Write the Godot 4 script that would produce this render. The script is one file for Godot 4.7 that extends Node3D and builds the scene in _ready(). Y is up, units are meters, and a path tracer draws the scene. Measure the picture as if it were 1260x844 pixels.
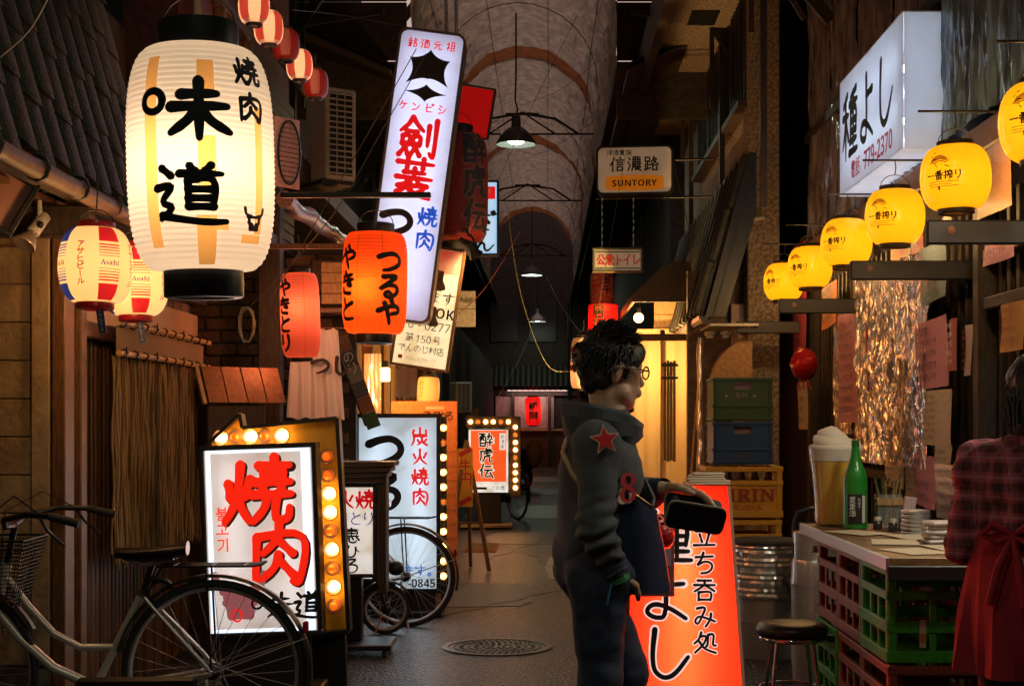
extends Node3D
# A narrow covered bar alley at night: lanterns and light boxes on both sides.
const F := 1800.0      # focal length, in pixels of the 1260 pixel wide photograph
const VX := 672.0      # the point where the alley's lines meet
const VY := 520.0
const EYE := 1.28
var M := {}
var used := {}
var rng := RandomNumberGenerator.new()

# ---------------------------------------------------------------- mesh builder
class MB:
	var v := PackedVector3Array()
	var n := PackedVector3Array()
	var t := Transform3D.IDENTITY
	func tri(a: Vector3, b: Vector3, c: Vector3, na: Vector3, nb: Vector3, nc: Vector3):
		a = t * a; b = t * b; c = t * c
		na = (t.basis * na).normalized(); nb = (t.basis * nb).normalized(); nc = (t.basis * nc).normalized()
		if (b - a).cross(c - a).dot(na + nb + nc) > 0.0:
			v.append_array([a, c, b]); n.append_array([na, nc, nb])
		else:
			v.append_array([a, b, c]); n.append_array([na, nb, nc])
	func quad(a, b, c, d, nn: Vector3):
		tri(a, b, c, nn, nn, nn); tri(a, c, d, nn, nn, nn)
	func quads(a, b, c, d, na, nb, nc, nd):
		tri(a, b, c, na, nb, nc); tri(a, c, d, na, nc, nd)
	func box(c: Vector3, s: Vector3, bev := 0.0, bs := Basis.IDENTITY):
		var old := t
		t = t * Transform3D(bs, c)
		var h := s / 2.0
		if bev <= 0.0:
			for ax in 3:
				for sg in [-1.0, 1.0]:
					var nn := Vector3.ZERO; nn[ax] = sg
					var u := (ax + 1) % 3
					var w := (ax + 2) % 3
					var q := []
					for k in [[-1, -1], [1, -1], [1, 1], [-1, 1]]:
						var p := Vector3.ZERO
						p[ax] = sg * h[ax]; p[u] = k[0] * h[u]; p[w] = k[1] * h[w]
						q.append(p)
					quad(q[0], q[1], q[2], q[3], nn)
		else:
			var b: float = min(bev, min(h.x, min(h.y, h.z)) * 0.95)
			for ax in 3:
				var u := (ax + 1) % 3
				var w := (ax + 2) % 3
				for sg in [-1.0, 1.0]:
					var nn := Vector3.ZERO; nn[ax] = sg
					var q := []
					for k in [[-1, -1], [1, -1], [1, 1], [-1, 1]]:
						var p := Vector3.ZERO
						p[ax] = sg * h[ax]; p[u] = k[0] * (h[u] - b); p[w] = k[1] * (h[w] - b)
						q.append(p)
					quad(q[0], q[1], q[2], q[3], nn)
				for su in [-1.0, 1.0]:
					for sw in [-1.0, 1.0]:
						var nn := Vector3.ZERO; nn[u] = su; nn[w] = sw
						var q := []
						for k in [[-1, 0], [1, 0], [1, 1], [-1, 1]]:
							var p := Vector3.ZERO
							p[ax] = k[0] * (h[ax] - b)
							p[u] = su * (h[u] - (b if k[1] == 1 else 0.0))
							p[w] = sw * (h[w] - (0.0 if k[1] == 1 else b))
							q.append(p)
						quad(q[0], q[1], q[2], q[3], nn.normalized())
			for sx in [-1.0, 1.0]:
				for sy in [-1.0, 1.0]:
					for sz in [-1.0, 1.0]:
						var nn := Vector3(sx, sy, sz).normalized()
						tri(Vector3(sx * h.x, sy * (h.y - b), sz * (h.z - b)), Vector3(sx * (h.x - b), sy * h.y, sz * (h.z - b)), Vector3(sx * (h.x - b), sy * (h.y - b), sz * h.z), nn, nn, nn)
		t = old
		return self
	# a beam between two points
	func beam(a: Vector3, b: Vector3, w: float, h: float, bev := 0.0):
		var z := (b - a).normalized()
		var up := Vector3.UP if abs(z.y) < 0.95 else Vector3.RIGHT
		var x := up.cross(z).normalized()
		box((a + b) / 2.0, Vector3(w, h, a.distance_to(b)), bev, Basis(x, z.cross(x), z))
		return self
	func tube(p: Array, r, seg := 8, cap := true):
		var rings := []
		var prev := Vector3.ZERO
		for i in p.size():
			var d: Vector3 = (p[min(i + 1, p.size() - 1)] - p[max(i - 1, 0)]).normalized()
			if prev == Vector3.ZERO:
				prev = d.cross(Vector3.UP if abs(d.y) < 0.9 else Vector3.RIGHT).normalized()
			prev = (prev - d * prev.dot(d)).normalized()
			var o := d.cross(prev)
			var rr: float = r[i] if r is Array else r
			var ring := []
			for k in seg:
				var a := TAU * k / seg
				var nn := prev * cos(a) + o * sin(a)
				ring.append([p[i] + nn * rr, nn])
			rings.append(ring)
		for i in p.size() - 1:
			for k in seg:
				var a = rings[i][k]; var b = rings[i][(k + 1) % seg]; var c = rings[i + 1][(k + 1) % seg]; var d = rings[i + 1][k]
				quads(a[0], b[0], c[0], d[0], a[1], b[1], c[1], d[1])
		if cap:
			for e in [0, p.size() - 1]:
				var nn: Vector3 = (p[0] - p[1]).normalized() if e == 0 else (p[-1] - p[-2]).normalized()
				for k in seg:
					tri(p[e], rings[e][k][0], rings[e][(k + 1) % seg][0], nn, nn, nn)
		return self
	# profile: array of Vector2(radius, height); turned about y
	func lathe(pr: Array, seg := 24, at := Vector3.ZERO, a0 := 0.0, a1 := TAU, sharp := false):
		var nr := []
		for i in pr.size():
			var d: Vector2 = pr[min(i + 1, pr.size() - 1)] - pr[max(i - 1, 0)]
			nr.append(Vector2(d.y, -d.x).normalized())
		for i in pr.size() - 1:
			var e: Vector2 = pr[i + 1] - pr[i]
			var en := Vector2(e.y, -e.x).normalized()
			var n0: Vector2 = en if sharp or nr[i].dot(en) < 0.75 else nr[i]
			var n1: Vector2 = en if sharp or nr[i + 1].dot(en) < 0.75 else nr[i + 1]
			for k in seg:
				var a := lerpf(a0, a1, float(k) / seg)
				var b := lerpf(a0, a1, float(k + 1) / seg)
				var ca := Vector3(cos(a), 0, sin(a)); var cb := Vector3(cos(b), 0, sin(b))
				var p = at + ca * pr[i].x + Vector3.UP * pr[i].y
				var q = at + cb * pr[i].x + Vector3.UP * pr[i].y
				var r2 = at + cb * pr[i + 1].x + Vector3.UP * pr[i + 1].y
				var s = at + ca * pr[i + 1].x + Vector3.UP * pr[i + 1].y
				var m0 = ca * n0.x + Vector3.UP * n0.y; var m1 = cb * n0.x + Vector3.UP * n0.y
				var m2 = cb * n1.x + Vector3.UP * n1.y; var m3 = ca * n1.x + Vector3.UP * n1.y
				if pr[i].x > 1e-5: tri(p, q, r2, m0, m1, m2)
				if pr[i + 1].x > 1e-5: tri(p, r2, s, m0, m2, m3)
		return self
	func ball(c: Vector3, r: Vector3, seg := 12, rows := 8):
		for i in rows:
			var a := PI * i / rows - PI / 2; var b := PI * (i + 1) / rows - PI / 2
			for k in seg:
				var e := TAU * k / seg; var f := TAU * (k + 1) / seg
				var q := []
				for w in [[a, e], [a, f], [b, f], [b, e]]:
					q.append(Vector3(cos(w[0]) * cos(w[1]), sin(w[0]), cos(w[0]) * sin(w[1])))
				quads(c + q[0] * r, c + q[1] * r, c + q[2] * r, c + q[3] * r, q[0] / r, q[1] / r, q[2] / r, q[3] / r)
		return self
	# poly in xy, extruded from z0 to z1
	func prism(poly: PackedVector2Array, z0: float, z1: float):
		var id := Geometry2D.triangulate_polygon(poly)
		for i in range(0, id.size(), 3):
			for z in [[z0, -1.0], [z1, 1.0]]:
				var q := []
				for k in 3:
					q.append(Vector3(poly[id[i + k]].x, poly[id[i + k]].y, z[0]))
				var nn := Vector3(0, 0, z[1] if z1 > z0 else -z[1])
				tri(q[0], q[1], q[2], nn, nn, nn)
		var cw := 1.0 if Geometry2D.is_polygon_clockwise(poly) else -1.0
		for i in poly.size():
			var a := poly[i]; var b := poly[(i + 1) % poly.size()]
			var nn := Vector3(-(b.y - a.y), b.x - a.x, 0).normalized() * cw
			quad(Vector3(a.x, a.y, z0), Vector3(b.x, b.y, z0), Vector3(b.x, b.y, z1), Vector3(a.x, a.y, z1), nn)
		return self
	# a rectangular frame in xy with its front at z
	func frame(w: float, h: float, bar: float, z0: float, z1: float, bev := 0.003):
		var zc := (z0 + z1) / 2.0; var dz := absf(z1 - z0)
		box(Vector3(0, h / 2 - bar / 2, zc), Vector3(w, bar, dz), bev); box(Vector3(0, -h / 2 + bar / 2, zc), Vector3(w, bar, dz), bev)
		box(Vector3(-w / 2 + bar / 2, 0, zc), Vector3(bar, h - 2 * bar, dz - 0.004), bev); box(Vector3(w / 2 - bar / 2, 0, zc), Vector3(bar, h - 2 * bar, dz - 0.004), bev)
		return self
	func mesh() -> ArrayMesh:
		var a := []
		a.resize(Mesh.ARRAY_MAX)
		a[Mesh.ARRAY_VERTEX] = v; a[Mesh.ARRAY_NORMAL] = n
		var m := ArrayMesh.new()
		if v.size() > 0:
			m.add_surface_from_arrays(Mesh.PRIMITIVE_TRIANGLES, a)
		return m

# ---------------------------------------------------------------- naming and parenting
func numbered(called: String) -> String:
	var k: int = used.get(called, -1) + 1
	used[called] = k
	return called if k == 0 else "%s_%03d" % [called, k]
func thing(called: String, label: String, category: String, pos := Vector3.ZERO, turn := 0.0, group := "") -> Node3D:
	var o := Node3D.new()
	o.name = numbered(called)
	add_child(o)
	o.position = pos; o.rotation.y = turn
	o.set_meta("label", label); o.set_meta("category", category)
	if group != "": o.set_meta("group", group)
	return o
func part(parent: Node3D, called: String, mb: MB, m: Material, label := "") -> MeshInstance3D:
	return partm(parent, called, mb.mesh(), m, label)
func partm(parent: Node3D, called: String, mesh: Mesh, m: Material, label := "") -> MeshInstance3D:
	var o := MeshInstance3D.new()
	o.mesh = mesh; o.material_override = m; o.name = called
	parent.add_child(o, true)
	if label != "": o.set_meta("label", label)
	return o
# a thing that is one mesh
func one(called: String, mb: MB, m: Material, label: String, category: String, group := "", pos := Vector3.ZERO) -> MeshInstance3D:
	var o := MeshInstance3D.new()
	o.mesh = mb.mesh(); o.material_override = m; o.name = numbered(called)
	add_child(o)
	o.position = pos
	o.set_meta("label", label); o.set_meta("category", category)
	if group != "": o.set_meta("group", group)
	return o
func struct(called: String, mb: MB, m: Material) -> MeshInstance3D:
	var o := MeshInstance3D.new()
	o.mesh = mb.mesh(); o.material_override = m; o.name = numbered(called)
	add_child(o)
	o.set_meta("kind", "structure")
	return o
func at(px: float, py: float, d: float) -> Vector3:
	return Vector3((px - VX) / F * d, EYE + (VY - py) / F * d, -d)
func R(px: float, d: float) -> float: return px / F * d

# ---------------------------------------------------------------- materials
func lin(r: float, g: float, b: float) -> Color: return Color(r, g, b).linear_to_srgb()
func mat(c: Color, rough := 0.7, metal := 0.0) -> StandardMaterial3D:
	var m := StandardMaterial3D.new()
	m.albedo_color = c; m.roughness = rough; m.metallic = metal
	return m
var seed_no := 1
func noise_tex(freq: float, ramp: Array, octaves := 4, size := 512, normal := 0.0, kind := FastNoiseLite.TYPE_SIMPLEX_SMOOTH) -> NoiseTexture2D:
	var f := FastNoiseLite.new()
	seed_no += 1
	f.seed = seed_no; f.noise_type = kind; f.frequency = freq; f.fractal_octaves = octaves
	var t := NoiseTexture2D.new()
	t.width = size; t.height = size; t.seamless = true; t.noise = f
	if normal > 0.0:
		t.as_normal_map = true; t.bump_strength = normal
	else:
		var g := Gradient.new()
		g.offsets = PackedFloat32Array(ramp.map(func(x): return x[0]))
		g.colors = PackedColorArray(ramp.map(func(x): return x[1]))
		t.color_ramp = g
	return t
# mottled material: two or three tones over world space
var grains := {}
func mott(a: Color, b: Color, scale: float, rough := 0.8, freq := 0.02, metal := 0.0, stretch := Vector3.ONE, oct := 5) -> StandardMaterial3D:
	var m := mat(b, rough, metal)
	var la := a.srgb_to_linear(); var lb := b.srgb_to_linear()
	var q: float = snappedf((la.r + la.g + la.b) / max(lb.r + lb.g + lb.b, 1e-4), 0.1)
	var key := "%f %f %d" % [q, freq, oct]
	if not grains.has(key): grains[key] = noise_tex(freq, [[0.25, lin(q, q, q)], [0.75, Color.WHITE]], oct)
	m.albedo_texture = grains[key]
	m.uv1_triplanar = true; m.uv1_world_triplanar = true
	m.uv1_scale = stretch * scale
	m.uv1_offset = Vector3(rng.randf(), rng.randf(), rng.randf())
	return m
func bumpy(m: StandardMaterial3D, freq: float, strength: float, size := 512, oct := 4):
	m.normal_enabled = true
	m.normal_texture = noise_tex(freq, [], oct, size, strength)
	m.normal_scale = 1.0
	return m
const LAMP := 1.8   # the picture is exposed for the lamps: what glows is this much brighter than what it lights
func glow(c: Color, e: float, alb := Color(0.8, 0.8, 0.8)) -> StandardMaterial3D:
	var m := mat(alb, 0.45)
	m.emission_enabled = true; m.emission = c; m.emission_energy_multiplier = e * LAMP
	return m
# years of dust and yellowing on a light box face
func grimy(m: StandardMaterial3D) -> StandardMaterial3D:
	if not grains.has("grime"): grains["grime"] = noise_tex(0.012, [[0.2, Color(0.86, 0.83, 0.76)], [0.45, Color(0.97, 0.96, 0.94)], [0.7, Color.WHITE]], 5)
	m.emission_texture = grains["grime"]; m.emission_operator = BaseMaterial3D.EMISSION_OP_MULTIPLY
	m.uv1_triplanar = true; m.uv1_world_triplanar = true; m.uv1_scale = Vector3.ONE * 0.9
	return m
# paper or film that lets light through
func sheet(alb: Color, through: Color, rough := 0.6, emit := 0.0) -> StandardMaterial3D:
	var m := mat(alb, rough)
	through = lin(minf(through.r * LAMP, 1.0), minf(through.g * LAMP, 1.0), minf(through.b * LAMP, 1.0))
	m.backlight_enabled = true; m.backlight = through
	if emit > 0.0:
		m.emission_enabled = true; m.emission = through; m.emission_energy_multiplier = emit
	return m
func omni(parent: Node3D, pos: Vector3, c: Color, e: float, size := 0.03) -> OmniLight3D:
	var l := OmniLight3D.new()
	l.light_color = c; l.light_energy = e; l.light_size = size; l.omni_range = 12.0; l.omni_attenuation = 2.0; l.shadow_enabled = true
	l.name = "lamp_light"
	parent.add_child(l, true)
	l.position = pos
	return l
func area(parent: Node3D, pos: Vector3, w: float, h: float, c: Color, e: float, turn := 0.0) -> AreaLight3D:
	var l := AreaLight3D.new()
	l.area_size = Vector2(w, h); l.light_color = c; l.light_energy = e; l.shadow_enabled = true; l.area_range = 14.0
	l.name = "panel_light"
	parent.add_child(l, true)
	l.position = pos
	l.rotation.y = PI + turn   # shines along the panel's front
	return l

# ---------------------------------------------------------------- brush lettering
# every character is a few strokes in a 100 x 100 square; a string in place of numbers puts another character into a rectangle
const G := {
	"火": [[15,36,24,56],[85,30,72,54],[50,8,48,45,35,72,12,92],[50,45,62,70,90,92]],
	"尭": [[14,14,86,14],[50,2,50,36],[28,24,28,52],[72,24,72,52],[8,38,92,38],[4,56,96,56],[38,56,34,76,10,95],[62,56,62,86,72,93,92,90,95,76]],
	"焼": [["火",0,4,44,96],["尭",40,0,60,98]],
	"肉": [[15,24,15,96],[15,24,86,24,86,90,74,95],[50,4,46,28,26,50],[50,30,72,50],[50,52,44,72,26,90],[50,60,74,84]],
	"口": [[16,12,18,90],[16,12,84,12,82,90],[18,88,82,88]],
	"未": [[22,26,78,24],[6,46,94,44],[50,4,50,96],[48,48,30,70,6,88],[52,48,70,70,97,86]],
	"味": [["口",2,26,32,44],["未",36,0,64,100]],
	"首": [[28,4,38,14],[72,2,60,14],[6,20,94,20],[48,20,42,32],[24,34,24,92],[24,34,76,34,76,92],[24,53,76,53],[24,72,76,72],[24,90,76,90]],
	"道": [[14,8,26,20],[6,40,26,38,14,62,26,72,10,90],[12,84,36,90,70,95,99,94],["首",34,2,62,76]],
	"불": [[25,4,25,34],[75,4,75,34],[25,19,75,19],[25,34,75,34],[8,46,92,46],[50,46,50,58],[22,64,78,64,78,78,24,78,24,94,80,94]],
	"고": [[20,20,78,20,74,52],[48,50,48,80],[8,80,92,80]],
	"기": [[15,15,58,15,50,60,18,88],[82,5,82,95]],
	"金": [[50,2,30,24,4,40],[50,2,72,24,96,40],[30,40,70,40],[18,58,82,58],[50,40,50,90],[28,66,36,82],[72,66,62,82],[8,92,92,92]],
	"名": [[48,2,32,26,12,40],[40,16,82,16,60,46,14,66],[34,30,48,42],[32,58,32,96],[32,58,86,58,86,96],[32,92,86,92]],
	"銘": [["金",0,0,48,100],["名",50,0,50,100]],
	"氵": [[30,8,60,22],[12,36,45,50],[20,94,60,62]],
	"酉": [[8,10,92,10],[16,30,16,95],[16,30,84,30,84,95],[40,10,38,45,26,58],[60,10,60,50,72,54,82,54],[18,74,82,74],[16,92,84,92]],
	"酒": [["氵",0,0,36,100],["酉",34,0,66,100]],
	"元": [[25,14,75,14],[6,40,94,40],[38,40,34,70,8,94],[62,40,62,84,70,92,92,90,95,74]],
	"礻": [[45,4,58,14],[15,28,75,28,50,55,12,78],[45,50,45,98],[58,52,82,72]],
	"且": [[22,6,22,92],[22,6,78,6,78,92],[22,34,78,34],[22,62,78,62],[2,92,98,92]],
	"祖": [["礻",0,0,48,100],["且",48,0,52,100]],
	"ケ": [[35,8,28,38,8,60],[30,34,92,34],[64,34,58,65,30,95]], "ン": [[14,22,38,38],[14,88,55,74,90,28]],
	"ビ": [[22,10,22,80,34,90,88,88],[22,50,80,34],[72,8,80,20],[86,4,94,16]], "シ": [[18,12,42,26],[10,42,34,56],[14,92,58,78,90,30]],
	"僉": [[45,2,28,22,4,38],[45,2,66,20,90,34],[26,38,66,38],[14,50,14,70],[14,50,40,50,40,70],[14,68,40,68],[54,50,54,70],[54,50,80,50,80,70],[54,68,80,68],[26,72,20,84,6,98],[28,80,40,96],[66,72,60,84,48,98],[68,80,84,96]],
	"刂": [[25,20,25,70],[75,5,75,88,60,96,45,88]],
	"剣": [["僉",0,0,66,100],["刂",64,0,36,100]],
	"菱": [[5,14,95,14],[30,2,30,26],[70,2,70,26],[24,38,76,38],[50,28,50,52],[6,52,94,52],[36,52,30,66,12,74],[62,52,62,64,84,70],[42,64,28,80,10,90],[36,72,78,72,56,90,18,100],[40,80,62,92,94,100]],
	"つ": [[6,34,40,22,72,22,92,42,84,66,50,84,30,88]], "る": [[22,12,74,10,44,36,14,62,44,46,74,48,84,68,66,90,42,92,34,80,48,72,60,86]],
	"や": [[6,48,50,30,82,30,88,50,62,60],[54,4,62,20],[28,16,42,52,56,97]], "き": [[18,22,78,16],[14,42,84,36],[38,4,56,34,74,62,48,56],[20,72,30,90,70,94]],
	"す": [[6,24,94,22],[56,4,58,50,46,66,32,56,40,42,56,48,54,74,34,97]], "ま": [[14,22,86,22],[18,44,82,44],[50,4,50,82,36,92,20,82,34,70,60,76,86,92]],
	"よ": [[50,32,84,29],[50,4,50,78,36,92,16,82,28,68,56,74,88,93]], "し": [[30,6,26,60,36,88,62,90,92,56]],
	"ち": [[12,24,88,20],[46,4,36,34,20,58,50,44,78,50,84,70,66,90,36,95]], "み": [[16,16,50,14,38,50,20,82,8,70,26,52,62,60,95,72],[78,38,74,64,54,95]],
	"こ": [[22,20,78,20,62,30],[18,66,30,84,84,84]], "の": [[52,20,46,56,28,82,12,66,18,38,44,18,74,22,90,48,80,76,52,92]],
	"ひ": [[8,26,34,20,20,52,24,82,50,92,72,70,74,24,80,44,96,58]], "ろ": [[22,12,74,10,42,38,12,64,44,44,76,48,84,68,68,90,34,96]],
	"ん": [[52,4,30,54,8,96,30,58,46,58,50,84,66,90,92,62]], "で": [[8,26,90,18,56,36,44,64,58,86,78,92],[72,44,80,56],[86,38,94,50]],
	"じ": [[30,6,26,60,36,88,62,90,90,60],[62,20,70,32],[78,14,86,26]], "と": [[30,8,40,42],[80,24,34,46,18,70,36,90,82,90]],
	"ら": [[38,6,58,16],[28,28,24,64,56,50,82,62,74,84,40,96]], "り": [[26,10,22,56,32,46],[72,8,78,46,66,78,40,98]],
	"ざ": [[10,24,80,18],[34,4,52,34,72,58,46,54],[18,70,30,88,70,92],[82,4,88,16],[92,0,98,12]], "。": [[20,70,34,66,40,80,28,90,16,82,20,70]],
	"か": [[8,34,60,28,62,60,44,92],[38,8,30,50,10,90],[78,26,94,52]], "ア": [[10,14,88,14,58,46],[48,32,44,66,20,96]], "サ": [[4,32,96,32],[30,8,30,60],[70,6,68,60,40,96]],
	"ヒ": [[22,8,22,78,34,90,88,88],[22,48,80,34]], "ー": [[8,50,92,50]], "｜": [[50,10,50,90]], "ル": [[32,18,28,60,8,90],[60,10,60,86,94,56]],
	"キ": [[14,30,84,22],[8,60,92,50],[42,4,58,96]], "リ": [[26,10,26,60],[74,6,72,60,40,96]], "ト": [[38,4,38,96],[38,38,80,58]], "イ": [[78,6,46,42,10,60],[52,36,52,96]],
	"レ": [[26,8,26,88,60,74,92,44]], "ハ": [[32,20,26,56,6,86],[62,16,76,50,94,86]], "カ": [[10,30,86,28,80,84,62,92],[46,6,40,56,12,94]], "マ": [[8,18,90,18,62,50,44,62],[34,52,60,80]],
	"ス": [[14,16,80,16,54,58,10,92],[52,56,90,90]], "エ": [[16,20,84,20],[50,20,50,84],[6,84,94,84]], "グ": [[36,6,28,36,6,60],[32,26,82,26,66,66,26,96],[74,4,80,14],[88,0,94,12]], "プ": [[8,18,80,18,66,62,28,94],[84,4,96,8,90,18,84,10]],
	"メ": [[78,8,56,56,14,92],[28,36,78,76]], "イモ": [[78,6,46,42,10,60],[52,36,52,96]],
	"炭": [[50,2,50,36],[16,14,16,38,84,38],[84,14,84,38],[14,48,94,48],[18,48,14,78,2,99],["火",26,50,70,50]],
	"酔": [["酉",0,0,52,100],[60,26,86,26,86,44,98,44],[70,6,69,30,56,52],[54,68,98,68],[76,50,76,98]],
	"虎": [[50,2,50,18],[50,10,82,10],[14,22,14,66,4,96],[14,22,90,22,82,34],[36,36,80,32],[56,24,54,42,66,48,84,46],[40,58,36,78,20,96],[40,58,72,58,72,86,82,94,96,84]],
	"亻": [[70,4,46,32,8,56],[46,34,46,98]],
	"伝": [["亻",0,0,44,100],[48,18,88,18],[40,44,98,44],[66,44,46,88,90,80],[78,62,96,95]],
	"尸": [[16,8,84,8,84,30,16,30],[16,8,14,60,2,96]],
	"居": [["尸",0,0,100,100],[20,48,94,48],[56,34,56,64],[30,64,30,96],[30,64,84,64,84,96],[30,94,84,94]],
	"屋": [["尸",0,0,100,100],[24,42,90,42],[54,42,30,62,82,60],[56,62,56,94],[28,76,86,76],[18,95,96,95]],
	"奥": [[50,0,40,12],[14,14,14,62],[14,14,86,14,86,62],[32,36,68,36],[50,20,50,56],[34,24,42,32],[66,24,58,32],[4,66,96,66],[48,62,36,82,6,98],[52,68,66,84,96,98]],
	"炉": [["火",0,4,46,96],[56,12,90,8],[54,28,92,28,92,52,54,52],[54,28,52,66,44,96]],
	"阿": [[10,6,10,98],[10,6,38,8,24,34,40,52,32,74,20,66],[44,12,99,12],[88,12,88,88,76,94],[52,34,52,70],[52,34,74,34,74,70],[52,68,74,68]],
	"言": [[50,2,58,10],[6,22,94,22],[20,38,80,38],[20,54,80,54],[22,70,22,96],[22,70,78,70,78,96],[22,94,78,94]],
	"信": [["亻",0,0,42,100],["言",38,0,62,100]],
	"農": [[14,4,14,36],[14,4,86,4,86,36],[38,0,38,36],[62,0,62,36],[14,20,86,20],[14,36,86,36],[10,48,94,48],[12,48,12,70,2,96],[24,60,82,60],[16,72,94,72],[40,72,40,94,60,86],[52,74,66,88,96,97],[82,78,66,84]],
	"濃": [["氵",0,0,34,100],["農",32,0,68,100]],
	"足": [[16,6,16,34],[16,6,80,6,80,34],[16,34,80,34],[48,34,48,86],[48,58,84,58],[18,52,18,90],[6,96,92,80]],
	"各": [[40,2,26,24,6,40],[34,16,74,16,50,42,4,58],[32,26,60,42,96,56],[24,62,24,96],[24,62,78,62,78,96],[24,94,78,94]],
	"路": [["足",0,0,46,100],["各",46,0,54,100]],
	"羊": [[30,4,38,16],[70,2,62,16],[12,22,88,22],[18,42,82,42],[4,64,96,64],[50,22,50,98]], "洋": [["氵",0,0,36,100],["羊",34,0,66,100]],
	"貴": [[22,6,22,24],[22,6,78,6,78,24],[22,24,78,24],[50,0,50,36],[4,36,96,36],[26,46,26,82],[26,46,74,46,74,82],[26,58,74,58],[26,70,74,70],[26,82,74,82],[38,84,14,98],[62,84,86,98]],
	"族": [[24,2,28,12],[2,22,50,22],[24,22,22,60,4,96],[24,46,46,46,42,86,32,92],[68,4,58,22],[64,16,98,16],[74,36,62,50],[70,42,96,42],[56,60,100,60],[78,42,76,66,54,96],[78,62,99,96]],
	"公": [[38,8,28,32,6,52],[62,6,74,32,96,50],[46,48,18,86,80,82],[62,62,88,94]],
	"衆": [[50,0,42,10],[20,12,20,34],[20,12,80,12,80,34],[40,12,40,34],[60,12,60,34],[6,35,94,35],[54,42,20,52],[50,48,50,96],[34,54,30,70,6,90],[30,66,40,92],[70,54,56,66],[56,62,72,82,96,94]],
	"禾": [[70,4,20,16],[6,34,92,34],[48,10,48,98],[46,38,28,62,4,80],[52,42,88,70]],
	"重": [[82,2,16,10],[4,20,96,20],[20,32,20,66],[20,32,80,32,80,66],[20,48,80,48],[20,64,80,64],[50,6,50,94],[12,78,88,78],[2,95,98,95]],
	"種": [["禾",0,0,44,100],["重",44,2,56,96]],
	"電": [[18,6,82,6],[8,20,8,34],[8,20,92,20,88,34],[50,6,50,44],[24,28,38,30],[24,40,38,42],[62,28,78,30],[62,40,78,42],[20,52,20,84],[20,52,80,52,80,84],[20,68,80,68],[20,84,80,84],[50,46,50,94,94,92,94,82]],
	"話": [["言",0,0,46,100],[94,4,52,14],[50,34,99,34],[74,10,74,58],[56,58,56,96],[56,58,94,58,94,96],[56,94,94,94]],
	"番": [[76,4,22,10],[28,14,36,24],[70,12,62,24],[4,32,96,32],[50,8,50,52],[48,32,30,48,4,56],[52,32,70,46,96,54],[22,60,22,98],[22,60,78,60,78,98],[22,78,78,78],[22,97,78,97],[50,60,50,97]],
	"搾": [[4,26,40,26],[22,4,22,88,14,94],[2,64,40,52],[70,0,70,10],[46,14,46,28],[46,14,98,14,94,26],[64,18,54,36],[76,18,92,34],[60,38,54,60,44,72],[58,48,99,48],[70,48,70,98],[70,66,94,66],[70,84,94,84]],
	"一": [[6,50,94,50]],
	"立": [[48,4,54,18],[14,26,88,24],[30,40,40,72],[72,38,60,80],[4,88,97,86]], "呑": [[20,10,80,10],[4,30,96,30],[50,10,46,32,6,58],[52,30,94,56],[24,62,24,96],[24,62,76,62,76,96],[24,94,76,94]],
	"処": [[34,4,24,32,4,52],[28,22,54,22,44,54,6,92],[26,44,50,74,98,92],[64,14,62,54,54,66],[64,14,88,14,86,54,98,60]],
	"木": [[6,28,94,28],[50,4,50,98],[48,32,30,58,4,76],[54,34,94,66]], "松": [["木",0,0,46,100],["公",44,0,56,100]],
	"竹": [[24,4,18,20,4,34],[16,22,46,22],[30,22,30,98],[66,4,60,20,50,32],[60,22,96,22],[78,22,78,92,66,96]],
	"梅": [["木",0,0,44,100],[60,2,56,16,46,28],[54,16,96,16],[54,32,50,84,92,84],[54,32,92,32,88,98],[42,58,99,58],[70,36,68,80]],
	"第": [["竹",0,0,100,34],[20,44,80,44,80,58,22,58,18,74,88,74,82,94],[50,36,50,98],[48,74,12,98]], "号": [[26,6,26,30],[26,6,74,6,74,30],[26,30,74,30],[6,46,94,46],[38,46,32,62,80,62,72,92,54,96]],
	"村": [["木",0,0,46,100],[46,28,99,28],[82,4,82,88,70,96],[56,48,64,66]], "店": [[50,0,50,12],[14,14,92,14],[14,14,12,60,2,96],[52,24,52,56],[52,38,84,38],[30,58,30,96],[30,58,82,58,82,96],[30,94,82,94]],
	"会": [[50,2,30,24,4,42],[50,2,70,24,96,42],[30,44,70,44],[14,62,88,62],[44,62,22,92,80,88],[62,74,86,98]],
	"恵": [[10,12,90,12],[50,2,50,52],[20,22,20,50],[20,22,80,22,80,50],[20,36,80,36],[6,52,94,54],[24,66,12,88],[36,62,40,90,70,94,80,78],[52,60,60,74],[80,60,94,78]],
	"円": [[12,8,12,96],[12,8,88,8,88,96],[12,48,88,48],[50,8,50,48]], "千": [[76,6,24,16],[4,44,96,44],[50,12,50,98]], "売": [[12,14,88,14],[50,2,50,34],[22,34,78,34],[8,46,8,58],[8,46,92,46,88,58],[36,58,32,78,10,96],[62,58,62,88,92,90,94,78]],
	"牛": [[26,8,14,40],[16,30,86,30],[4,58,96,58],[52,4,52,98]], "丸": [[10,32,70,32,70,86,96,86,96,70],[42,4,40,50,8,96],[18,48,52,68]], "芸": [[4,16,96,16],[30,2,30,28],[70,2,70,28],[18,40,82,40],[4,62,96,62],[46,62,18,94,82,90],[66,76,90,98]],
}
func strokes(ch: String) -> Array:
	var out := []
	for s in G.get(ch, [[10, 10, 90, 10, 90, 90, 10, 90, 10, 10]]):
		if s[0] is String:
			for q in strokes(s[0]):
				var r := PackedVector2Array()
				for p in q: r.append(Vector2(s[1] + p.x * s[3] / 100.0, s[2] + p.y * s[4] / 100.0))
				out.append(r)
		else:
			var r := PackedVector2Array()
			for i in range(0, s.size(), 2): r.append(Vector2(s[i], s[i + 1]))
			out.append(r)
	return out
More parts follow.
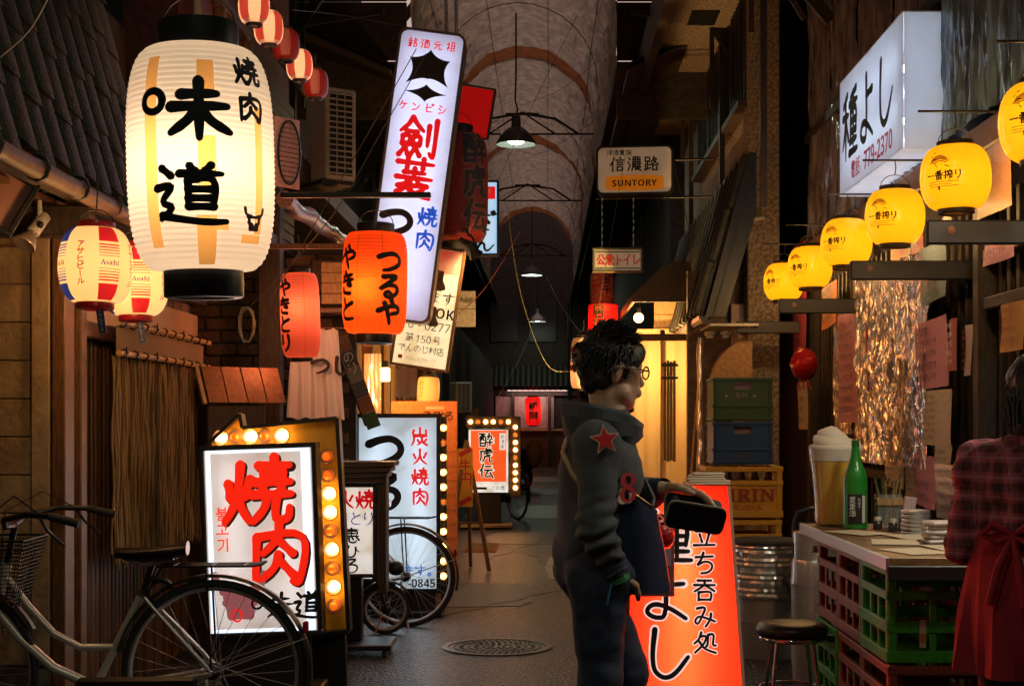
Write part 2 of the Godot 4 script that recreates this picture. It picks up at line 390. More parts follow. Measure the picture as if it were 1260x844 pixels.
func flat(u: float, v: float, lift: float) -> Array: return [Vector3(u, v, lift), Vector3(0, 0, 1)]
# lay one brush stroke on a surface
func brush(mb: MB, pts: PackedVector2Array, w: float, on: Callable, lift: float, round := true, taper := 0.35):
	var c := PackedVector2Array()
	if pts.size() < 3 or not round:
		for i in pts.size() - 1:
			for k in 4: c.append(pts[i].lerp(pts[i + 1], k / 4.0))
		c.append(pts[-1])
	else:
		for i in pts.size() - 1:
			var a := pts[max(i - 1, 0)]; var b := pts[i]; var d := pts[i + 1]; var e := pts[min(i + 2, pts.size() - 1)]
			var m := 0.4
			for k in 5:
				c.append(b.bezier_interpolate(b + (d - a) * m / 2.0, d - (e - b) * m / 2.0, d, k / 5.0))
		c.append(pts[-1])
	var L := []; var Rr := []; var nn := []
	var total := 0.0
	for i in c.size() - 1: total += c[i].distance_to(c[i + 1])
	var go := 0.0
	var n := c.size()
	# rounded ends
	var d0 := (c[0] - c[1]).normalized(); var d1 := (c[n - 1] - c[n - 2]).normalized()
	var seq := [[c[0] + d0 * w * 0.5, 0.3, d0 * -1.0], [c[0] + d0 * w * 0.3, 0.8, d0 * -1.0]]
	for i in n:
		if i > 0: go += c[i].distance_to(c[i - 1])
		var tt: float = go / max(total, 1e-6)
		var ww: float = 1.06 - 0.22 * sin(tt * PI) if taper > 0.0 else 1.0
		if taper > 0.0 and tt > 0.72 and total > w * 3.0: ww *= lerpf(1.0, taper, (tt - 0.72) / 0.28)
		var d: Vector2 = (c[min(i + 1, n - 1)] - c[max(i - 1, 0)]).normalized()
		seq.append([c[i], ww, d])
	var ew: float = seq[-1][1]
	seq.append([c[n - 1] + d1 * w * 0.3 * ew, 0.8 * ew, d1]); seq.append([c[n - 1] + d1 * w * 0.5 * ew, 0.3 * ew, d1])
	for s in seq:
		var o: Vector2 = Vector2(-s[2].y, s[2].x) * w * 0.5 * s[1]
		var a = on.call(s[0].x + o.x, s[0].y + o.y, lift); var b = on.call(s[0].x - o.x, s[0].y - o.y, lift)
		L.append(a); Rr.append(b)
	for i in L.size() - 1:
		mb.quads(L[i][0], Rr[i][0], Rr[i + 1][0], L[i + 1][0], L[i][1], Rr[i][1], Rr[i + 1][1], L[i + 1][1])
# write a line of characters: (x, y) is the top left of the first one, in the surface's metres (y up)
func write(mb: MB, text: Array, x: float, y: float, size: float, on: Callable, weight := 9.0, opt := {}):
	var sx: float = opt.get("sx", 1.0); var down: bool = opt.get("down", true); var step: float = opt.get("step", 1.08); var lift: float = opt.get("lift", 0.002)
	var k := 0
	for i in text.size():
		var ox := x if down else x + i * size * step * sx
		var oy := y - i * size * step if down else y
		for s in strokes(text[i]):
			var q := PackedVector2Array()
			for p in s: q.append(Vector2(ox + p.x / 100.0 * size * sx + opt.get("slant", 0.0) * (50 - p.y) / 100.0 * size, oy - p.y / 100.0 * size + opt.get("climb", 0.0) * (ox - x + p.x / 100.0 * size)))
			brush(mb, q, size * weight / 100.0, on, lift + k * 0.00006, opt.get("round", true), opt.get("taper", 0.4))
			k += 1
func chars(s: String) -> Array:
	var out := []
	for i in s.length(): out.append(s[i])
	return out
# a patch of print lying on a surface
func patch(mb: MB, u0: float, u1: float, v0: float, v1: float, on: Callable, lift: float, nu := 6, nv := 6):
	for i in nu:
		for j in nv:
			var q := []
			for k in [[i, j], [i + 1, j], [i + 1, j + 1], [i, j + 1]]:
				q.append(on.call(lerpf(u0, u1, k[0] / float(nu)), lerpf(v0, v1, k[1] / float(nv)), lift))
			mb.quads(q[0][0], q[1][0], q[2][0], q[3][0], q[0][1], q[1][1], q[2][1], q[3][1])
var fonts := {}
# Latin lettering as flat print: returns a mesh in xy centred on (0, 0)
func latin(text: String, height: float, face := "Droid Sans", bold := true, sx := 1.0) -> MB:
	if not fonts.has(face + str(bold)):
		var f := SystemFont.new()
		f.font_names = PackedStringArray([face]); f.font_weight = 700 if bold else 400
		fonts[face + str(bold)] = f
	var t := TextMesh.new()
	t.font = fonts[face + str(bold)]; t.text = text; t.font_size = 64; t.pixel_size = 0.01; t.depth = 0.0
	var a := t.get_mesh_arrays()
	var mb := MB.new()
	var vs: PackedVector3Array = a[Mesh.ARRAY_VERTEX]; var id: PackedInt32Array = a[Mesh.ARRAY_INDEX]
	var lo := Vector3(1e9, 1e9, 1e9); var hi := -lo
	for p in vs: lo = lo.min(p); hi = hi.max(p)
	var k: float = height / max(hi.y - lo.y, 1e-6)
	var c := (lo + hi) / 2.0
	for i in range(0, id.size(), 3):
		var q := []
		for j in 3:
			var p := (vs[id[i + j]] - c) * k
			q.append(Vector3(p.x * sx, p.y, 0.0))
		mb.tri(q[0], q[1], q[2], Vector3(0, 0, 1), Vector3(0, 0, 1), Vector3(0, 0, 1))
	return mb
# put flat lettering onto a surface
func lay(mb: MB, src: MB, x: float, y: float, on: Callable, lift: float):
	for i in range(0, src.v.size(), 3):
		var q := []
		for j in 3: q.append(on.call(x + src.v[i + j].x, y + src.v[i + j].y, lift))
		mb.tri(q[0][0], q[1][0], q[2][0], q[0][1], q[1][1], q[2][1])

# ---------------------------------------------------------------- paper lanterns
func lantern_radius(c: Dictionary, t: float) -> float:
	return c.rc + (c.R - c.rc) * pow(max(0.0, 1.0 - pow(abs(t), c.p)), 1.0 / c.p)
# where print goes on a lantern: u metres round from the front (turned by c.a), v metres up from the middle
func on_lantern(u: float, v: float, lift: float, c: Dictionary) -> Array:
	var r = lantern_radius(c, clampf(v / (c.H / 2.0), -0.999, 0.999)) + lift + c.rib
	var a: float = c.a + u / c.R
	return [Vector3(sin(a) * r, v, cos(a) * r), Vector3(sin(a), 0.15 * v / c.H, cos(a))]
var lantern_meshes := {}
# c: R radius, rc neck radius, H paper height, p squareness, n ribs, rib depth, paper material, cap material, cap height; optional light
func lantern(called: String, label: String, pos: Vector3, c: Dictionary, group := "paper lanterns hung along the alley") -> Node3D:
	var t := thing(called, label, "lantern", pos, 0.0, group)
	t.rotation = Vector3(rng.randf_range(-0.03, 0.03), rng.randf_range(-0.06, 0.06), rng.randf_range(-0.04, 0.04))
	var key := "%f %f %f %f %d" % [c.R, c.rc, c.H, c.p, c.n]
	if not lantern_meshes.has(key):
		var pr := []
		for i in c.n * 3 + 1:
			var tt: float = -1.0 + 2.0 * i / (c.n * 3.0)
			pr.append(Vector2(lantern_radius(c, tt) + (c.rib if i % 3 == 1 else (c.rib * 0.75 if i % 3 == 2 else 0.0)), tt * c.H / 2.0))
		lantern_meshes[key] = MB.new().lathe(pr, c.get("seg", 36)).mesh()
		var ch: float = c.cap
		for s in [1.0, -1.0]:
			var y: float = s * (c.H / 2.0)
			lantern_meshes[key + str(s)] = MB.new().lathe([Vector2(c.rc - 0.012, y - s * 0.012), Vector2(c.rc + 0.006, y - s * 0.012), Vector2(c.rc + 0.008, y), Vector2(c.rc + 0.008, y + s * ch), Vector2(c.rc + 0.002, y + s * (ch + 0.003)), Vector2(c.rc - 0.012, y + s * (ch + 0.003)), Vector2(c.rc - 0.014, y), Vector2(c.rc - 0.012, y - s * 0.012)], 28).mesh()
	partm(t, "paper", lantern_meshes[key], c.paper)
	partm(t, "top_hoop", lantern_meshes[key + str(1.0)], c.hoop)
	partm(t, "bottom_hoop", lantern_meshes[key + str(-1.0)], c.hoop)
	# wire bail and the cord it hangs from
	var y0: float = c.H / 2 + c.cap
	var bail := []
	for i in 9:
		var a := PI * i / 8.0
		bail.append(Vector3(cos(a) * (c.rc + 0.004), y0 - 0.006 + sin(a) * c.rc * 0.9, 0))
	part(t, "wire_bail", MB.new().tube(bail, 0.0022, 5), M.wire)
	if c.get("cord", 0.0) > 0.0:
		part(t, "cord", MB.new().tube([Vector3(0, y0 + c.rc * 0.85, 0), Vector3(0.004, y0 + c.rc * 0.85 + c.cord * 0.5, 0.003), Vector3(0, y0 + c.rc * 0.85 + c.cord, 0)], 0.003, 5), M.wire)
	if c.get("E", 0.0) > 0.0:
		var lp := Vector3(c.get("lx", 0.0), c.get("ly", 0.0), c.get("lz", 0.0))
		part(t, "bulb", MB.new().ball(lp, Vector3(0.022, 0.03, 0.022), 10, 6), M.bulb_in)
		part(t, "socket", MB.new().lathe([Vector2(0.0, c.H / 2), Vector2(0.012, c.H / 2), Vector2(0.012, c.get("ly", 0.0) + 0.028), Vector2(0.0, c.get("ly", 0.0) + 0.028)], 8, Vector3(lp.x, 0, lp.z)), M.black)
		omni(t, lp, c.lc, c.E, 0.03)
	return t
func ink(t: Node3D, called: String, m: Material, fill: Callable, label := "") -> MeshInstance3D:
	var mb := MB.new()
	fill.call(mb)
	return part(t, called, mb, m, label)

# ---------------------------------------------------------------- light boxes
# a sign box whose front lies in the local xy plane; returns the node
func lightbox(t: Node3D, w: float, h: float, dep: float, bar: float, m_frame: Material, m_panel: Material, back := true):
	var f = MB.new().frame(w, h, bar, -dep, 0.012, 0.004)
	if back: f.box(Vector3(0, 0, -dep + 0.004), Vector3(w - 2 * bar - 0.001, h - 2 * bar - 0.001, 0.008))
	part(t, "frame", f, m_frame)
	part(t, "panel", MB.new().box(Vector3(0, 0, -0.006), Vector3(w - 2 * bar - 0.002, h - 2 * bar - 0.002, 0.006)), m_panel)
func rounded(w: float, h: float, r: float, k := 6) -> PackedVector2Array:
	var p := PackedVector2Array()
	for c in [[1, 1, 0], [-1, 1, 1], [-1, -1, 2], [1, -1, 3]]:
		for i in k + 1:
			var a: float = (c[2] + float(i) / k) * PI / 2
			p.append(Vector2(c[0] * (w / 2 - r) + cos(a) * r, c[1] * (h / 2 - r) + sin(a) * r))
	return p
func rim(mb: MB, inner: PackedVector2Array, outer: PackedVector2Array, z0: float, z1: float):
	for i in inner.size():
		var j := (i + 1) % inner.size()
		var a := Vector3(inner[i].x, inner[i].y, 0); var b := Vector3(inner[j].x, inner[j].y, 0); var c := Vector3(outer[j].x, outer[j].y, 0); var d := Vector3(outer[i].x, outer[i].y, 0)
		var f := Vector3(0, 0, z1); var k := Vector3(0, 0, z0)
		mb.quad(a + f, b + f, c + f, d + f, Vector3(0, 0, 1)); mb.quad(a + k, b + k, c + k, d + k, Vector3(0, 0, -1))
		var no := ((c + d) / 2).normalized()
		var e := (c - d).normalized()
		no = Vector3(e.y, -e.x, 0) * signf(Vector3(e.y, -e.x, 0).dot(no))
		mb.quad(d + f, c + f, c + k, d + k, no); mb.quad(a + f, b + f, b + k, a + k, -no)
var bulb_mesh: Mesh
var dish_mesh: Mesh
# a row of marquee bulbs, each with its dish; facing +z
func marquee(t: Node3D, spots: Array, r: float, unlit := []):
	for i in spots.size():
		var p: Vector3 = spots[i]
		var d := partm(t, "bulb_dish", dish_mesh, M.dish)
		d.transform = Transform3D(Basis.from_scale(Vector3.ONE * r / 0.03), p)
		var b := partm(t, "bulb", bulb_mesh, M.bulb_off if i in unlit else M.bulb_on)
		b.transform = Transform3D(Basis.from_scale(Vector3.ONE * r / 0.03), p)

# ================================================================ the place
func _ready():
	rng.seed = 7
	var cam := Camera3D.new()
	cam.name = "camera"
	cam.near = 0.1; cam.far = 200.0
	var half := 422.0 / F
	cam.set_frustum(2.0 * half * cam.near, Vector2((630.0 - VX) / F, (VY - 422.0) / F) * cam.near, cam.near, cam.far)
	cam.position = Vector3(0, EYE, 0)
	add_child(cam)
	cam.current = true
	var we := WorldEnvironment.new()
	we.name = "environment"
	var env := Environment.new()
	env.background_mode = Environment.BG_SKY
	var sky := Sky.new()
	var sm := ProceduralSkyMaterial.new()
	sm.sky_top_color = Color(0.70, 0.60, 0.57); sm.sky_horizon_color = Color(0.73, 0.62, 0.57)
	sm.ground_bottom_color = Color(0.05, 0.05, 0.05); sm.ground_horizon_color = Color(0.3, 0.26, 0.26)
	sky.sky_material = sm
	env.sky = sky
	env.background_energy_multiplier = 1.9
	env.tonemap_mode = Environment.TONE_MAPPER_LINEAR
	env.tonemap_exposure = 0.62
	env.sdfgi_enabled = true; env.ssao_enabled = true; env.ssil_enabled = true
	we.environment = env
	add_child(we)
	make_materials()
	make_setting()
	make_left()
	make_lanterns()
	make_signs()
	make_right()
	make_overhead()
	make_bikes()
	make_counter()
	make_people()

func make_materials():
	M.black = mat(lin(0.012, 0.012, 0.013), 0.35)
	M.ink = mat(lin(0.012, 0.011, 0.012), 0.6)
	M.wire = mat(lin(0.02, 0.018, 0.016), 0.5)
	M.cable = mat(lin(0.30, 0.22, 0.14), 0.6)
	M.steel = mat(lin(0.60, 0.60, 0.61), 0.3, 0.8)
	M.chrome = mat(lin(0.75, 0.75, 0.76), 0.12, 1.0)
	M.dark_metal = mat(lin(0.03, 0.03, 0.032), 0.42, 0.3)
	M.rubber = mat(lin(0.015, 0.015, 0.015), 0.75)
	M.asphalt = mott(lin(0.006, 0.0065, 0.0075), lin(0.046, 0.050, 0.055), 0.75, 0.36, 0.035)
	bumpy(M.asphalt, 0.12, 12.0)
	M.pavement = mott(lin(0.005, 0.0052, 0.006), lin(0.044, 0.047, 0.052), 0.7, 0.38, 0.04)
	bumpy(M.pavement, 0.1, 12.0)
	M.iron = mott(lin(0.06, 0.055, 0.05), lin(0.14, 0.125, 0.11), 6.0, 0.45, 0.03, 0.6)
	M.siding = mott(lin(0.25, 0.165, 0.08), lin(0.34, 0.235, 0.125), 0.9, 0.6, 0.012)
	bumpy(M.siding, 0.05, 1.2)
	M.concrete = mott(lin(0.05, 0.047, 0.043), lin(0.13, 0.12, 0.11), 0.8, 0.9, 0.02)
	M.wood = mott(lin(0.075, 0.030, 0.011), lin(0.15, 0.066, 0.025), 1.3, 0.5, 0.02, 0.0, Vector3(5, 0.7, 5))
	M.wood_dark = mott(lin(0.022, 0.013, 0.009), lin(0.05, 0.03, 0.018), 1.3, 0.55, 0.02, 0.0, Vector3(5, 0.7, 5))
	M.wood_pale = mott(lin(0.36, 0.20, 0.08), lin(0.52, 0.32, 0.14), 1.2, 0.5, 0.02, 0.0, Vector3(5, 0.8, 5))
	M.tile = mott(lin(0.010, 0.014, 0.010), lin(0.028, 0.034, 0.026), 2.0, 0.6, 0.03)
	bumpy(M.tile, 0.08, 4.0)
	M.rope = mott(lin(0.19, 0.115, 0.048), lin(0.34, 0.22, 0.10), 14.0, 0.85, 0.06)
	M.plaster = mott(lin(0.15, 0.115, 0.09), lin(0.36, 0.28, 0.22), 2.6, 0.9, 0.02)
	bumpy(M.plaster, 0.05, 7.0)
	M.brick = mott(lin(0.10, 0.055, 0.035), lin(0.20, 0.12, 0.075), 3.0, 0.85, 0.03)
	M.mortar = mat(lin(0.05, 0.045, 0.04), 0.95)
	M.dark_wall = mott(lin(0.020, 0.014, 0.013), lin(0.045, 0.03, 0.027), 0.8, 0.8, 0.02)
	M.maroon = mott(lin(0.05, 0.012, 0.010), lin(0.11, 0.028, 0.02), 1.2, 0.6, 0.02)
	M.corrugated = mott(lin(0.022, 0.022, 0.018), lin(0.042, 0.042, 0.034), 1.0, 0.5, 0.02, 0.2)
	M.canvas = mott(lin(0.36, 0.33, 0.30), lin(0.62, 0.57, 0.52), 0.5, 0.8, 0.02)
	M.canvas.backlight_enabled = true; M.canvas.backlight = lin(1.0, 0.92, 0.86)
	bumpy(M.canvas, 0.035, 16.0, 512, 5)
	M.canvas_hem = mott(lin(0.30, 0.16, 0.09), lin(0.42, 0.24, 0.14), 0.6, 0.8, 0.02)
	M.canvas_hem.backlight_enabled = true; M.canvas_hem.backlight = lin(0.75, 0.50, 0.36)
	M.white_paint = mott(lin(0.60, 0.58, 0.54), lin(0.74, 0.72, 0.68), 1.5, 0.5, 0.02)
	M.ac_white = mott(lin(0.42, 0.40, 0.37), lin(0.58, 0.56, 0.52), 3.0, 0.5, 0.03)
	M.foil = mat(lin(0.86, 0.80, 0.84), 0.22, 0.8)
	bumpy(M.foil, 0.010, 12.0, 512, 2)
	M.foil.uv1_triplanar = true; M.foil.uv1_world_triplanar = true; M.foil.uv1_scale = Vector3(2.6, 0.55, 2.6)
	M.vinyl = mott(lin(0.14, 0.12, 0.20), lin(0.50, 0.44, 0.54), 0.5, 0.16, 0.012, 0.45, Vector3(1.6, 0.5, 1.6))
	bumpy(M.vinyl, 0.008, 12.0, 512, 2)
	M.blue_cloth = mott(lin(0.02, 0.06, 0.10), lin(0.20, 0.32, 0.40), 0.6, 0.22, 0.01, 0.1, Vector3(2.5, 0.5, 2.5), 3)
	bumpy(M.blue_cloth, 0.006, 9.0, 512, 2)
	# light: bulbs
	M.bulb_in = glow(Color(1.0, 0.78, 0.5), 6.0)
	M.bulb_on = glow(Color(1.0, 0.70, 0.36), 30.0)
	M.bulb_off = glow(Color(1.0, 0.42, 0.06), 0.75, lin(0.7, 0.3, 0.05))
	M.dish = mat(lin(0.72, 0.55, 0.45), 0.22, 0.7)
	M.tube_lit = glow(Color(0.95, 0.98, 1.0), 20.0)
	bulb_mesh = MB.new().ball(Vector3(0, 0, 0.02), Vector3(0.0165, 0.0165, 0.021), 12, 8).mesh()
	dish_mesh = MB.new().lathe([Vector2(0.012, -0.006), Vector2(0.022, -0.001), Vector2(0.030, 0.010), Vector2(0.032, 0.010), Vector2(0.026, -0.006), Vector2(0.012, -0.012)], 20).mesh()
	# turn the dish to face +z
	var d := MB.new()
	d.t = Transform3D(Basis(Vector3.RIGHT, PI / 2), Vector3.ZERO)
	d.lathe([Vector2(0.0, 0.0), Vector2(0.024, 0.0), Vector2(0.030, 0.003), Vector2(0.031, 0.0015), Vector2(0.031, -0.008)], 20)
	dish_mesh = d.mesh()

# ---------------------------------------------------------------- ground and the shells of the buildings
func make_setting():
	var gd := struct("ground", MB.new().box(Vector3(0, -0.05, -26), Vector3(16, 0.1, 64)), M.asphalt)
	# mended patches, cracks and the drain covers along both sides
	var patch_m := mott(lin(0.006, 0.006, 0.006), lin(0.035, 0.034, 0.034), 0.9, 0.5, 0.05)
	var worn_m := mott(lin(0.02, 0.019, 0.018), lin(0.11, 0.10, 0.095), 0.8, 0.42, 0.04)
	for q in [[-0.55, 10.9, 0.9, 1.5, 0], [0.35, 12.9, 0.7, 2.2, 1], [-0.1, 16.2, 1.1, 1.6, 0], [0.2, 21.0, 1.2, 3.0, 1], [-0.3, 27.0, 1.6, 2.4, 0], [0.1, 33.0, 1.5, 3.0, 1]]:
		var pl := PackedVector2Array()
		for k in 20:
			var a := TAU * k / 20
			pl.append(Vector2(signf(cos(a)) * pow(absf(cos(a)), 0.4) * q[2] / 2, signf(sin(a)) * pow(absf(sin(a)), 0.4) * q[3] / 2) * (1.0 + 0.05 * sin(k * 2.7)))
		var pm := MB.new(); pm.t = Transform3D(Basis(Vector3.RIGHT, -PI / 2), Vector3(q[0], 0.0, -q[1]))
		pm.prism(pl, 0.0005, 0.0035)
		part(gd, "road_patch", pm, worn_m if q[4] else patch_m)
	for q in [[-0.7, 9.6, 0.5, 11.9], [0.5, 10.2, -0.2, 14.4], [-0.6, 13.4, 0.3, 17.2]]:
		var ck := []; var cw := []
		for k in 15:
			var u := k / 14.0
			ck.append(Vector3(lerpf(q[0], q[2], u) + 0.03 * sin(k * 1.9 + q[1]), 0.0045, -lerpf(q[1], q[3], u) + 0.03 * sin(k * 2.6)))
			cw.append(0.001 + 0.0015 * absf(sin(k * 1.3)))
		part(gd, "crack", MB.new().tube(ck, cw, 4, false), M.rubber)
	for sd in [[-1.32, 0.34], [1.02, 0.30]]:
		for k in 26:
			part(gd, "drain_slab", MB.new().box(Vector3(sd[0], 0.004, -9.6 - k * 0.604), Vector3(sd[1], 0.03 + 0.004 * (k % 3), 0.592), 0.006), M.concrete)
	struct("pavement", MB.new().box(Vector3(0, 0.0, -2.7), Vector3(7.6, 0.008, 13.2)), M.pavement)
	# manhole cover: ring, plate and raised pattern
	var mh := thing("manhole_cover", "round cast iron manhole cover set in the asphalt", "manhole cover", Vector3(-0.277, 0.004, -8.3))
	part(mh, "rim", MB.new().lathe([Vector2(0.31, 0.0), Vector2(0.31, 0.007), Vector2(0.28, 0.007), Vector2(0.28, 0.0)], 48), M.iron)
	part(mh, "plate", MB.new().lathe([Vector2(0.275, 0.0), Vector2(0.272, 0.004), Vector2(0.0, 0.004)], 48), M.iron)
	var stud := MB.new()
	for ringno in range(1, 7):
		var cnt := ringno * 7
		for k in cnt:
			var a := TAU * k / cnt + ringno * 0.4
			var rr := ringno * 0.041
			stud.box(Vector3(cos(a) * rr, 0.006, sin(a) * rr), Vector3(0.024, 0.006, 0.012), 0.002, Basis(Vector3.UP, -a + (PI / 2 if ringno % 2 == 0 else 0.6)))
	part(mh, "raised_pattern", stud, M.iron)
	# reddish drain grating further on
	var dg := thing("drain_grating", "small rust red drain grating in the road", "drain grating", Vector3(-0.66, 0.0, -14.9))
	part(dg, "frame", MB.new().box(Vector3(0, 0.006, 0), Vector3(0.34, 0.012, 0.9), 0.003), mott(lin(0.16, 0.05, 0.035), lin(0.26, 0.09, 0.06), 4.0))
	for i in 12:
		part(dg, "bar", MB.new().box(Vector3(0, 0.016, -0.40 + i * 0.072), Vector3(0.30, 0.01, 0.03), 0.003), M.brick)
	# far end of the alley: a shop across the crossing street
	var fe := thing("far_shop", "low shop with green corrugated eave across the end of the alley", "building", Vector3(0, 0, -42))
	part(fe, "wall", MB.new().box(Vector3(0, 4.0, -0.3), Vector3(12, 8.0, 0.3)), M.dark_wall)
	for i in 8:
		part(fe, "sign_board", MB.new().box(Vector3(-1.35 + i * 0.21, 1.58, 0.0), Vector3(0.205, 0.92, 0.05), 0.004), mott(lin(0.42, 0.27, 0.25), lin(0.55, 0.36, 0.33), 0.5) if i == 0 else fe.get_child(1).material_override)
	for i in 9:
		part(fe, "plinth_board", MB.new().box(Vector3(-1.5 + i * 0.32, 0.52, 0.0), Vector3(0.31, 1.04, 0.08), 0.006), M.wood)
	part(fe, "eave_tube_lamp", MB.new().tube([Vector3(-1.1, 2.19, 0.5), Vector3(0.6, 2.19, 0.5)], 0.012, 8), glow(Color(1.0, 0.85, 0.8), 1.2))
	area(fe, Vector3(-0.25, 2.16, 0.5), 1.6, 0.05, Color(1.0, 0.85, 0.8), 1.3).rotation = Vector3(-PI / 2 + 0.5, 0, 0)
	part(fe, "rail", MB.new().box(Vector3(-0.2, 1.07, 0.06), Vector3(3.0, 0.06, 0.1), 0.005), M.wood_pale)
	part(fe, "beam", MB.new().box(Vector3(-0.2, 2.12, 0.06), Vector3(3.4, 0.14, 0.1), 0.005), M.wood_dark)
	for i in 22:
		part(fe, "eave_sheet", MB.new().tube([Vector3(-1.9 + i * 0.155, 2.25, 0.75), Vector3(-1.9 + i * 0.155, 2.85, 0.05)], 0.082, 8), M.corrugated if i % 2 else M.tile)
	for s in [-0.95, 0.1, 0.95]:
		part(fe, "post", MB.new().box(Vector3(s, 1.1, 0.12), Vector3(0.09, 2.2, 0.09), 0.006), M.wood_dark)
	for k in 3:
		part(fe, "window", MB.new().box(Vector3(-1.2 + k * 1.1, 4.2, -0.12), Vector3(0.8, 1.2, 0.06), 0.01), M.dark_metal)
	var dp := one("downpipe", MB.new().tube([Vector3(0, 0, 0), Vector3(0, 4.4, 0)], 0.06, 8), M.corrugated, "grey downpipe standing before the far shop", "pipe", "", Vector3(0.62, 0, -38))
	# shells: long dark walls behind the shopfronts, roof side walls
	var lw := thing("left_row_building", "long dark two storey row along the left side", "building", Vector3(0, 0, 0))
	part(lw, "lower_wall", MB.new().box(Vector3(-1.65, 1.4, -27.3), Vector3(0.3, 2.8, 29.0)), M.dark_wall)
	part(lw, "upper_wall", MB.new().box(Vector3(-2.75, 3.6, -21.0), Vector3(0.3, 7.2, 42.0)), M.dark_wall)
	part(lw, "ledge", MB.new().box(Vector3(-2.15, 2.86, -24.0), Vector3(1.3, 0.12, 30.0)), M.wood_dark)
	for i in 7:
		part(lw, "wall_panel", MB.new().box(Vector3(-1.47, 1.5, -19.6 - i * 1.5), Vector3(0.05, 2.6, 1.42), 0.01), mott(lin(0.16, 0.15, 0.11), lin(0.26, 0.24, 0.18), 0.9) if i % 2 == 0 else M.corrugated)
	var rw := thing("right_row_building", "long dark row along the right side beyond the awning", "building", Vector3(0, 0, 0))
	part(rw, "lower_wall", MB.new().box(Vector3(1.75, 2.5, -30.4), Vector3(0.3, 5.0, 23.0)), M.dark_wall)
	part(rw, "upper_wall", MB.new().box(Vector3(2.75, 3.6, -20.0), Vector3(0.3, 7.2, 44.0)), M.dark_wall)
	var gw := thing("roof_gable_wall", "dark gable boards closing the roof either side of the canvas vault", "wall", Vector3(-0.36, 0, -15.3))
	for sd in [-1.0, 1.0]:
		for k in 4: part(gw, "gable_board", MB.new().box(Vector3(sd * 2.1, 4.75 + k * 0.62, 0), Vector3(2.0, 0.60, 0.05), 0.006), M.dark_wall)
	part(gw, "gable_head", MB.new().box(Vector3(0, 7.0, 0), Vector3(2.2, 0.5, 0.05)), M.dark_wall)
	# the buildings behind the photographer that close the alley
	var bw := thing("alley_mouth_building", "building across the near mouth of the alley behind the viewer", "building")
	part(bw, "wall", MB.new().box(Vector3(0, 3.0, 7.0), Vector3(14, 6, 0.3)), M.concrete)
	for sd in [-1.0, 1.0]: part(bw, "side_wall", MB.new().box(Vector3(sd * 3.4, 3.4, 3.6), Vector3(0.3, 6.8, 8.0)), M.concrete)
	part(bw, "roof_edge", MB.new().box(Vector3(0, 6.1, 7.0), Vector3(14, 0.2, 0.8)), M.dark_wall)

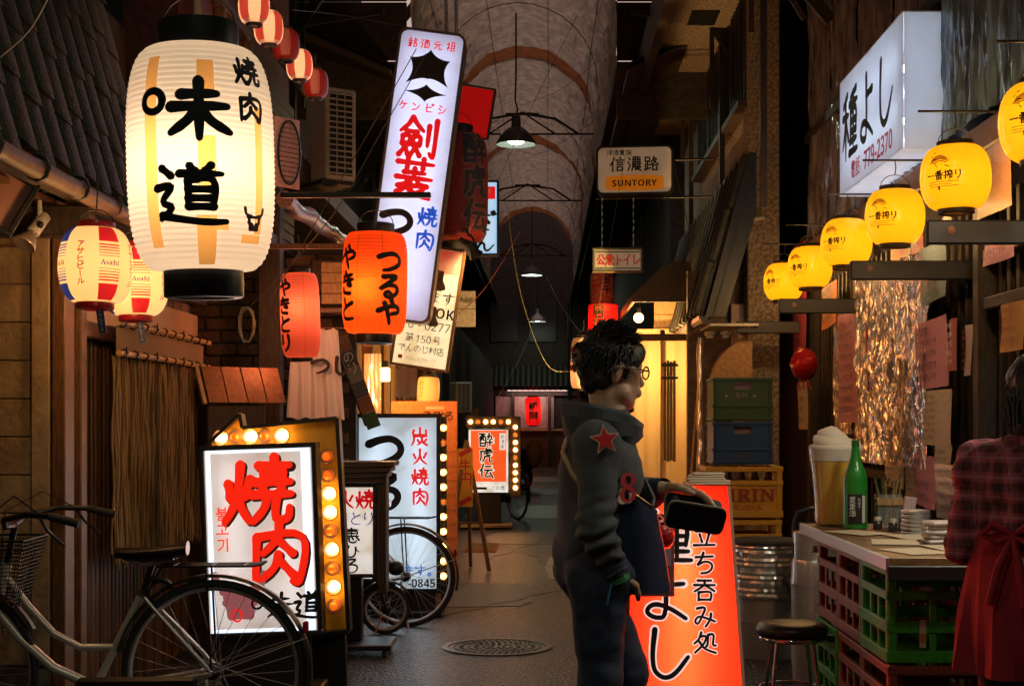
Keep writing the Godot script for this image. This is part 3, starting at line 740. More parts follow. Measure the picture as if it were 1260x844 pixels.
# ---------------------------------------------------------------- left side
func make_left():
	# house with tan siding: its flank faces us, its front runs along the alley
	var h := thing("siding_house", "tan board sided house with ribbed wooden door beside the parked bicycle", "house", Vector3(-1.965, 0, -6.0))
	part(h, "flank_wall", MB.new().box(Vector3(-1.75, 1.5, -0.06), Vector3(3.4, 3.0, 0.1)), M.siding)
	for i in 11:
		part(h, "siding_board", MB.new().box(Vector3(-1.765, 0.36 + i * 0.1565, 0.0), Vector3(3.38, 0.1525, 0.024), 0.004, Basis(Vector3.RIGHT, 0.03)), M.siding)
	part(h, "plinth", MB.new().box(Vector3(-1.75, 0.14, 0.0), Vector3(3.4, 0.28, 0.05), 0.008), M.concrete)
	part(h, "corner_board", MB.new().box(Vector3(-0.10, 1.19, 0.022), Vector3(0.075, 1.8, 0.03), 0.004), M.siding)
	part(h, "corner_post", MB.new().box(Vector3(-0.025, 1.2, -0.02), Vector3(0.055, 2.4, 0.12), 0.005), M.wood)
	part(h, "front_wall", MB.new().box(Vector3(-0.14, 1.6, -1.25), Vector3(0.1, 3.2, 2.3)), M.dark_wall)
	part(h, "door_post", MB.new().box(Vector3(-0.02, 1.1, -0.17), Vector3(0.07, 2.2, 0.08), 0.005), M.wood)
	for i in 34:
		part(h, "door_rib", MB.new().box(Vector3(-0.06, 0.98, -0.24 - i * 0.06), Vector3(0.035, 1.95, 0.05), 0.008), M.wood if i % 3 else M.wood_dark)
	part(h, "door_lintel", MB.new().box(Vector3(-0.03, 1.68, -1.25), Vector3(0.08, 0.07, 2.2), 0.006), M.wood)
	part(h, "transom", MB.new().box(Vector3(-0.045, 1.80, -1.25), Vector3(0.04, 0.18, 2.2), 0.006), M.wood_pale)
	part(h, "upper_beam", MB.new().box(Vector3(-0.02, 2.02, -1.2), Vector3(0.10, 0.16, 2.3), 0.008), M.wood_dark)
	part(h, "dark_beam", MB.new().box(Vector3(-1.0, 2.06, 0.32), Vector3(2.4, 0.12, 0.10), 0.008), M.wood_dark)
	part(h, "soffit", MB.new().box(Vector3(-0.9, 2.14, 0.6), Vector3(1.9, 0.02, 1.7)), M.wood)
	part(h, "upper_wall", MB.new().box(Vector3(-1.75, 3.1, -0.2), Vector3(3.4, 1.8, 0.1)), M.maroon)
	# steep tiled skirt roof along the eave
	var rf := thing("tiled_skirt_roof", "steep dark green tiled skirt roof over the left shop eave", "roof", Vector3(-1.76, 2.16, 0))
	var up := Vector3(-0.24, 1.0, 0).normalized()
	var out := Vector3(up.y, -up.x, 0)
	var tile_mb := MB.new()
	# a pantile: a shallow arched slab with a rounded lower end
	var W := 0.165; var Lt := 0.30
	for i in 8:
		for j in 5:
			var q := []
			for k in [[i, j], [i + 1, j], [i + 1, j + 1], [i, j + 1]]:
				var s: float = k[0] / 8.0 * 2 - 1; var e: float = k[1] / 5.0
				var drop: float = 0.045 * (1.0 - s * s) * (1.0 - e)
				q.append(Vector3(s * W / 2, e * Lt - drop, 0.045 * sqrt(max(0.0, 1.0 - s * s * 0.92)) + 0.016 * (1 - e)))
			var nn: Vector3 = (q[1] - q[0]).cross(q[3] - q[0]).normalized()
			tile_mb.quad(q[0], q[1], q[2], q[3], nn)
			if j == 0:
				tile_mb.quad(q[0], q[1], q[1] - Vector3(0, -0.004, 0.016), q[0] - Vector3(0, -0.004, 0.016), Vector3(0, -1, 0))
	var tile_mesh := tile_mb.mesh()
	part(rf, "roof_deck", MB.new().box(up * 0.75 + Vector3(-0.05, 0, -4.72), Vector3(0.06, 1.55, 3.44), 0.0, Basis(out, up, Vector3.BACK)), M.wood_dark)
	for c in 21:
		for r in 6:
			var o := partm(rf, "tile", tile_mesh, M.tile)
			o.transform = Transform3D(Basis(Vector3(0, 0, -1), up, out) * Basis(Vector3.BACK, rng.randf_range(-0.02, 0.02)), up * (r * 0.25 + (0.06 if c % 2 else 0.0)) + out * (0.0 + rng.randf() * 0.006) + Vector3(0, 0, -3.05 - c * 0.166))
	part(rf, "barge_board", MB.new().beam(Vector3(-0.03, -0.02, -6.47), up * 1.5 + Vector3(-0.03, 0, -6.47), 0.05, 0.10), M.wood_dark)
	part(rf, "gutter", MB.new().tube([Vector3(0.06, -0.02, -2.8), Vector3(0.06, -0.05, -6.9)], 0.035, 10), M.wood)
	for i in 9:
		var g := MB.new()
		var ringp := []
		for k in 9: ringp.append(Vector3(0.06 + cos(TAU * k / 8) * 0.042, -0.03 + sin(TAU * k / 8) * 0.042, -3.2 - i * 0.42))
		part(rf, "gutter_strap", g.tube(ringp, 0.007, 5, false), M.dark_metal)
	# rope curtain over the door, hung from two lashed bamboo poles
	var rc := thing("rope_curtain", "long brown rope curtain hung over the ribbed wooden doorway", "curtain", Vector3(-1.892, 1.72, -6.4))
	var pole := mott(lin(0.45, 0.24, 0.07), lin(0.62, 0.36, 0.12), 3.0, 0.35)
	for y in [0.0, -0.135]:
		part(rc, "bamboo_pole", MB.new().tube([Vector3(0.02, y, 0.0), Vector3(0.02, y + 0.004, -0.8), Vector3(0.02, y, -1.72)], 0.014, 8), pole)
	part(rc, "woven_band", MB.new().box(Vector3(0.0, -0.067, -0.84), Vector3(0.012, 0.11, 1.6), 0.003), M.rope)
	for i in 10:
		var z := -0.08 - i * 0.17
		for y in [0.0, -0.135]:
			var l := []
			for k in 9: l.append(Vector3(0.02 + cos(TAU * k / 8) * 0.019, y + sin(TAU * k / 8) * 0.019, z + k * 0.003))
			l.append(Vector3(0.04, y + 0.03 - 0.02 * (i % 3), z + 0.03))
			part(rc, "lashing", MB.new().tube(l, 0.004, 4), M.black)
	var rope_dark := mott(lin(0.09, 0.052, 0.02), lin(0.17, 0.105, 0.045), 14.0, 0.9, 0.06)
	var strand_meshes := []
	for k in 6:
		var p := []; var rr := []
		var len := 0.875 + k * 0.014
		for j in 10:
			p.append(Vector3(0.006 * sin(j * 1.3 + k) , -j / 9.0 * len, 0.005 * cos(j * 0.9 + k * 2)))
			rr.append(0.0052 + 0.0010 * sin(j * 2.1 + k))
		strand_meshes.append(MB.new().tube(p, rr, 5).mesh())
	for i in 296:
		var o := partm(rc, "rope_strand", strand_meshes[rng.randi() % 6], [M.rope, M.rope, rope_dark][i % 3 if rng.randf() < 0.8 else 2])
		o.position = Vector3(rng.randf_range(-0.012, 0.012), -0.145, -0.02 - i * 0.0057)
		o.rotation.x = rng.randf_range(-0.012, 0.012)
	# spot lamp under the eave
	var sp := thing("spot_lamp", "small white spot lamp clamped under the left eave", "lamp", at(48, 268, 5.6))
	var dirn := Vector3(-0.35, -0.78, 0.5).normalized()
	part(sp, "stem", MB.new().tube([Vector3(0, 0.10, 0), Vector3(0, -0.02, 0)], 0.010, 8), M.ac_white)
	part(sp, "clamp", MB.new().box(Vector3(0, 0.11, 0), Vector3(0.05, 0.03, 0.05), 0.006), M.dark_metal)
	part(sp, "knob", MB.new().ball(Vector3(0.012, -0.03, 0.028), Vector3(0.014, 0.014, 0.014), 8, 6), M.black)
	var hb := Basis(Quaternion(Vector3.DOWN, dirn))
	var b := MB.new(); b.t = Transform3D(hb, Vector3(0, -0.02, 0.0))
	b.lathe([Vector2(0.0, 0.04), Vector2(0.024, 0.04), Vector2(0.026, -0.05), Vector2(0.022, -0.052)], 16)
	part(sp, "body", b, M.ac_white)
	b = MB.new(); b.t = Transform3D(hb, Vector3(0, -0.02, 0.0))
	b.lathe([Vector2(0.020, -0.05), Vector2(0.026, -0.07), Vector2(0.046, -0.105), Vector2(0.046, -0.115), Vector2(0.040, -0.112), Vector2(0.0, -0.104)], 18)
	part(sp, "reflector", b, mat(lin(0.7, 0.6, 0.5), 0.2, 0.7))
	# dark framed board leaving the frame at the left
	var db := thing("framed_board", "dark framed board leaning at the left edge under the tiled roof", "board", at(-2, 243, 5.2), 0.5)
	db.rotation.z = -0.5
	part(db, "frame", MB.new().frame(0.20, 0.22, 0.02, -0.02, 0.02), M.black)
	part(db, "face", MB.new().box(Vector3(0, 0, -0.005), Vector3(0.16, 0.18, 0.01)), mat(lin(0.4, 0.2, 0.15), 0.5))
	# second storey behind the big lantern
	var us := thing("maroon_upper_storey", "dark maroon upper storey with a red lit window above the left lanterns", "building", Vector3(-1.62, 0, 0))
	part(us, "wall", MB.new().box(Vector3(-0.30, 3.7, -8.6), Vector3(0.3, 2.7, 2.9)), M.maroon)
	part(us, "corner_post", MB.new().box(Vector3(-0.12, 3.6, -7.15), Vector3(0.12, 2.9, 0.10), 0.01), M.maroon)
	part(us, "window_frame", MB.new().box(Vector3(-0.12, 3.05, -7.8), Vector3(0.06, 0.95, 0.06), 0.006), M.wood)
	part(us, "window_frame", MB.new().box(Vector3(-0.12, 3.05, -8.5), Vector3(0.06, 0.95, 0.06), 0.006), M.wood)
	part(us, "window_rail", MB.new().box(Vector3(-0.12, 3.52, -8.15), Vector3(0.06, 0.06, 0.8), 0.006), M.wood)
	part(us, "window_pane", MB.new().box(Vector3(-0.14, 3.05, -8.15), Vector3(0.02, 0.9, 0.64)), mat(lin(0.10, 0.03, 0.02), 0.1))
	part(us, "eave_pipe", MB.new().tube([Vector3(0.05, 3.45, -5.6), Vector3(0.05, 3.42, -9.9)], 0.022, 8), M.wood_dark)
	part(us, "soffit", MB.new().box(Vector3(-0.25, 2.34, -8.6), Vector3(0.6, 0.06, 2.9)), M.wood_dark)
	for i in 16:
		part(us, "clapboard", MB.new().box(Vector3(-0.11, 2.45 + i * 0.062, -9.5), Vector3(0.03, 0.056, 0.9), 0.004), M.wood_dark)
	# brick recess
	var br := thing("brick_wall", "dark brick wall in the recess behind the arrow sign", "wall", Vector3(-2.0, 0, -9.2))
	part(br, "mortar", MB.new().box(Vector3(0.1, 1.2, -0.06), Vector3(1.4, 2.4, 0.08)), M.mortar)
	var brick_mesh = MB.new().box(Vector3.ZERO, Vector3(0.19, 0.068, 0.05), 0.005).mesh()
	for r in 22:
		for c in 6:
			var o := partm(br, "brick", brick_mesh, M.brick)
			o.position = Vector3(-0.45 + c * 0.202 + (0.1 if r % 2 else 0.0), 0.62 + r * 0.08, -0.01 + rng.randf() * 0.006)
	var po := one("timber_post", MB.new().box(Vector3(0, 1.5, 0), Vector3(0.13, 3.0, 0.13), 0.008), M.wood_dark, "dark timber post behind the small red lantern", "post", "", Vector3(-1.62, 0, -8.6))
	# small copper roofed box
	var sb := thing("roofed_cabinet", "little copper roofed cabinet beside the rope curtain", "cabinet", at(276, 500, 7.9))
	var cop := mott(lin(0.24, 0.10, 0.04), lin(0.36, 0.17, 0.08), 2.0, 0.35, 0.03, 0.4)
	for s in [-1.0, 1.0]:
		for k in 4:
			part(sb, "roof_sheet", MB.new().box(Vector3(s * 0.052, 0.115, 0.0 - 0.06 + k * 0.115 - 0.2), Vector3(0.008, 0.22, 0.11), 0.002, Basis(Vector3.BACK, s * 0.48)), cop)
	sb.rotation.y = -0.9
	part(sb, "gable", MB.new().prism(PackedVector2Array([Vector2(-0.08, 0.02), Vector2(0.08, 0.02), Vector2(0, 0.19)]), 0.135, 0.15), M.wood_dark)
	part(sb, "barge_board", MB.new().beam(Vector3(-0.115, 0.01, 0.17), Vector3(0, 0.225, 0.17), 0.02, 0.02).beam(Vector3(0.115, 0.01, 0.17), Vector3(0, 0.225, 0.17), 0.02, 0.02), M.wood_pale)
	part(sb, "body", MB.new().box(Vector3(0, -0.16, -0.04), Vector3(0.13, 0.34, 0.34), 0.006), M.wood_dark)
	part(sb, "leg", MB.new().box(Vector3(0, -0.75, -0.04), Vector3(0.08, 0.95, 0.08), 0.006), M.wood_dark)
	# pale jars on a shelf beneath the white noren
	var sh := one("shelf_unit", MB.new().box(Vector3(0, 0.5, 0), Vector3(0.5, 1.0, 0.3), 0.01).box(Vector3(0.0, 1.01, 0), Vector3(0.55, 0.03, 0.34), 0.005), M.wood_dark, "dark wooden shelf unit under the white shop curtain", "shelf", "", Vector3(-1.45, 0, -9.0))
	for i in 3:
		var j := thing("storage_jar", ["squat", "lidded", "tall"][i] + " clear storage jar on the dark shelf under the white curtain", "jar", Vector3(-1.58 + i * 0.11, 1.026, -8.95 + (i % 2) * 0.05), 0.0, "jars on the dark shelf")
		part(j, "glass", MB.new().lathe([Vector2(0.0, 0.0), Vector2(0.042, 0.0), Vector2(0.045, 0.01), Vector2(0.045, 0.16 + i * 0.02), Vector2(0.036, 0.18 + i * 0.02)], 16), mat(lin(0.45, 0.42, 0.42), 0.2))
		part(j, "lid", MB.new().lathe([Vector2(0.038, 0.18 + i * 0.02), Vector2(0.038, 0.205 + i * 0.02), Vector2(0.0, 0.207 + i * 0.02)], 16), M.white_paint)
	# white shop curtain
	var wn := thing("white_shop_curtain", "white hanging shop curtain with black lettering between red lanterns", "curtain", at(388, 405, 8.5))
	var wm := sheet(lin(0.82, 0.77, 0.76), Color(0.10, 0.085, 0.08), 0.8)
	for k in 3:
		var cm := MB.new()
		var gx := func(u: float, v: float) -> Vector3: return Vector3((k - 1) * 0.085 + (u - 0.5) * 0.092 * (1.0 + 0.5 * (1 - v)) + (0.018 * (1 - v)) * (k - 1), (v - 1.0) * 0.52 + 0.008 * sin(u * 9 + k), 0.018 * sin(u * 11.0 + k * 2.0 + v * 1.5) * (1.2 - v * 0.8) + k * 0.004)
		for i in 12:
			for j in 10:
				var q := []
				for w in [[i, j], [i + 1, j], [i + 1, j + 1], [i, j + 1]]: q.append(gx.call(w[0] / 12.0, w[1] / 10.0))
				cm.quad(q[0], q[1], q[2], q[3], (q[1] - q[0]).cross(q[3] - q[0]).normalized())
		part(wn, "cloth_strip", cm, wm)
	part(wn, "rod", MB.new().tube([Vector3(-0.2, 0.006, 0), Vector3(0.2, 0.006, 0)], 0.008, 6), M.wood)
	ink(wn, "lettering", M.ink, func(mb): write(mb, ["つ", "し"], -0.02, -0.16, 0.11, flat, 20.0, {"lift": 0.045, "down": false}))
	# diagonal printed banner
	var bn := thing("printed_banner", "long printed cloth banner leaning diagonally by the white curtain", "banner", at(440, 470, 9.0))
	bn.rotation.z = 0.36
	var colr := [lin(0.30, 0.16, 0.09), lin(0.10, 0.11, 0.12), lin(0.34, 0.30, 0.24), lin(0.13, 0.14, 0.15), lin(0.35, 0.14, 0.08), lin(0.06, 0.16, 0.09)]
	for k in 6:
		part(bn, "printed_field", MB.new().box(Vector3(0.004 * sin(k), 0.25 - k * 0.1, 0), Vector3(0.085, 0.099, 0.004)), mott(colr[k] * 0.8, colr[k], 6.0))
	part(bn, "pole", MB.new().tube([Vector3(-0.05, 0.34, -0.01), Vector3(-0.05, -0.27, -0.01)], 0.008, 6), M.dark_metal)
	ink(bn, "lettering", M.white_paint, func(mb): write(mb, ["の", "り"], -0.035, 0.20, 0.07, flat, 12.0, {"lift": 0.004}))
	# shop front further on, warm inside
	var sf := thing("lit_shopfront", "shopfront with warm lit interior behind the marquee sign", "building", Vector3(-1.35, 0, -9.6))
	part(sf, "beam", MB.new().box(Vector3(-0.05, 2.2, -3.0), Vector3(0.14, 0.2, 7.0), 0.01), M.wood)
	part(sf, "counter_wall", MB.new().box(Vector3(-0.1, 0.5, -3.0), Vector3(0.1, 1.0, 6.6), 0.01), M.wood)
	part(sf, "back_wall", MB.new().box(Vector3(-0.14, 1.6, -3.4), Vector3(0.02, 1.3, 6.4)), mott(lin(0.30, 0.16, 0.07), lin(0.46, 0.27, 0.12), 0.8))
	for k in 6:
		part(sf, "post", MB.new().box(Vector3(0.0, 1.1, -0.2 - k * 1.25), Vector3(0.08, 2.2, 0.08), 0.006), M.wood)
	for k in 9:
		part(sf, "shutter_slat", MB.new().box(Vector3(0.03, 1.75, -2.4 - k * 0.07), Vector3(0.02, 0.9, 0.055), 0.003), M.wood_pale)
	var lamp := thing("shop_tube_lamp", "small glowing white box lamp on the warm shopfront", "lamp", at(474, 461, 10.6))
	part(lamp, "shade", MB.new().box(Vector3.ZERO, Vector3(0.065, 0.10, 0.05), 0.006), glow(Color(1.0, 0.88, 0.62), 3.0))
	part(lamp, "holder", MB.new().box(Vector3(0, 0.075, 0), Vector3(0.05, 0.05, 0.05), 0.004), M.dark_metal)
	omni(lamp, Vector3(0.0, 0.0, 0.0), Color(1.0, 0.66, 0.34), 1.5, 0.04)
	# clear strips and small hanging cloth
	var ps := thing("foil_strip_curtain", "strips of shiny film hanging on the warm shopfront", "curtain", at(458, 460, 10.9))
	for k in 5:
		part(ps, "strip", MB.new().box(Vector3(-0.05 + k * 0.026, -0.1, 0.006 * (k % 2)), Vector3(0.024, 0.5, 0.002), 0.0, Basis(Vector3.UP, rng.randf_range(-0.4, 0.4))), M.foil)
	var tw := MB.new()
	for i in 14:
		var x0 := i / 14.0 * 0.15; var x1 := (i + 1) / 14.0 * 0.15
		var z0 := 0.012 * sin(i * 1.4); var z1 := 0.012 * sin((i + 1) * 1.4)
		tw.quad(Vector3(x0, 0, z0 * 0.3), Vector3(x1, 0, z1 * 0.3), Vector3(x1, -0.20 - 0.01 * (i % 3), z1), Vector3(x0, -0.20 - 0.01 * (i % 3), z0), Vector3(0, 0, 1))
	one("hanging_towel", tw, mat(lin(0.62, 0.55, 0.50), 0.9), "pale towel hung out on the warm shopfront", "towel", "", at(487, 453, 10.4))
	# unit on the wall further on
	ac_unit(at(571, 489, 19.0), 0.22, 0.40, 0.30, "small air conditioner unit low on the far left wall", 0.35)
	# air conditioner high on the left
	ac_unit(at(420, 165, 9.2), 0.21, 0.58, 0.30, "weathered air conditioner on the upper left wall", 0.6)
	# fan shaped round grille on the upper wall
	var fg := thing("round_mesh_panel", "pink lit panel with oval black mesh on the upper left wall", "panel", at(354, 188, 7.6), 0.9)
	part(fg, "board", MB.new().box(Vector3(0, 0, -0.01), Vector3(0.17, 0.36, 0.015), 0.003), mott(lin(0.45, 0.18, 0.25), lin(0.75, 0.45, 0.48), 9.0))
	var ov := []
	for k in 25: ov.append(Vector3(cos(TAU * k / 24) * 0.075, sin(TAU * k / 24) * 0.165, 0.01))
	part(fg, "mesh_ring", MB.new().tube(ov, 0.006, 6, false), M.black)
	var bars := MB.new()
	for k in 13:
		var y := -0.15 + k * 0.025
		var hw := 0.075 * sqrt(max(0.0, 1.0 - y * y / 0.0272))
		bars.box(Vector3(0, y, 0.01), Vector3(hw * 2, 0.004, 0.004))
	part(fg, "mesh_bars", bars, M.black)
	# horizontal bracket arms that carry the lanterns
	var arm := [[at(345, 240, 6.9), at(530, 240, 6.9), M.black, "black iron sign arm crossing the tall white sign"], [at(318, 303, 7.6), at(426, 303, 7.6), M.wood, "brown wooden arm behind the red lantern"]]
	for a in arm:
		one("bracket_arm", MB.new().beam(a[0], a[1], 0.03, 0.026, 0.004), a[2], a[3], "bracket", "lantern bracket arms on the left")
	# crumpled plastic covered awning edge
	var ce := []
	for k in 12: ce.append(at(348, 245, 8.0).lerp(at(425, 300, 9.6), k / 11.0) + Vector3(rng.randf_range(-0.01, 0.01), rng.randf_range(-0.012, 0.012), 0))
	one("wrapped_awning_roll", MB.new().tube(ce, [0.05, 0.042, 0.05, 0.045, 0.052, 0.046, 0.05, 0.044, 0.05, 0.045, 0.05, 0.04], 9), mott(lin(0.28, 0.16, 0.16), lin(0.50, 0.34, 0.34), 5.0, 0.25), "crumpled plastic wrapped roll under the upper left eave", "awning")
	# orange lit boards beside the red lantern
	var ob := thing("orange_board_box", "orange lit wooden box board beside the small red lantern", "board", at(408, 350, 8.6))
	for k in 4:
		part(ob, "board", MB.new().box(Vector3(0.02, 0.10 - k * 0.062, 0), Vector3(0.16, 0.06, 0.03), 0.004), M.wood_pale)
	part(ob, "ledge", MB.new().box(Vector3(0.0, -0.16, 0.04), Vector3(0.24, 0.03, 0.12), 0.004), M.wood)
	# coiled cable on the wall
	var coil := []
	for k in 40: coil.append(Vector3(cos(k * 0.8) * (0.035 + 0.003 * sin(k)), sin(k * 0.8) * (0.085 + 0.006 * sin(k * 1.7)), 0.001 * k))
	one("cable_coil", MB.new().tube(coil, 0.004, 5), M.cable, "coil of pale cable tied up beneath the big white lantern", "cable", "", at(304, 400, 6.8))

func ac_unit(pos: Vector3, w: float, h: float, dep: float, label: String, turn: float):
	var t := thing("air_conditioner", label, "air conditioner", pos, turn, "air conditioner units")
	part(t, "casing", MB.new().box(Vector3(0, 0, -dep / 2), Vector3(w, h, dep), 0.012), M.ac_white)
	part(t, "grille_opening", MB.new().box(Vector3(-w * 0.04, 0, 0.002), Vector3(w * 0.78, h * 0.9, 0.004)), M.black)
	for i in 15:
		part(t, "grille_slat", MB.new().box(Vector3(-w * 0.04, -h * 0.43 + i * h * 0.0615, 0.007), Vector3(w * 0.80, h * 0.016, 0.008)), M.ac_white)
	for i in 4:
		part(t, "grille_upright", MB.new().box(Vector3(-w * 0.04 + (i - 1.5) * w * 0.26, 0, 0.009), Vector3(w * 0.02, h * 0.9, 0.006)), M.ac_white)
	part(t, "mounting_bracket", MB.new().box(Vector3(-w * 0.1, -h / 2 - 0.015, -dep / 2 - 0.1), Vector3(w * 1.1, 0.025, dep + 0.2), 0.003), M.dark_metal)

# ---------------------------------------------------------------- the lanterns
func face(p: Vector3) -> float: return atan2(-p.x, -p.z)   # turn round the lantern that looks at the eye
func make_lanterns():
	# big white lantern close by
	var p := at(247, 198, 3.2)
	var c := {"R": 0.156, "rc": 0.078, "H": 0.484, "p": 3.0, "n": 40, "rib": 0.0028, "seg": 56, "cap": 0.055, "hoop": M.black, "E": 0.26, "lc": Color(1.0, 0.86, 0.68), "a": face(p), "ly": -0.02, "lz": 0.04, "cord": 0.0,
		"paper": sheet(lin(0.80, 0.74, 0.62), Color(0.215, 0.20, 0.20), 0.6, 0.20)}
	var t := lantern("paper_lantern", "big white paper lantern with bold black brush lettering hanging close by", p, c)
	var on := on_lantern.bind(c)
	ink(t, "brown_band", sheet(lin(0.30, 0.14, 0.04), Color(0.26, 0.155, 0.055), 0.7), func(mb):
		patch(mb, -0.118, -0.088, -0.20, 0.20, on, 0.0008, 4, 40)
		patch(mb, 0.000, 0.036, 0.11, 0.19, on, 0.0008, 4, 10); patch(mb, 0.000, 0.036, -0.09, 0.03, on, 0.0008, 4, 14); patch(mb, -0.006, 0.036, -0.235, -0.135, on, 0.0008, 4, 12); patch(mb, 0.036, 0.062, -0.165, -0.148, on, 0.0008, 4, 3)
		patch(mb, 0.128, 0.15, -0.17, 0.10, on, 0.0008, 4, 24); patch(mb, 0.095, 0.150, -0.19, -0.172, on, 0.0008, 4, 3))
	ink(t, "lettering", M.ink, func(mb):
		write(mb, ["未"], -0.062, 0.148, 0.128, on, 19.0, {"lift": 0.002, "sx": 1.02, "taper": 0.6})
		write(mb, ["道"], -0.098, -0.028, 0.128, on, 14.0, {"lift": 0.002, "sx": 1.22, "taper": 0.6})
		var ringp := PackedVector2Array()
		for k in 13: ringp.append(Vector2(-0.096 + cos(TAU * k / 12) * 0.023, 0.103 + sin(TAU * k / 12) * 0.022))
		brush(mb, ringp, 0.018, on, 0.002, true, 0.9)
		write(mb, ["焼", "肉"], 0.082, 0.205, 0.062, on, 17.0, {"lift": 0.002, "sx": 1.15, "step": 1.25, "taper": 0.7}))
	ink(t, "ox_mark", mat(lin(0.10, 0.02, 0.02), 0.6), func(mb): ox(mb, on, 0.125, -0.140, 0.052))
	part(t, "hanging_rope", MB.new().tube([Vector3(0, 0.30, 0), Vector3(-0.002, 0.42, 0.0), Vector3(0.003, 0.75, 0.0), Vector3(0, 1.3, 0)], 0.008, 7).tube([Vector3(-0.1, 0.47, 0), Vector3(-0.05, 0.375, 0.004), Vector3(0, 0.355, 0.008), Vector3(0.02, 0.39, 0.008), Vector3(0.012, 0.45, 0)], 0.006, 6), M.cable)
	# beer lanterns in red, white and blue
	var asahi_paper := sheet(lin(0.80, 0.70, 0.50), Color(0.160, 0.147, 0.110), 0.6, 0.2)
	var red_hoop := mat(lin(0.35, 0.01, 0.015), 0.3)
	for k in 2:
		p = [at(117, 327, 5.2), at(166, 347, 5.75)][k]
		c = {"R": 0.128, "rc": 0.058, "H": 0.268, "p": 2.15, "n": 26, "rib": 0.0014, "seg": 48, "cap": 0.020, "hoop": red_hoop, "E": 0.28, "lc": Color(1.0, 0.74, 0.46), "a": face(p) + (0.1 if k == 0 else -0.05), "ly": 0.0, "cord": 0.12, "paper": asahi_paper}
		t = lantern("beer_lantern", ["round red and white striped lantern nearest the tan wall", "round red and white striped lantern partly behind its twin"][k], p, c, "striped beer lanterns under the left eave")
		on = on_lantern.bind(c)
		var rin := sheet(lin(0.45, 0.01, 0.02), Color(0.10, 0.003, 0.008), 0.5)
		var bin := sheet(lin(0.02, 0.03, 0.35), Color(0.004, 0.01, 0.10), 0.5)
		var gap := TAU * 0.128 / 8.0
		for s in [[0.030, rin], [0.030 - gap * 2, bin], [0.030 + gap * 2, bin]]:
			ink(t, "colour_print", s[1], func(mb):
				var u0: float = s[0] - 0.038; var u1: float = s[0] + 0.038
				patch(mb, u0, u1, 0.074, 0.128, on, 0.0012, 8, 8); patch(mb, u0, u1, -0.128, -0.074, on, 0.0012, 8, 8)
				for q in 5:
					var hh := 0.0052 - q * 0.0008
					patch(mb, u0, u1, 0.062 - q * 0.0098 - hh / 2, 0.062 - q * 0.0098 + hh / 2, on, 0.0012, 8, 2)
					patch(mb, u0, u1, -0.062 + q * 0.0098 - hh / 2, -0.062 + q * 0.0098 + hh / 2, on, 0.0012, 8, 2))
		for s in [0.030, 0.030 - gap * 2]:
			ink(t, "brand_lettering", mat(lin(0.03, 0.02, 0.20), 0.5), func(mb): lay(mb, latin("Asahi", 0.018, "Droid Serif", true), s, 0.0, on, 0.0016))
		for s in [0.030 - gap, 0.030 + gap]:
			ink(t, "lettering", mat(lin(0.45, 0.02, 0.02), 0.5), func(mb): write(mb, chars("アサヒビ｜ル"), s - 0.014, 0.074, 0.024, on, 17.0, {"lift": 0.0016, "sx": 1.1, "taper": 0.9, "round": false}))
		var rb := part(t, "ribbon_tag", MB.new().box(Vector3(0.03, -0.20, 0.03), Vector3(0.026, 0.085, 0.003), 0.0, Basis(Vector3.BACK, 0.15)), mat(lin(0.012, 0.03, 0.12), 0.5))
		var rl := MB.new()
		rl.t = Transform3D(Basis(Vector3.BACK, 0.15), Vector3(0.03, -0.20, 0.0318))
		write(rl, chars("アサヒビ｜ル"), -0.006, 0.039, 0.0115, flat, 12.0, {"lift": 0.0004, "taper": 0.9})
		part(t, "ribbon_lettering", rl, mat(lin(0.5, 0.45, 0.3), 0.6))
	# small red and white lanterns under the upper eave
	var small_paper := sheet(lin(0.80, 0.55, 0.45), Color(0.160, 0.135, 0.108), 0.6, 0.3)
	var small_red := sheet(lin(0.30, 0.012, 0.012), Color(0.03, 0.003, 0.003), 0.5)
	var sm := [[312, 8, 6.6, 1], [330, 34, 7.0, 1], [351, 55, 7.5, 0], [368, 80, 7.8, 1], [388, 103, 8.2, 0]]
	for k in 5:
		p = at(sm[k][0], sm[k][1], sm[k][2])
		var lit: bool = sm[k][3] == 1
		c = {"R": 0.070, "rc": 0.030, "H": 0.160, "p": 2.3, "n": 18, "rib": 0.0008, "seg": 32, "cap": 0.008, "hoop": M.wood_dark, "E": 0.14 if lit else 0.0, "lc": Color(1.0, 0.74, 0.56), "a": face(p), "cord": 0.05, "paper": small_paper if lit else sheet(lin(0.42, 0.02, 0.02), Color(0.05, 0.004, 0.004), 0.5)}
		t = lantern("small_lantern", ["small lit red striped lantern cut by the top edge", "second lit red striped lantern from the top left", "unlit dark red lantern between two lit ones", "lit red striped lantern nearest the air conditioner", "unlit red lantern lowest in the small upper row"][k], p, c, "small lanterns under the upper left eave")
		on = on_lantern.bind(c)
		var strip := sheet(lin(0.55, 0.05, 0.04), Color(0.06, 0.012, 0.010), 0.5) if lit else sheet(lin(0.55, 0.16, 0.13), Color(0.05, 0.015, 0.012), 0.5)
		for q in 4:
			var mid: float = (q - 1.5) * 0.11 + (0.0 if lit else 0.055)
			ink(t, "stripe", strip, func(mb): patch(mb, mid - 0.0265, mid + 0.0265, -0.078, 0.078, on, 0.0006, 5, 12))
	# red barrel lantern with three large letters
	p = at(461, 349, 7.0)
	c = {"R": 0.153, "rc": 0.082, "H": 0.486, "p": 4.2, "n": 30, "rib": 0.0022, "seg": 44, "cap": 0.042, "hoop": M.black, "E": 0.46, "lc": Color(1.0, 0.62, 0.30), "a": face(p), "ly": -0.03, "lx": -0.03, "lz": 0.09, "cord": 0.1,
		"paper": sheet(lin(0.30, 0.016, 0.010), Color(0.46, 0.076, 0.014), 0.6, 0.004)}
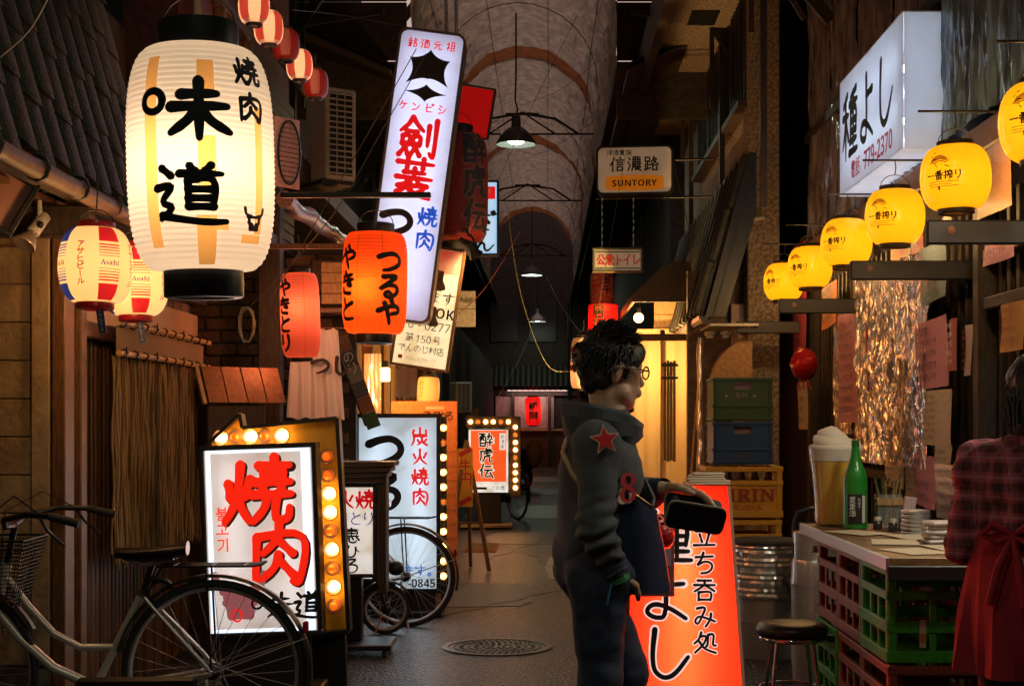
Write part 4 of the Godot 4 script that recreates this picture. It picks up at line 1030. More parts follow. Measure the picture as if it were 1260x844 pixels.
	t = lantern("red_lantern", "glowing red barrel lantern with three large black letters", p, c)
	on = on_lantern.bind(c)
	ink(t, "lettering", M.ink, func(mb):
		write(mb, ["つ", "る", "や"], 0.006, 0.152, 0.116, on, 22.0, {"lift": 0.002, "sx": 1.08, "step": 1.02, "taper": 0.7, "slant": 0.08}))
	ink(t, "side_lettering", M.ink, func(mb): write(mb, ["や", "き", "と"], -0.205, 0.17, 0.112, on, 20.0, {"lift": 0.002, "sx": 1.0, "step": 1.1, "taper": 0.7}))
	ink(t, "seam", mat(lin(0.12, 0.01, 0.005), 0.7), func(mb):
		for u in [-0.09, 0.03, 0.16]: patch(mb, u, u + 0.0022, -0.235, 0.235, on, 0.001, 1, 30))
	# smaller red lantern to its left
	p = at(369, 388, 8.0)
	c = {"R": 0.107, "rc": 0.055, "H": 0.465, "p": 3.6, "n": 30, "rib": 0.0016, "seg": 40, "cap": 0.018, "hoop": M.black, "E": 0.34, "lc": Color(1.0, 0.60, 0.40), "a": face(p), "ly": 0.04, "lz": 0.055, "cord": 0.14,
		"paper": sheet(lin(0.34, 0.025, 0.02), Color(0.22, 0.078, 0.056), 0.6, 0.006)}
	t = lantern("red_lantern", "slender salmon red lantern with black letters at its left edge", p, c)
	on = on_lantern.bind(c)
	ink(t, "lettering", M.ink, func(mb): write(mb, ["や", "き", "と", "り"], -0.145, 0.195, 0.092, on, 21.0, {"lift": 0.0018, "sx": 1.0, "step": 1.08, "taper": 0.7}))
	ink(t, "seam", mat(lin(0.20, 0.02, 0.01), 0.7), func(mb): patch(mb, 0.016, 0.018, -0.225, 0.225, on, 0.0008, 1, 30))
	# yellow beer lanterns along the right shopfront
	var yp := sheet(lin(0.72, 0.45, 0.02), Color(0.170, 0.106, 0.0025), 0.22, 0.10)
	var kir := [[1.85, 5.45], [1.85, 6.6], [1.85, 7.75], [1.85, 9.0], [1.87, 10.35], [1.87, 11.5]]
	for k in 6:
		p = Vector3(kir[k][0], [2.40, 2.385, 2.37, 2.385, 2.38, 2.385][k], -kir[k][1])
		c = {"R": 0.157, "rc": 0.074, "H": 0.288, "p": 2.12, "n": 24, "rib": 0.0008, "seg": 44, "cap": 0.018, "hoop": M.wood_dark, "E": 0.34, "lc": Color(1.0, 0.80, 0.52), "a": face(p), "ly": 0.0, "cord": 0.07, "paper": yp}
		t = lantern("yellow_lantern", ["round yellow lantern cut off by the right edge", "largest whole yellow lantern, nearest the right edge", "yellow lantern just below the white box sign", "fourth yellow lantern from the right edge", "second farthest yellow lantern of the row", "farthest yellow lantern beside the plaster column"][k], p, c, "yellow beer lanterns along the right shopfront")
		on = on_lantern.bind(c)
		ink(t, "lettering", M.ink, func(mb):
			write(mb, ["一", "番", "搾", "り"], -0.128 - k * 0.012, 0.014, 0.040, on, 15.0, {"lift": 0.0012, "down": false, "sx": 0.95, "step": 1.1, "taper": 0.9, "round": false})
			for q in 3: patch(mb, -0.122 - k * 0.012, 0.02 - k * 0.012 - (q % 2) * 0.03, -0.037 - q * 0.010, -0.0345 - q * 0.010, on, 0.0012, 10, 1)
			brush(mb, PackedVector2Array([Vector2(-0.07 - k * 0.012, -0.058), Vector2(-0.07 - k * 0.012, -0.066)]), 0.010, on, 0.0014)
			# running beast emblem, as loose brush curves
			for q in [[-0.115, 0.050, -0.10, 0.066, -0.075, 0.062], [-0.095, 0.046, -0.065, 0.058, -0.035, 0.050, -0.02, 0.062], [-0.118, 0.078, -0.108, 0.086], [-0.105, 0.095, -0.096, 0.098], [-0.04, 0.036, -0.02, 0.030], [-0.085, 0.040, -0.075, 0.030]]:
				var s := PackedVector2Array()
				for w in range(0, q.size(), 2): s.append(Vector2(q[w] - k * 0.012, q[w + 1]))
				brush(mb, s, 0.0042, on, 0.0012, true, 0.4))
		ink(t, "emblem_tint", sheet(lin(0.45, 0.22, 0.02), Color(0.05, 0.026, 0.001), 0.6), func(mb):
			for q in 4: brush(mb, PackedVector2Array([Vector2(-0.105 - k * 0.012, 0.050 + q * 0.007), Vector2(-0.07 - k * 0.012, 0.066 + q * 0.006), Vector2(-0.03 - k * 0.012, 0.056 + q * 0.004)]), 0.007, on, 0.0009, true, 0.4))
		one("lantern_hook_bar", MB.new().tube([Vector3(-0.17, 0, 0), Vector3(0.33, 0, 0)], 0.006, 6), M.wire, "thin black wire bar holding the " + ["first", "second", "third", "fourth", "fifth", "sixth"][k] + " yellow lantern from the right", "bar", "thin bars over the yellow lanterns", p + Vector3(0, 0.30, 0))
	# great unlit red lantern over the shop further on
	p = at(560, 232, 10.3)
	c = {"R": 0.23, "rc": 0.12, "H": 0.76, "p": 4.0, "n": 34, "rib": 0.003, "seg": 40, "cap": 0.06, "hoop": M.black, "E": 0.0, "a": face(p), "cord": 0.1, "paper": sheet(lin(0.22, 0.012, 0.012), Color(0.03, 0.002, 0.002), 0.6)}
	t = lantern("great_lantern", "huge unlit dark red lantern behind the tall white sign", p, c)
	on = on_lantern.bind(c)
	ink(t, "lettering_edge", mat(lin(0.30, 0.10, 0.06), 0.6), func(mb): write(mb, ["酔", "虎", "伝"], 0.065, 0.36, 0.215, on, 22.0, {"lift": 0.002, "sx": 0.95, "step": 1.08}))
	ink(t, "lettering", M.ink, func(mb): write(mb, ["酔", "虎", "伝"], 0.065, 0.36, 0.215, on, 15.0, {"lift": 0.006, "sx": 0.95, "step": 1.08}))
	# cream lantern, red and white lantern, red drum lantern, faded lantern, far lantern
	p = at(527, 480, 11.2)
	c = {"R": 0.085, "rc": 0.05, "H": 0.20, "p": 4.0, "n": 16, "rib": 0.001, "seg": 28, "cap": 0.012, "hoop": M.wood_dark, "E": 0.14, "lc": Color(1.0, 0.62, 0.30), "a": face(p), "cord": 0.1, "paper": sheet(lin(0.7, 0.5, 0.25), Color(0.085, 0.072, 0.045), 0.6, 0.15)}
	t = lantern("cream_lantern", "small cream paper lantern above the orange menu board", p, c)
	on = on_lantern.bind(c)
	ink(t, "lettering", M.ink, func(mb): write(mb, ["の", "り", "こ"], -0.075, 0.07, 0.04, on, 10.0, {"lift": 0.001}))
	p = at(717, 447, 14.0)
	c = {"R": 0.115, "rc": 0.06, "H": 0.49, "p": 3.6, "n": 26, "rib": 0.002, "seg": 30, "cap": 0.02, "hoop": M.wood_dark, "E": 0.34, "lc": Color(1.0, 0.68, 0.42), "a": face(p), "ly": -0.1, "cord": 0.1, "paper": sheet(lin(0.8, 0.65, 0.5), Color(0.075, 0.066, 0.052), 0.6, 0.15)}
	t = lantern("banded_lantern", "white lantern with red bands just behind the man's head", p, c)
	on = on_lantern.bind(c)
	ink(t, "red_band", sheet(lin(0.5, 0.02, 0.02), Color(0.09, 0.006, 0.006), 0.6), func(mb):
		patch(mb, -0.18, 0.18, 0.10, 0.145, on, 0.001, 12, 4); patch(mb, -0.18, 0.18, -0.075, -0.02, on, 0.001, 12, 4))
	ink(t, "lettering", M.ink, func(mb): write(mb, ["一", "番"], -0.10, 0.08, 0.08, on, 10.0, {"lift": 0.002}))
	p = at(742, 394, 15.0)
	c = {"R": 0.152, "rc": 0.135, "H": 0.315, "p": 9.0, "n": 18, "rib": 0.001, "seg": 32, "cap": 0.006, "hoop": red_hoop, "E": 0.34, "lc": Color(1.0, 0.36, 0.20), "a": face(p), "ly": 0.0, "cord": 0.12, "paper": sheet(lin(0.55, 0.02, 0.02), Color(0.14, 0.010, 0.010), 0.5, 0.05)}
	t = lantern("drum_lantern", "bright red drum lantern hanging above the man's head", p, c)
	on = on_lantern.bind(c)
	ink(t, "lettering_edge", mat(lin(0.6, 0.42, 0.1), 0.6), func(mb): write(mb, ["居", "酒"], -0.10, 0.145, 0.135, on, 17.0, {"lift": 0.002, "sx": 0.9}))
	ink(t, "lettering", M.ink, func(mb): write(mb, ["居", "酒"], -0.10, 0.145, 0.135, on, 10.0, {"lift": 0.006, "sx": 0.9}))
	p = at(741, 354, 15.9)
	c = {"R": 0.13, "rc": 0.08, "H": 0.34, "p": 3.4, "n": 18, "rib": 0.002, "seg": 30, "cap": 0.015, "hoop": M.wood_dark, "E": 0.0, "a": face(p), "cord": 0.1, "paper": sheet(lin(0.35, 0.16, 0.12), Color(0.05, 0.02, 0.02), 0.6)}
	t = lantern("faded_lantern", "faded unlit lantern behind the toilet sign", p, c)
	on = on_lantern.bind(c)
	ink(t, "lettering", M.ink, func(mb): write(mb, ["金", "千"], -0.005, 0.15, 0.12, on, 12.0, {"lift": 0.002}))
	ink(t, "red_band", mat(lin(0.3, 0.02, 0.02), 0.6), func(mb): patch(mb, -0.12, -0.01, 0.06, 0.075, on, 0.001, 6, 2); patch(mb, -0.12, -0.01, 0.0, 0.015, on, 0.001, 6, 2))
	p = at(656, 506, 41.0)
	c = {"R": 0.22, "rc": 0.13, "H": 0.80, "p": 3.6, "n": 20, "rib": 0.004, "seg": 28, "cap": 0.03, "hoop": M.black, "E": 1.3, "lc": Color(1.0, 0.40, 0.30), "a": face(p), "ly": 0.05, "cord": 0.1, "paper": sheet(lin(0.55, 0.02, 0.02), Color(0.14, 0.010, 0.012), 0.6, 0.12)}
	t = lantern("far_lantern", "red lantern on the pale board of the far shop", p, c)
	on = on_lantern.bind(c)
	ink(t, "lettering_edge", mat(lin(0.7, 0.5, 0.3), 0.6), func(mb): write(mb, ["炉", "阿"], -0.13, 0.26, 0.25, on, 20.0, {"lift": 0.003}))
	ink(t, "lettering", M.ink, func(mb): write(mb, ["炉", "阿"], -0.13, 0.26, 0.25, on, 11.0, {"lift": 0.008}))

# an ox head mark: horns, forehead, muzzle, nostrils
func ox(mb: MB, on: Callable, x: float, y: float, s: float):
	for q in [[-0.5, 0.45, -0.42, 0.2, -0.15, 0.15], [0.5, 0.45, 0.42, 0.2, 0.15, 0.15], [-0.35, 0.1, 0.35, 0.1], [-0.28, 0.0, -0.2, -0.4], [0.28, 0.0, 0.2, -0.4], [-0.2, -0.4, 0.2, -0.4], [-0.3, -0.12, -0.1, -0.2], [0.3, -0.12, 0.1, -0.2], [-0.15, -0.3, 0.15, -0.3]]:
		var p := PackedVector2Array()
		for k in range(0, q.size(), 2): p.append(Vector2(x + q[k] * s, y + q[k + 1] * s))
		brush(mb, p, s * 0.15, on, 0.002, true, 0.6)

# ---------------------------------------------------------------- light boxes and boards
func caster_base(t: Node3D, w: float, dep: float, y: float, m: Material):
	part(t, "base_board", MB.new().box(Vector3(0, y + 0.035, 0), Vector3(w, 0.03, dep), 0.006), m)
	for sx in [-1.0, 1.0]:
		for sz in [-1.0, 1.0]:
			var b := MB.new(); b.t = Transform3D(Basis(Vector3.BACK, PI / 2), Vector3(sx * w * 0.42, y, sz * dep * 0.4))
			b.lathe([Vector2(0.0, -0.01), Vector2(0.02, -0.01), Vector2(0.022, 0.0), Vector2(0.02, 0.01), Vector2(0.0, 0.01)], 12)
			part(t, "caster", b, M.rubber)
func make_signs():
	var white_frame := mat(lin(0.05, 0.05, 0.055), 0.35)
	# --- grilled meat sign in front
	var t := thing("grill_house_sign", "framed white light box with big red brush letters behind the bicycle wheel", "sign", at(320, 665, 6.6))
	t.rotation.z = 0.035
	var pn := grimy(glow(Color(1.0, 0.94, 0.92), 0.34, lin(0.7, 0.66, 0.64))); pn.backlight_enabled = true; pn.backlight = lin(0.8, 0.76, 0.74)
	lightbox(t, 0.53, 0.87, 0.13, 0.022, M.black, pn)
	part(t, "light_border", MB.new().box(Vector3(0, 0.405, -0.0015), Vector3(0.47, 0.014, 0.002)).box(Vector3(0, -0.405, -0.0015), Vector3(0.47, 0.014, 0.002)).box(Vector3(-0.225, 0, -0.0015), Vector3(0.020, 0.79, 0.002)).box(Vector3(0.215, 0, -0.0015), Vector3(0.04, 0.79, 0.002)), glow(Color(0.85, 0.93, 1.0), 1.25))
	for s in [-0.13, 0.13]:
		part(t, "fluorescent_tube", MB.new().tube([Vector3(s, -0.37, -0.075), Vector3(s, 0.37, -0.075)], 0.013, 8), M.tube_lit)
	ink(t, "letter_shadow", mat(lin(0.10, 0.03, 0.02), 0.6), func(mb):
		write(mb, ["焼"], -0.152, 0.372, 0.315, flat, 15.0, {"lift": 0.001, "slant": 0.1, "taper": 0.7}); write(mb, ["肉"], -0.055, 0.075, 0.285, flat, 15.0, {"lift": 0.001, "slant": 0.06, "taper": 0.7}))
	ink(t, "lettering", glow(Color(1.0, 0.10, 0.04), 0.72, lin(0.6, 0.06, 0.02)), func(mb):
		write(mb, ["焼"], -0.160, 0.380, 0.315, flat, 14.0, {"lift": 0.004, "slant": 0.1, "taper": 0.7}); write(mb, ["肉"], -0.063, 0.083, 0.285, flat, 14.0, {"lift": 0.004, "slant": 0.06, "taper": 0.7})
		write(mb, ["불", "고", "기"], -0.200, 0.155, 0.062, flat, 11.0, {"lift": 0.004, "step": 1.12, "taper": 0.95, "round": false}))
	ink(t, "black_lettering", M.ink, func(mb):
		write(mb, ["未", "道"], 0.02, -0.235, 0.125, flat, 13.0, {"lift": 0.004, "down": false, "step": 0.95, "slant": 0.1})
		var ringp := PackedVector2Array()
		for k in 13: ringp.append(Vector2(-0.025 + cos(TAU * k / 12) * 0.022, -0.285 + sin(TAU * k / 12) * 0.022))
		brush(mb, ringp, 0.012, flat, 0.003, true, 0.9))
	ink(t, "ox_print", glow(Color(0.62, 0.36, 0.38), 0.45, lin(0.4, 0.2, 0.2)), func(mb):
		ox(mb, flat, -0.10, -0.25, 0.22)
		for q in 5: brush(mb, PackedVector2Array([Vector2(-0.155 + q * 0.022, -0.23), Vector2(-0.15 + q * 0.022, -0.33)]), 0.03, flat, 0.0012))
	ink(t, "seal", glow(Color(1.0, 0.08, 0.06), 0.7, lin(0.6, 0.05, 0.03)), func(mb):
		var ringp := PackedVector2Array()
		for k in 13: ringp.append(Vector2(-0.115 + cos(TAU * k / 12) * 0.020, -0.335 + sin(TAU * k / 12) * 0.026))
		brush(mb, ringp, 0.010, flat, 0.0045))
	part(t, "stand", MB.new().box(Vector3(0, -0.55, -0.06), Vector3(0.4, 0.24, 0.10), 0.008).box(Vector3(0, -0.70, -0.06), Vector3(0.5, 0.06, 0.35), 0.008), M.black)
	area(t, Vector3(0, 0, 0.03), 0.46, 0.8, Color(1.0, 0.92, 0.86), 0.45)
	# --- arrow with marquee bulbs behind it
	var ar := thing("arrow_marquee_sign", "yellow arrow shaped marquee sign edged with round bulbs", "sign", at(340, 650, 6.95))
	ar.rotation.z = 0.035
	var k2 := 6.95 / F
	var pts := PackedVector2Array()
	for q in [[254, 548], [299, 508], [302, 525], [419, 517], [424, 780], [386, 783], [384, 552]]: pts.append(Vector2((q[0] - 340) * k2, (650 - q[1]) * k2))
	var yel := mott(lin(0.72, 0.38, 0.03), lin(0.80, 0.46, 0.05), 3.0, 0.35)
	part(ar, "face", MB.new().prism(pts, -0.10, -0.06), yel)
	var edge := MB.new()
	for i in pts.size():
		var a := pts[i]; var b := pts[(i + 1) % pts.size()]
		edge.beam(Vector3(a.x, a.y, -0.04), Vector3(b.x, b.y, -0.04), 0.09 + 0.0007 * i, 0.016 + 0.0007 * i)
	part(ar, "black_rim", edge, M.black)
	var spots := []
	for x in [271, 290, 308, 327, 347]: spots.append(Vector3((x - 340) * k2, (650 - 536) * k2, -0.058))
	for i in 9: spots.append(Vector3((402.5 + i * 0.35 - 340) * k2, (650 - 564 - i * 23.2) * k2, -0.058))
	marquee(ar, spots, 0.036, [1, 3, 5, 6, 9, 11, 13])
	part(ar, "stand", MB.new().box(Vector3(0.20, -0.75, -0.08), Vector3(0.2, 0.5, 0.06), 0.006).box(Vector3(0.05, -1.07, -0.1), Vector3(0.55, 0.05, 0.30), 0.006), M.black)
	# --- small roofed sign on casters
	t = thing("roofed_standing_sign", "small white light box under a wooden roof on a caster stand", "sign", at(433, 652, 8.1))
	lightbox(t, 0.27, 0.52, 0.12, 0.02, M.wood_dark, grimy(glow(Color(0.98, 0.95, 0.92), 0.62)))
	part(t, "side_post", MB.new().box(Vector3(0.165, -0.02, -0.06), Vector3(0.05, 0.66, 0.16), 0.005), M.wood_dark)
	part(t, "side_post", MB.new().box(Vector3(-0.165, -0.02, -0.06), Vector3(0.05, 0.66, 0.16), 0.005), M.wood_dark)
	for i in 4:
		part(t, "roof_board", MB.new().box(Vector3(0, 0.28 + i * 0.030, -0.06), Vector3(0.36 + i * 0.04, 0.027, 0.22 + i * 0.03), 0.004), M.wood_dark)
	part(t, "column", MB.new().box(Vector3(-0.02, -0.43, -0.06), Vector3(0.14, 0.36, 0.10), 0.006), M.black)
	t.position.y = 0.682
	caster_base(t, 0.46, 0.34, -0.66, M.black)
	ink(t, "red_lettering", glow(Color(0.85, 0.02, 0.05), 0.45, lin(0.5, 0.01, 0.02)), func(mb): write(mb, ["火", "焼"], -0.09, 0.225, 0.108, flat, 14.0, {"down": false, "step": 1.0, "lift": 0.001}))
	ink(t, "blue_lettering", glow(Color(0.05, 0.10, 0.50), 0.35, lin(0.03, 0.05, 0.3)), func(mb): write(mb, ["き", "と", "り"], -0.085, 0.105, 0.075, flat, 9.0, {"down": false, "step": 0.92, "lift": 0.001}))
	ink(t, "black_lettering", M.ink, func(mb): write(mb, ["恵", "ひ", "ろ"], -0.05, 0.015, 0.085, flat, 14.0, {"step": 0.98, "lift": 0.001, "sx": 1.1}))
	area(t, Vector3(0, 0, 0.03), 0.22, 0.46, Color(1.0, 0.94, 0.88), 0.06)
	# --- tall white sign with two letters, bulbs down both sides
	t = thing("charcoal_grill_sign", "tall bright white light box with round bulbs down both sides", "sign", at(489, 620, 9.7))
	var cold := grimy(glow(Color(0.88, 0.95, 1.0), 0.42, lin(0.7, 0.7, 0.7))); cold.backlight_enabled = true; cold.backlight = lin(0.85, 0.93, 1.0)
	lightbox(t, 0.572, 1.19, 0.16, 0.028, M.black, cold)
	for s in [-0.14, 0.14]: part(t, "fluorescent_tube", MB.new().tube([Vector3(s, -0.5, -0.085), Vector3(s, 0.5, -0.085)], 0.014, 8), M.tube_lit)
	ink(t, "black_lettering", mat(lin(0.012, 0.02, 0.035), 0.5), func(mb):
		write(mb, ["つ", "る"], -0.205, 0.475, 0.245, flat, 22.0, {"step": 1.12, "lift": 0.002, "taper": 0.8})
		lay(mb, latin("-0845", 0.058, "Droid Sans", true, 0.95), 0.16, -0.53, flat, 0.002); lay(mb, latin("06-67", 0.058, "Droid Sans", true, 0.95), -0.12, -0.53, flat, 0.002))
	ink(t, "red_lettering", glow(Color(0.95, 0.12, 0.10), 0.62, lin(0.6, 0.04, 0.04)), func(mb): write(mb, ["炭", "火", "焼", "肉"], 0.09, 0.50, 0.118, flat, 14.0, {"step": 1.13, "lift": 0.002}))
	ink(t, "blue_lettering", glow(Color(0.05, 0.40, 0.75), 0.6, lin(0.02, 0.15, 0.4)), func(mb): write(mb, ["り", "ま", "す", "。"], -0.04, -0.41, 0.08, flat, 11.0, {"down": false, "step": 0.95, "lift": 0.002}))
	spots = []
	for i in 11:
		spots.append(Vector3(0.30, 0.50 - i * 0.099, -0.05))
	for i in 11: spots.append(Vector3(-0.315, 0.50 - i * 0.099, -0.05))
	part(t, "bulb_rail", MB.new().box(Vector3(0.302, -0.05, -0.085), Vector3(0.035, 1.25, 0.05), 0.004).box(Vector3(-0.315, -0.05, -0.085), Vector3(0.05, 1.25, 0.05), 0.004), M.black)
	marquee(t, spots, 0.025, [1, 5, 12, 16])
	part(t, "stand", MB.new().box(Vector3(0, -0.66, -0.06), Vector3(0.5, 0.14, 0.12), 0.006).box(Vector3(0, -0.725, -0.08), Vector3(0.6, 0.04, 0.4), 0.006), M.black)
	t.position.y = 0.7455
	area(t, Vector3(0, 0, 0.03), 0.5, 1.1, Color(0.86, 0.94, 1.0), 0.55)
	# --- tall leaning brewery sign
	t = thing("brewery_sign", "tall rounded white light box with red brush letters hanging at a tilt", "sign", at(510, 216, 9.0))
	t.rotation.z = -0.131
	var wv := grimy(glow(Color(0.86, 0.84, 1.0), 0.24, lin(0.7, 0.7, 0.72))); wv.backlight_enabled = true; wv.backlight = lin(0.84, 0.86, 1.0)
	var bw := 0.415; var bh := 1.80
	var rr := MB.new()
	rim(rr, rounded(bw - 0.03, bh - 0.03, 0.045), rounded(bw, bh, 0.06), -0.17, 0.012)
	part(t, "frame", rr, mat(lin(0.09, 0.06, 0.055), 0.4))
	part(t, "panel", MB.new().prism(rounded(bw - 0.03, bh - 0.03, 0.045), -0.006, -0.001), wv)
	part(t, "back_panel", MB.new().prism(rounded(bw - 0.03, bh - 0.03, 0.045), -0.168, -0.164), M.white_paint)
	for s in [-0.09, 0.09]: part(t, "fluorescent_tube", MB.new().tube([Vector3(s, -0.82, -0.085), Vector3(s, 0.82, -0.085)], 0.013, 8), M.tube_lit)
	ink(t, "emblem", M.ink, func(mb):
		var top := star_diamond(Vector2(0.0, 0.655), 0.125, 0.125, 0.55)
		mb.t = Transform3D(Basis.IDENTITY, Vector3(0, 0, 0.001)); mb.prism(top, 0.0, 0.001)
		mb.prism(star_diamond(Vector2(0.0, 0.512), 0.13, 0.054, 0.5), 0.0, 0.001))
	var redl := glow(Color(0.95, 0.03, 0.06), 0.6, lin(0.55, 0.01, 0.02))
	ink(t, "red_lettering", redl, func(mb):
		write(mb, ["銘", "酒", "元", "祖"], -0.145, 0.84, 0.056, flat, 13.0, {"down": false, "step": 1.40, "lift": 0.002})
		write(mb, ["ケ", "ン", "ビ", "シ"], -0.155, 0.452, 0.058, flat, 14.0, {"down": false, "step": 1.40, "lift": 0.002})
		write(mb, ["剣", "菱"], -0.125, 0.36, 0.245, flat, 14.0, {"step": 1.02, "lift": 0.002, "taper": 0.6}))
	ink(t, "blue_lettering", glow(Color(0.0, 0.32, 0.85), 0.55, lin(0.01, 0.12, 0.45)), func(mb): write(mb, ["焼", "肉"], 0.05, -0.18, 0.125, flat, 14.0, {"step": 1.15, "lift": 0.002}))
	ink(t, "black_lettering", M.ink, func(mb): write(mb, ["つ", "る"], -0.175, -0.195, 0.20, flat, 23.0, {"step": 1.2, "lift": 0.002, "taper": 0.8}))
	part(t, "hanging_bar", MB.new().tube([Vector3(-0.12, 0.88, -0.08), Vector3(-0.20, 1.5, -0.08)], 0.012, 6).tube([Vector3(0.08, 0.88, -0.08), Vector3(-0.02, 1.5, -0.08)], 0.012, 6).tube([Vector3(0.14, 0.88, -0.08), Vector3(0.05, 1.5, -0.08)], 0.012, 6), M.steel)
	area(t, Vector3(0, 0, 0.03), 0.36, 1.7, Color(0.88, 0.88, 1.0), 0.50)
	# --- telephone sign below it
	t = thing("group_shop_sign", "tilted cream light box with black lettering behind the tall sign", "sign", at(526, 378, 9.9))
	t.rotation.z = -0.15
	var cream := grimy(glow(Color(1.0, 0.90, 0.70), 0.85))
	lightbox(t, 0.40, 0.84, 0.10, 0.018, mat(lin(0.20, 0.10, 0.04), 0.5), cream)
	part(t, "red_header", MB.new().box(Vector3(0, 0.32, 0.0), Vector3(0.36, 0.16, 0.003)), glow(Color(0.85, 0.10, 0.05), 0.5))
	ink(t, "lettering", M.ink, func(mb):
		write(mb, ["会", "ま"], 0.00, 0.20, 0.085, flat, 11.0, {"lift": 0.003, "step": 1.0})
		write(mb, ["す"], 0.09, 0.115, 0.085, flat, 11.0, {"lift": 0.003})
		lay(mb, latin("OK", 0.07, "Droid Sans", true), 0.125, -0.03, flat, 0.003)
		lay(mb, latin("0 - 0277", 0.06, "Droid Sans", false), 0.03, -0.125, flat, 0.003)
		write(mb, ["第"], -0.12, -0.19, 0.058, flat, 10.0, {"lift": 0.003}); lay(mb, latin("150", 0.05, "Droid Sans", false), 0.005, -0.22, flat, 0.003); write(mb, ["号"], 0.065, -0.19, 0.058, flat, 10.0, {"lift": 0.003})
		write(mb, ["で", "ん", "の", "じ", "村", "店"], -0.16, -0.262, 0.053, flat, 10.0, {"lift": 0.003, "down": false, "step": 1.0})
		write(mb, ["マ", "ル", "シ", "エ", "グ", "ル", "ー", "プ"], -0.10, -0.345, 0.026, flat, 9.0, {"lift": 0.003, "down": false, "step": 1.0}))
	ink(t, "red_seal", mat(lin(0.5, 0.05, 0.02), 0.5), func(mb): mb.box(Vector3(-0.135, -0.355, 0.002), Vector3(0.028, 0.026, 0.002)))
	area(t, Vector3(0, 0, 0.03), 0.34, 0.78, Color(1.0, 0.82, 0.55), 0.22)
	# spot lamps lighting it
	for k in 4:
		var q: Vector3 = [at(540, 348, 9.4), at(531, 392, 9.4), at(577, 303, 9.8), at(583, 310, 9.7)][k]
		var l := thing("bell_spot_lamp", ["brown bell spot lamp upper on the cream sign", "brown bell spot lamp lower on the cream sign", "glowing spot lamp under the huge red lantern", "lower glowing spot lamp beside the blue white sign"][k], "lamp", q, 0.0, "bell spot lamps")
		var b := MB.new(); b.t = Transform3D(Basis(Vector3.BACK, [-0.3, -0.3, 0.9, 0.6][k]) * Basis(Vector3.RIGHT, 0.5), Vector3.ZERO)
		b.lathe([Vector2(0.0, 0.08), Vector2(0.018, 0.08), Vector2(0.022, 0.02), Vector2(0.05, -0.03), Vector2(0.052, -0.03), Vector2(0.024, 0.018)], 14)
		part(l, "shade", b, mott(lin(0.16, 0.07, 0.05), lin(0.26, 0.12, 0.08), 4.0) if k < 2 else M.dark_metal)
		b = MB.new(); b.t = Transform3D(Basis(Vector3.BACK, [-0.3, -0.3, 0.9, 0.6][k]) * Basis(Vector3.RIGHT, 0.5), Vector3.ZERO)
		b.ball(Vector3(0, -0.02, 0), Vector3(0.032, 0.026, 0.032), 10, 6)
		part(l, "bulb", b, glow(Color(1.0, 0.85, 0.6), 5.0) if k > 1 else glow(Color(1.0, 0.7, 0.4), 0.4))
		part(l, "arm", MB.new().tube([Vector3(0, 0.07, 0), Vector3(-0.02, 0.12, -0.05), Vector3(-0.06, 0.14, -0.3)], 0.007, 6), M.dark_metal)
		if k > 1: omni(l, b.t * Vector3(0, -0.02, 0), Color(1.0, 0.75, 0.45), 0.4, 0.02)
	# --- plain red panel sign above the huge lantern
	t = thing("red_panel_sign", "slanted red panel sign above the huge red lantern", "sign", at(583, 138, 10.9))
	t.rotation.z = -0.16
	part(t, "panel", MB.new().box(Vector3(0, 0, 0), Vector3(0.25, 0.36, 0.03), 0.004), glow(Color(0.75, 0.01, 0.02), 0.42, lin(0.4, 0.01, 0.01)))
	part(t, "frame", MB.new().frame(0.28, 0.39, 0.016, -0.05, 0.02), M.black)
	# --- blue white sign
	t = thing("narrow_blue_sign", "narrow pale blue light box with black brush kana in the distance", "sign", at(592, 268, 14.0))
	lightbox(t, 0.34, 0.72, 0.12, 0.02, M.black, glow(Color(0.62, 0.85, 1.0), 0.72))
	ink(t, "red_tag", glow(Color(0.9, 0.05, 0.12), 0.6, lin(0.5, 0.02, 0.04)), func(mb): mb.box(Vector3(0.07, 0.24, 0.001), Vector3(0.13, 0.12, 0.003)))
	ink(t, "tag_lettering", M.white_paint, func(mb): write(mb, ["き"], 0.02, 0.29, 0.09, flat, 12.0, {"lift": 0.005}))
	ink(t, "lettering", M.ink, func(mb): write(mb, ["ざ", "ん"], -0.07, 0.06, 0.19, flat, 15.0, {"lift": 0.003, "sx": 1.1, "step": 1.05}))
	area(t, Vector3(0, 0, 0.03), 0.3, 0.66, Color(0.7, 0.9, 1.0), 0.12)
	# --- white notice board
	t = thing("white_notice_board", "dim white two part notice board below the blue sign", "board", at(570, 380, 14.2))
	for k in 2: part(t, "board", MB.new().box(Vector3(0, 0.088 - k * 0.177, 0), Vector3(0.235, 0.172, 0.02), 0.003), M.white_paint)
	ink(t, "lettering", M.ink, func(mb): write(mb, ["し", "売", "会", "店"], -0.09, 0.11, 0.05, flat, 9.0, {"lift": 0.012, "down": false, "step": 0.95}))
	# --- drunken tiger sign down the alley
	t = thing("tavern_standing_sign", "orange and white standing sign edged with bulbs down the alley", "sign", at(601, 566, 17.7))
	lightbox(t, 0.52, 0.80, 0.12, 0.02, M.black, grimy(glow(Color(1.0, 0.98, 0.94), 0.75)))
	part(t, "orange_field", MB.new().box(Vector3(0, 0.06, 0.0), Vector3(0.43, 0.62, 0.003)), glow(Color(1.0, 0.36, 0.14), 0.78, lin(0.6, 0.2, 0.08)))
	ink(t, "letter_edge", glow(Color(1.0, 0.95, 0.85), 0.8), func(mb): write(mb, ["酔", "虎", "伝"], -0.115, 0.345, 0.175, flat, 20.0, {"lift": 0.003, "step": 1.08}))
